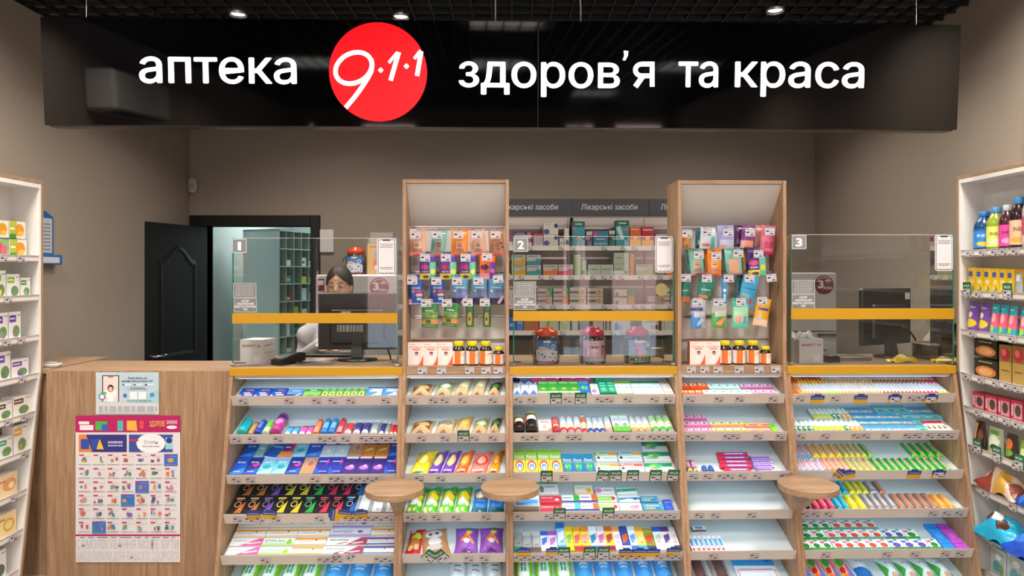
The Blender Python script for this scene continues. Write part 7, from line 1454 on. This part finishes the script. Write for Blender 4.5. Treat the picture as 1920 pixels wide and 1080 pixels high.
rk(0, 1099, 1111, 27, '6a1838', [('r', 0, .75, 1, 1, 'a8a4a4'), ('r', .3, 0, .8, .3, '3a6a80')], 'maroon bottle carton with pale cap'); rk(0, 1112, 1141, 28, '2a6a80', [('e', .15, .8, .15, .18, 'a83a70'), ('s', .2, .4, .8, .5, 'a8c0c8'), ('s', .1, .1, .9, .2, '90b0b8')], 'wide teal carton with magenta corner'); rk(0, 1142, 1153, 29, '24282c', [('r', 0, .75, 1, 1, 'a8a8a0'), ('r', 0, 0, 1, .35, '1f5a5c')], 'dark bottle carton with pale cap')
rk(0, 1181, 1202, 35, 'b85a28', [('r', 0, 0, 1, .35, 'c89018'), ('s', .1, .85, .8, .92, 'd8b0a0'), ('e', .5, .45, .2, .1, 'd8a020')], 'orange and yellow carton'); rk(0, 1203, 1226, 36, 'a02838', [('r', 0, 0, 1, .3, 'c89018'), ('s', .1, .8, .9, .88, 'd8b0b0'), ('e', .5, .4, .2, .1, 'd8a020')], 'red and yellow carton'); rk(0, 1229, 1252, 22, 'a89c9c', [('r', .1, .4, .9, .8, '8a3038')], 'low grey and red carton')
me = lambda c: [('p', [(0, 0), (1, 0), (1, .35), (.8, .45), (0, .38)], c), ('s', .1, .8, .8, .9, '5a5a5a'), ('e', .8, .45, .18, .16, c)]
rk(1, 938, 957, 31, 'a8a4a0', [('r', .6, .1, 1, .9, '3a3a3a')], 'grey carton by the tower edge')
rk(1, 959, 986, 19, 'a8a096', me('b88a1c'), 'lower grey carton with mustard band'); rk(1, 959, 986, 19, 'a8a096', me('b88a1c'), 'upper grey carton with mustard band', up=19.3)
rk(1, 987, 1015, 19, 'a0a4a0', me('2f7a80'), 'lower grey carton with teal band'); rk(1, 987, 1014, 19, 'a8a8a4', me('2f7a80'), 'upper grey carton with teal band', up=19.3)
rk(1, 1018, 1046, 20, 'a8a098', me('c0602c'), 'grey carton with orange band'); rk(1, 1047, 1075, 20, 'b0a0a0', me('b03a64'), 'grey carton with raspberry band')
rk(1, 1077, 1089, 39, 'a0a88a', [('r', 0, 0, .25, 1, '6a9050'), ('r', .3, .3, .9, .32, '6a7a50')], 'tall sage green carton'); rk(1, 1090, 1100, 29, 'a0a88a', [('r', 0, 0, .3, 1, '6a9050')], 'shorter sage green carton')
rk(1, 1102, 1150, 20, 'a4a49a', [('s', .1, .5, .8, .6, '5a6a50')], 'plain sage carton in a line', n=2)
rk(1, 1151, 1180, 21, 'a0a28c', [('s', .1, .5, .5, .58, '4a4a38')], 'lower olive grey carton'); rk(1, 1151, 1180, 21, 'a0a28c', [('s', .1, .5, .5, .58, '4a4a38')], 'upper olive grey carton', up=21.3); rk(1, 1181, 1189, 40, 'b8701c', [], 'narrow orange upright carton'); rk(1, 1192, 1224, 20, 'a8a49c', me('8a9a6a'), 'grey carton with moss band')
sn = lambda c: [('e', .7, .45, .14, .3, 'b0603a'), ('e', .7, .45, .08, .16, 'd8a070'), ('r', 0, .35, .55, .55, '8a4048'), ('p', [(.65, 1), (1, 1), (1, 0), (.9, 0)], c)]
rk(2, 940, 962, 28, 'a8a09c', [('r', .2, .3, .7, .6, 'a05050')], 'grey and red carton by the tower edge')
for j, up in (('lower', 0), ('upper', 15.5)):
    rk(2, 1007, 1036, 15, 'a49c9c', sn('2f9a50' if up else 'a49c9c'), j+' carton with orange snail and green corner' if up else j+' grey carton with orange snail', up=up)
    rk(2, 1037, 1066, 15, 'a8a09c', sn('2f8a48' if up else 'c06a3a'), j+' carton with snail beside it, '+('green corner' if up else 'orange corner'), up=up)
    rk(2, 1068, 1099, 16.5 if up else 15, 'aca494', [('r', 0, .3, .55, .6, '5a3a3c'), ('e', .75, .45, .14, .3, 'b06a48')], j+' tan carton with brown bar', up=up)
    rk(2, 1101, 1131, 15, 'a8a094', [('r', 0, .3, .55, .6, '6a4a44'), ('e', .75, .45, .14, .3, 'a87858')], j+' tan carton, second stack', up=up)
    rk(2, 1152, 1176, 13, 'a0a090', [('e', .2, .3, .12, .3, '4a4a3a')], j+' pale olive carton', up=up)
rk(2, 1177, 1190, 26, 'a87840', [('r', 0, .6, 1, 1, '3a7a40')], 'green and orange upright carton'); rk(2, 1215, 1228, 16, '9a8c84', [('r', 0, .1, 1, .3, '8a3a34')], 'small tan carton with red foot'); rk(2, 1229, 1251, 16, 'a09080', [('e', .6, .5, .15, .3, 'a86a50')], 'tan carton at the second tower')
rk(3, 938, 968, 26, '1f58a0', [('p', [(0, .5), (.5, 1), (0, 1)], 'a8a8ac'), ('r', .6, .3, .9, .5, '7aa0d0')], 'deep blue carton'); rk(3, 969, 981, 26, '3a6ab0', [('s', .1, .5, .9, .6, 'a0b8d8')], 'narrow blue carton'); rk(3, 982, 1010, 24, 'a0522c', [('e', .25, .5, .14, .2, '6a7a30')], 'terracotta carton with leaf')
rk(3, 1011, 1048, 26, 'a8a898', [('p', [(.3, 0), (.45, 1), (.55, 1), (.5, 0)], '5a9a30')], 'pale carton with green stem'); rk(3, 1049, 1069, 26, 'a8aa9c', [('e', .5, .3, .3, .2, '9aa050')], 'pale carton with olive spot'); rk(3, 1071, 1086, 25, 'b0aca4', [('r', 0, 0, .1, 1, '2a2a28'), ('r', .85, 0, 1, 1, '2a2a28')], 'white and black slim carton')
rk(3, 1112, 1131, 25, 'aeaaa4', [('s', .1, .7, .9, .8, '4a4a48')], 'white carton between the jars'); rk(3, 1132, 1143, 25, 'aca8a0', [('r', .3, 0, .5, 1, '2a2a28')], 'white carton with black stripe'); rk(3, 1144, 1182, 25, 'aeaaa6', [('s', .05, .75, .95, .85, '3a3a40'), ('e', .3, .2, .12, .4, '5a5a9a'), ('e', .5, .15, .1, .3, '8a8ab0')], 'white carton with violet figures')
rk(3, 1204, 1237, 26, 'b0aca8', [('t', 'ЛІНЕКС', .5, .68, .6, .26, '2a2a2a', .02), ('r', .94, 0, 1, 1, '8a2028'), ('e', .6, .25, .12, .14, 'c0582c'), ('r', .75, .1, .9, .4, '2a2a2a')], 'white carton with dark lettering'); rk(3, 1240, 1262, 26, 'a4a898', [('s', .1, .7, .9, .8, '7a8a60')], 'pale green carton by the second tower')
# fridges
def fridge(p0, p1, ytop, Y, lab, stx, sty, seam):
    a, b_ = PX(p0, Y), PX(p1, Y); zt = PZ(ytop, Y); root = empty('medicine_fridge', T((a+b_)/2, Y, 0)); L0 = T(-(a+b_)/2, -Y, 0)
    m = MB('glossy', L0); m.box(a, b_, Y+.03, Y+.55, .02, zt, 'b4b0ae', ch=.006); m.build('cabinet_body', root)
    zz = PZ(seam, Y)
    m = MB('glossy', L0); m.box(a, b_, Y, Y+.028, zz+.004, zt-.004, 'b9b5b3', ch=.005); m.build('upper_door', root)
    m = MB('glossy', L0); m.box(a, b_, Y, Y+.028, .06, zz-.004, 'b4b0ae', ch=.005); d = m.build('lower_door', root)
    m = MB('metal', L0); m.box(b_-.14, b_-.01, Y-.015, Y, zz-.03, zz-.01, '77757a', ch=.003); m.build('handle', d)
    sx, sz = PX(stx, Y), PZ(sty, Y); r = .068
    m = MB('card', L0 @ T(sx, Y-.0008, sz)); m.prism([(r*math.cos(6.2832*k/32), r*math.sin(6.2832*k/32)) for k in range(32)], 1, -.0006, .0008, '6a1a28')
    m.text('3', T(-.022, -.001, -.022) @ UPR, .075, 'd8ccc8', width=.038, bold=.04); m.text('РОКИ', T(.025, -.001, -.032) @ UPR, .026, 'd8ccc8', width=.056, bold=.02); m.text('*', T(.025, -.001, -.018) @ UPR, .075, 'd8ccc8', bold=.04)
    for k in range(9):
        a_ = R(30+15*k); m.box(.055*math.cos(a_)-.004, .055*math.cos(a_)+.004, -.0012, -.0006, .055*math.sin(a_)-.005, .055*math.sin(a_)+.005, 'c8b8b4')
    m.build('warranty_sticker', root)
    return root, L0, a, b_, zt, Y
F = fridge(592, 748, 515, 4.95, '', 711, 538, 700)
m = MB('card', F[1] @ T(F[2]+.012, F[5]-.001, F[4]-.25)); m.box(0, .05, -.0006, .0008, 0, .22, '6a1a28'); m.art([('r', .1, .8, .9, .95, 'c8c0c0'), ('r', .1, .4, .9, .6, 'c8a0a0'), ('s', .1, .2, .9, .3, 'd0c0c0')], T(0, -.0006, 0) @ UPR, .05, .22); m.build('energy_sticker', F[0])
tag(F[0], 'pale grey fridge with maroon sticker standing behind the cashier', 'fridge')
F3 = fridge(1462, 1569, 511, 4.95, '', 1545, 534, 622); tag(F3[0], 'pale grey fridge with maroon sticker behind counter three', 'fridge')
o = jar_builder('d8421c', A1, 'e6e8f0')(); o.name = 'candy_jar.004'; o.matrix_basis = T(PX(665, 5.1), 5.15, F[4]) @ Matrix.Diagonal((1.02, 1.02, 1.02, 1)); tag(o, 'clear jar of sweets with orange lid standing on the grey fridge', 'jar')
o = upright('snack_carton', .14, .07, PZ(457, 5.1)-F[4], 'c89a3c', [('e', .7, .65, .3, .2, '5a90b8'), ('p', [(.3, .3), (.8, .2), (.9, .5), (.4, .5)], 'c8503c'), ('r', .4, .15, .95, .3, 'd8c8d0'), ('s', .15, .88, .5, .92, '8a5a30')]); o.matrix_basis = T(PX(706, 5.1), 5.1, F[4]); tag(o, 'yellow carton with blue figure standing on the grey fridge', 'box')
o = upright('cardboard_box', .17, .12, PZ(437, 5.3)-F[4], '9a9490', [('r', .0, .48, 1, .5, '7a7470')]); o.matrix_basis = T(PX(719, 5.3), 5.22, F[4]); tag(o, 'plain grey box behind the yellow carton on the fridge', 'box')
m = MB('white_board'); m.box(-.06, .06, -.03, 0, -.10, .10, ch=.004); o = m.build('fuse_box', None, T(PX(614, 6.1), 6.1, PZ(452, 6.1))); tag(o, 'small pale fuse box on the back wall beside the doorway', 'fuse box')
# small stationery behind counter two
o = MB('card'); o.box(-.05, .05, -.03, .03, 0, .05, 'a89c90'); 
for k in range(4): o.box(-.05, .05, -.0305, -.03, .006+.012*k, .012+.012*k, '8a7c70')
o = o.build('tag_holder_box', None, cfM(1236, 0, 4.10)); tag(o, 'small slatted wooden box at the end of counter two', 'box')
m = MB('clear_plastic'); m.lathe([(.02, 0), (.022, .07)], 'ffffff', seg=14); m.use('card'); m.tube([(0, 0, .02), (.01, 0, .12)], .004, 'b0b0ae', 6); m.tube([(-.005, 0, .02), (-.012, .01, .11)], .004, '3a8a4a', 6); o = m.build('pen_cup', None, cfM(1246, 0, 4.02)); tag(o, 'small clear pen cup with pens on counter two', 'cup')

# ================================================================== air conditioner on the doorway side wall, seen in the sign
t = empty('air_conditioner', T(XL, 1.9, 2.75)); m = MB('white_board'); m.box(0, .21, -.42, .42, -.14, .14, ch=.02); m.build('casing', t)
m = MB('black_plastic'); m.box(.10, .205, -.36, .36, -.146, -.139); m.build('air_outlet', t); tag(t, 'white air conditioner high on the wall above the tea shelves', 'air conditioner')
# ================================================================== the cashier
PXc, PYc = PX(636, 4.44), 4.44
person = empty('person', T(PXc, PYc, 0))
def ell(m, c, r, seg=20, rings=14, M=None):
    vs = []; 
    for j in range(rings+1):
        a = math.pi*j/rings
        for i in range(seg):
            b_ = 2*math.pi*i/seg; p = Vector((r[0]*math.sin(a)*math.cos(b_), r[1]*math.sin(a)*math.sin(b_), r[2]*math.cos(a)))
            if M: p = M @ p
            vs.append((c[0]+p.x, c[1]+p.y, c[2]+p.z))
    fs = [(j*seg+i, j*seg+(i+1) % seg, (j+1)*seg+(i+1) % seg, (j+1)*seg+i)[::-1] for j in range(rings) for i in range(seg)]
    m.add(vs, fs, 'ffffff', True)
def limb(m, pts, rs, seg=16):
    m.tube(pts, rs, 'ffffff', seg)
    for p, r_ in zip(pts, rs): ell(m, p, (r_*.99, r_*.99, r_*.99), 14, 10)
EZ = PZ(537, 4.36)          # eye level
hc = (0, 0, EZ)
def head_shape(a, t):       # a: angle round the head (0 = towards camera), t: -1 chin .. 1 crown
    pass
hm = MB('skin_tone')
def headpos(u, v):
    a = (u-.5)*2*math.pi                     # 0 faces the camera (-Y)
    z = -.125+.245*v
    # half width / depth by height above the chin
    t = v
    wid = [(.0, .001), (.05, .034), (.14, .050), (.28, .063), (.42, .070), (.55, .0735), (.70, .0755), (.82, .068), (.92, .046), (1.0, .0002)]
    dep = [(.0, .001), (.05, .045), (.14, .066), (.28, .082), (.42, .090), (.55, .094), (.70, .096), (.82, .086), (.92, .058), (1.0, .0002)]
    def ip(tb):
        for (a0, b0), (a1, b1) in zip(tb, tb[1:]):
            if t <= a1: return b0+(b1-b0)*(t-a0)/(a1-a0)
        return tb[-1][1]
    w, d = ip(wid), ip(dep); x = w*math.sin(a); y = -d*math.cos(a)+.012
    if t < .3: y = -d*math.cos(a)*(1 if math.cos(a) > 0 else .55)+.004-.006
    f = max(0, math.cos(a))
    g = lambda cx, cz, sx, sz: math.exp(-((x-cx)/sx)**2-((z-cz)/sz)**2)*f
    y -= .021*g(0, -.030, .010, .016)+.012*g(0, -.012, .008, .020)      # nose
    y += .010*g(-.031, .0, .016, .011)+.010*g(.031, .0, .016, .011)      # eye sockets
    y -= .004*g(-.03, .018, .02, .007)+.004*g(.03, .018, .02, .007)      # brow ridge
    y -= .005*g(0, -.066, .018, .008)-.003*g(0, -.082, .016, .006)+.006*g(0, -.105, .016, .014)
    y -= .004*g(-.04, -.035, .018, .02)+.004*g(.04, -.035, .018, .02)
    return (x, y, EZ+z)
hm.grid(64, 60, headpos, 'ffffff')
for s in (-1, 1):       # ears
    ell(hm, (s*.076, .012, EZ-.012), (.007, .016, .030), M=Matrix.Rotation(s*.25, 3, 'Z'))
limb(hm, [(0, .03, EZ-.09), (0, .04, EZ-.16), (0, .05, EZ-.22)], [.052, .052, .060])
zs_ = EZ-.245
# torso, hips, legs and arms of one body
for z, rx, ry, y in ((zs_-.02, .15, .07, .05), (zs_-.10, .165, .10, .04), (zs_-.22, .145, .10, .035), (zs_-.36, .125, .09, .035), (zs_-.48, .155, .105, .04)): ell(hm, (0, y, z), (rx, ry, .12))
for s in (-1, 1):
    limb(hm, [(s*.085, .045, zs_-.52), (s*.09, .04, .50), (s*.09, .06, .09)], [.085, .062, .042]); limb(hm, [(s*.09, .07, .05), (s*.10, -.09, .035)], [.042, .032])
wr = {}
for s, elb, wrist in ((-1, (-.255, .03, 1.10), (-.06, -.17, 1.215)), (1, (.245, .0, 1.235), (.12, -.19, 1.215))):
    sh_ = (s*.165, .045, zs_-.03); limb(hm, [sh_, (s*.220, .035, zs_-.07), (elb[0], elb[1], elb[2]+.01), wrist], [.050, .044, .034, .027])
    d = Vector((-.35*s, -.93, -.05)).normalized(); w_ = Vector(wrist); side_ = Vector((-d.y, d.x, 0)).normalized()
    pm = w_+d*.05; ell(hm, tuple(pm), (.036, .048, .015), M=Matrix.Rotation(math.atan2(-d.x, d.y)+math.pi, 3, 'Z'))
    for i, (o_, ln) in enumerate(((-.028, .062), (-.010, .072), (.009, .068), (.027, .054))):
        b0 = w_+d*.085+side_*o_; b1 = b0+d*ln*.45+Vector((0, 0, .008)); b2 = b0+d*ln*.8+Vector((0, 0, -.006)); b3 = b0+d*ln+Vector((0, 0, -.016))
        limb(hm, [tuple(w_+d*.05+side_*o_*.8), tuple(b0), tuple(b1), tuple(b2), tuple(b3)], [.010, .0092, .0088, .0080, .0070], 10)
    tb = w_+d*.025-side_*(.030*(-s)); limb(hm, [tuple(w_+d*.01), tuple(tb+d*.01), tuple(tb+d*.035-side_*(.012*(-s))), tuple(tb+d*.055-side_*(.010*(-s)))], [.014, .012, .010, .008], 10)
body = hm.build('body', person)
md = body.modifiers.new('remesh', 'REMESH'); md.mode = 'VOXEL'; md.voxel_size = .0052; md.use_smooth_shade = True
ms = body.modifiers.new('smooth', 'SMOOTH'); ms.factor = .5; ms.iterations = 2
# face details
for s in (-1, 1):
    e = MB('card'); ell(e, (s*.031, -.0715, EZ+.0), (.0112, .0112, .0095)); e.c = [C('d8d0cc')]*len(e.c)
    e.use('glossy'); o0 = len(e.c); ell(e, (s*.030, -.0795, EZ-.0005), (.0060, .0042, .0060), 14, 8); e.c[o0:] = [C('3a2a20')]*(len(e.c)-o0)
    e.build('eye', person)
    e = MB('skin_tone')
    for up in (1, -1):
        vs = []; n = 10
        for j in range(3):
            for i in range(n+1):
                t = i/n; x = s*.031+(t-.5)*.030; zc = EZ+up*(.0050*math.sin(math.pi*t))*(1 if up > 0 else .75)+j*up*.0032
                vs.append((x, -.0800-.003*math.sin(math.pi*t)+j*.0022+abs(t-.5)*.006, zc))
        e.add(vs, [(j*(n+1)+i, j*(n+1)+i+1, (j+1)*(n+1)+i+1, (j+1)*(n+1)+i) for j in range(2) for i in range(n)], 'ffffff', True)
    e.build('eyelid', person)
    e = MB('hair')
    pts = [(s*(.015+.034*t), -.0855+.012*t*t, EZ+.019+.0065*math.sin(math.pi*(t*.8+.1))) for t in [k/8 for k in range(9)]]
    e.tube(pts, [.0018, .0026, .0030, .0030, .0028, .0026, .0022, .0016, .0008], 'ffffff', 6); e.build('eyebrow', person)
    e = MB('hair'); pts = [(s*.031+(t-.5)*.031, -.0845+abs(t-.5)*.010, EZ+.0054*math.sin(math.pi*t)-.0008) for t in [k/8 for k in range(9)]]; e.tube(pts, .0011, 'ffffff', 5); e.build('eyelash', person)
    e = MB('glossy'); ell(e, (s*.081, .0, EZ-.040), (.004, .004, .004), 10, 8); e.c = [C('15151a')]*len(e.c); e.build('earring', person)
e = MB('card'); ell(e, (0, -.0875, EZ-.066), (.021, .006, .0065)); e.c = [C('b06a60')]*len(e.c); e.build('lips', person)
# hair: centre parting, pulled back, with strand ridges
h = MB('hair')
def hairpos(u, v):
    a = (u-.5)*2*math.pi; t = v
    # hairline height falls from the parting to the ears
    side_f = abs(math.sin(a*.5))
    aa = abs(a); front = max(0, math.cos(a))
    line = .078-.0*aa
    k = min(1, aa/1.25); zl = .082*(1-k**.8)+(.004)*k**.8 if aa < 1.25 else (.004 if aa < 1.85 else .004-.10*min(1, (aa-1.85)/.5))
    z = zl+(.1335-zl)*t
    tt = min(.999, max(0, (z+.125)/.245)); zz = max(-.12, min(.1335, z))
    wv = max(.0, 1-((zz-.0)/.1335)**2.6)**.5 if zz > 0 else 1
    w, d = .0845*wv, .106*wv
    if zz < -.02: w *= 1-.10*((-.02-zz)/.1); d *= 1
    x = w*math.sin(a); y = -d*math.cos(a)+.014
    if math.cos(a) > 0: y = -(d-.002)*math.cos(a)+.012
    pn = -.003*math.exp(-(x/.004)**2)*(1 if math.cos(a) > -.2 else 0)
    z += .010*math.exp(-((abs(x)-.02)/.02)**2)*t*.4
    rg = .0007*math.sin(a*60+t*4)
    return (x*(1+rg*8), y*(1+rg*8), EZ+zz+pn+.002)
h.grid(140, 34, hairpos, 'ffffff'); ell(h, (0, .125, EZ+.0), (.034, .030, .034)); hh = h.build('hair', person)
sd = hh.modifiers.new('solid', 'SOLIDIFY'); sd.thickness = .004; sd.offset = -1
# coat: torso and sleeves over the body
c_ = MB('coat_white')
for z, rx, ry, y in ((zs_-.005, .155, .078, .05), (zs_-.10, .182, .118, .04), (zs_-.22, .165, .118, .035), (zs_-.36, .150, .110, .035), (zs_-.48, .178, .122, .04), (zs_-.62, .185, .128, .04)): ell(c_, (0, y, z), (rx, ry, .125))
for s, elb, wrist in ((-1, (-.257, .03, 1.10), (-.075, -.15, 1.217)), (1, (.247, .0, 1.237), (.135, -.17, 1.217))):
    limb(c_, [(s*.155, .045, zs_-.035), (s*.222, .03, zs_-.07), elb, wrist], [.072, .062, .052, .040], 20)
co = c_.build('coat', person); md = co.modifiers.new('remesh', 'REMESH'); md.mode = 'VOXEL'; md.voxel_size = .008; md.use_smooth_shade = True
ms = co.modifiers.new('smooth', 'SMOOTH'); ms.factor = .5; ms.iterations = 4
q = MB('coat_white')
for s in (-1, 1): q.prism([(s*.03, zs_+.045), (s*.075, zs_+.03), (s*.06, zs_-.06), (s*.012, zs_-.13)][::s], 1, -.092, -.082)
q.build('collar', person)
q = MB('card'); 
for k in range(4): ell(q, (.0, -.098, zs_-.16-.09*k), (.007, .003, .007), 12, 6)
q.c = [C('d0ccd0')]*len(q.c); q.build('button', person)
tag(person, 'cashier in a white coat with dark centre-parted hair behind the black monitor', 'person')
k_ = MB('black_plastic'); k_.box(-.2, .2, -.05, .05, 0, .016, ch=.004); o = k_.build('keyboard', None, T(PXc, PYc-.315, ZTOP+.0285)); 
tag(o, 'black keyboard under the hands of the cashier', 'keyboard')
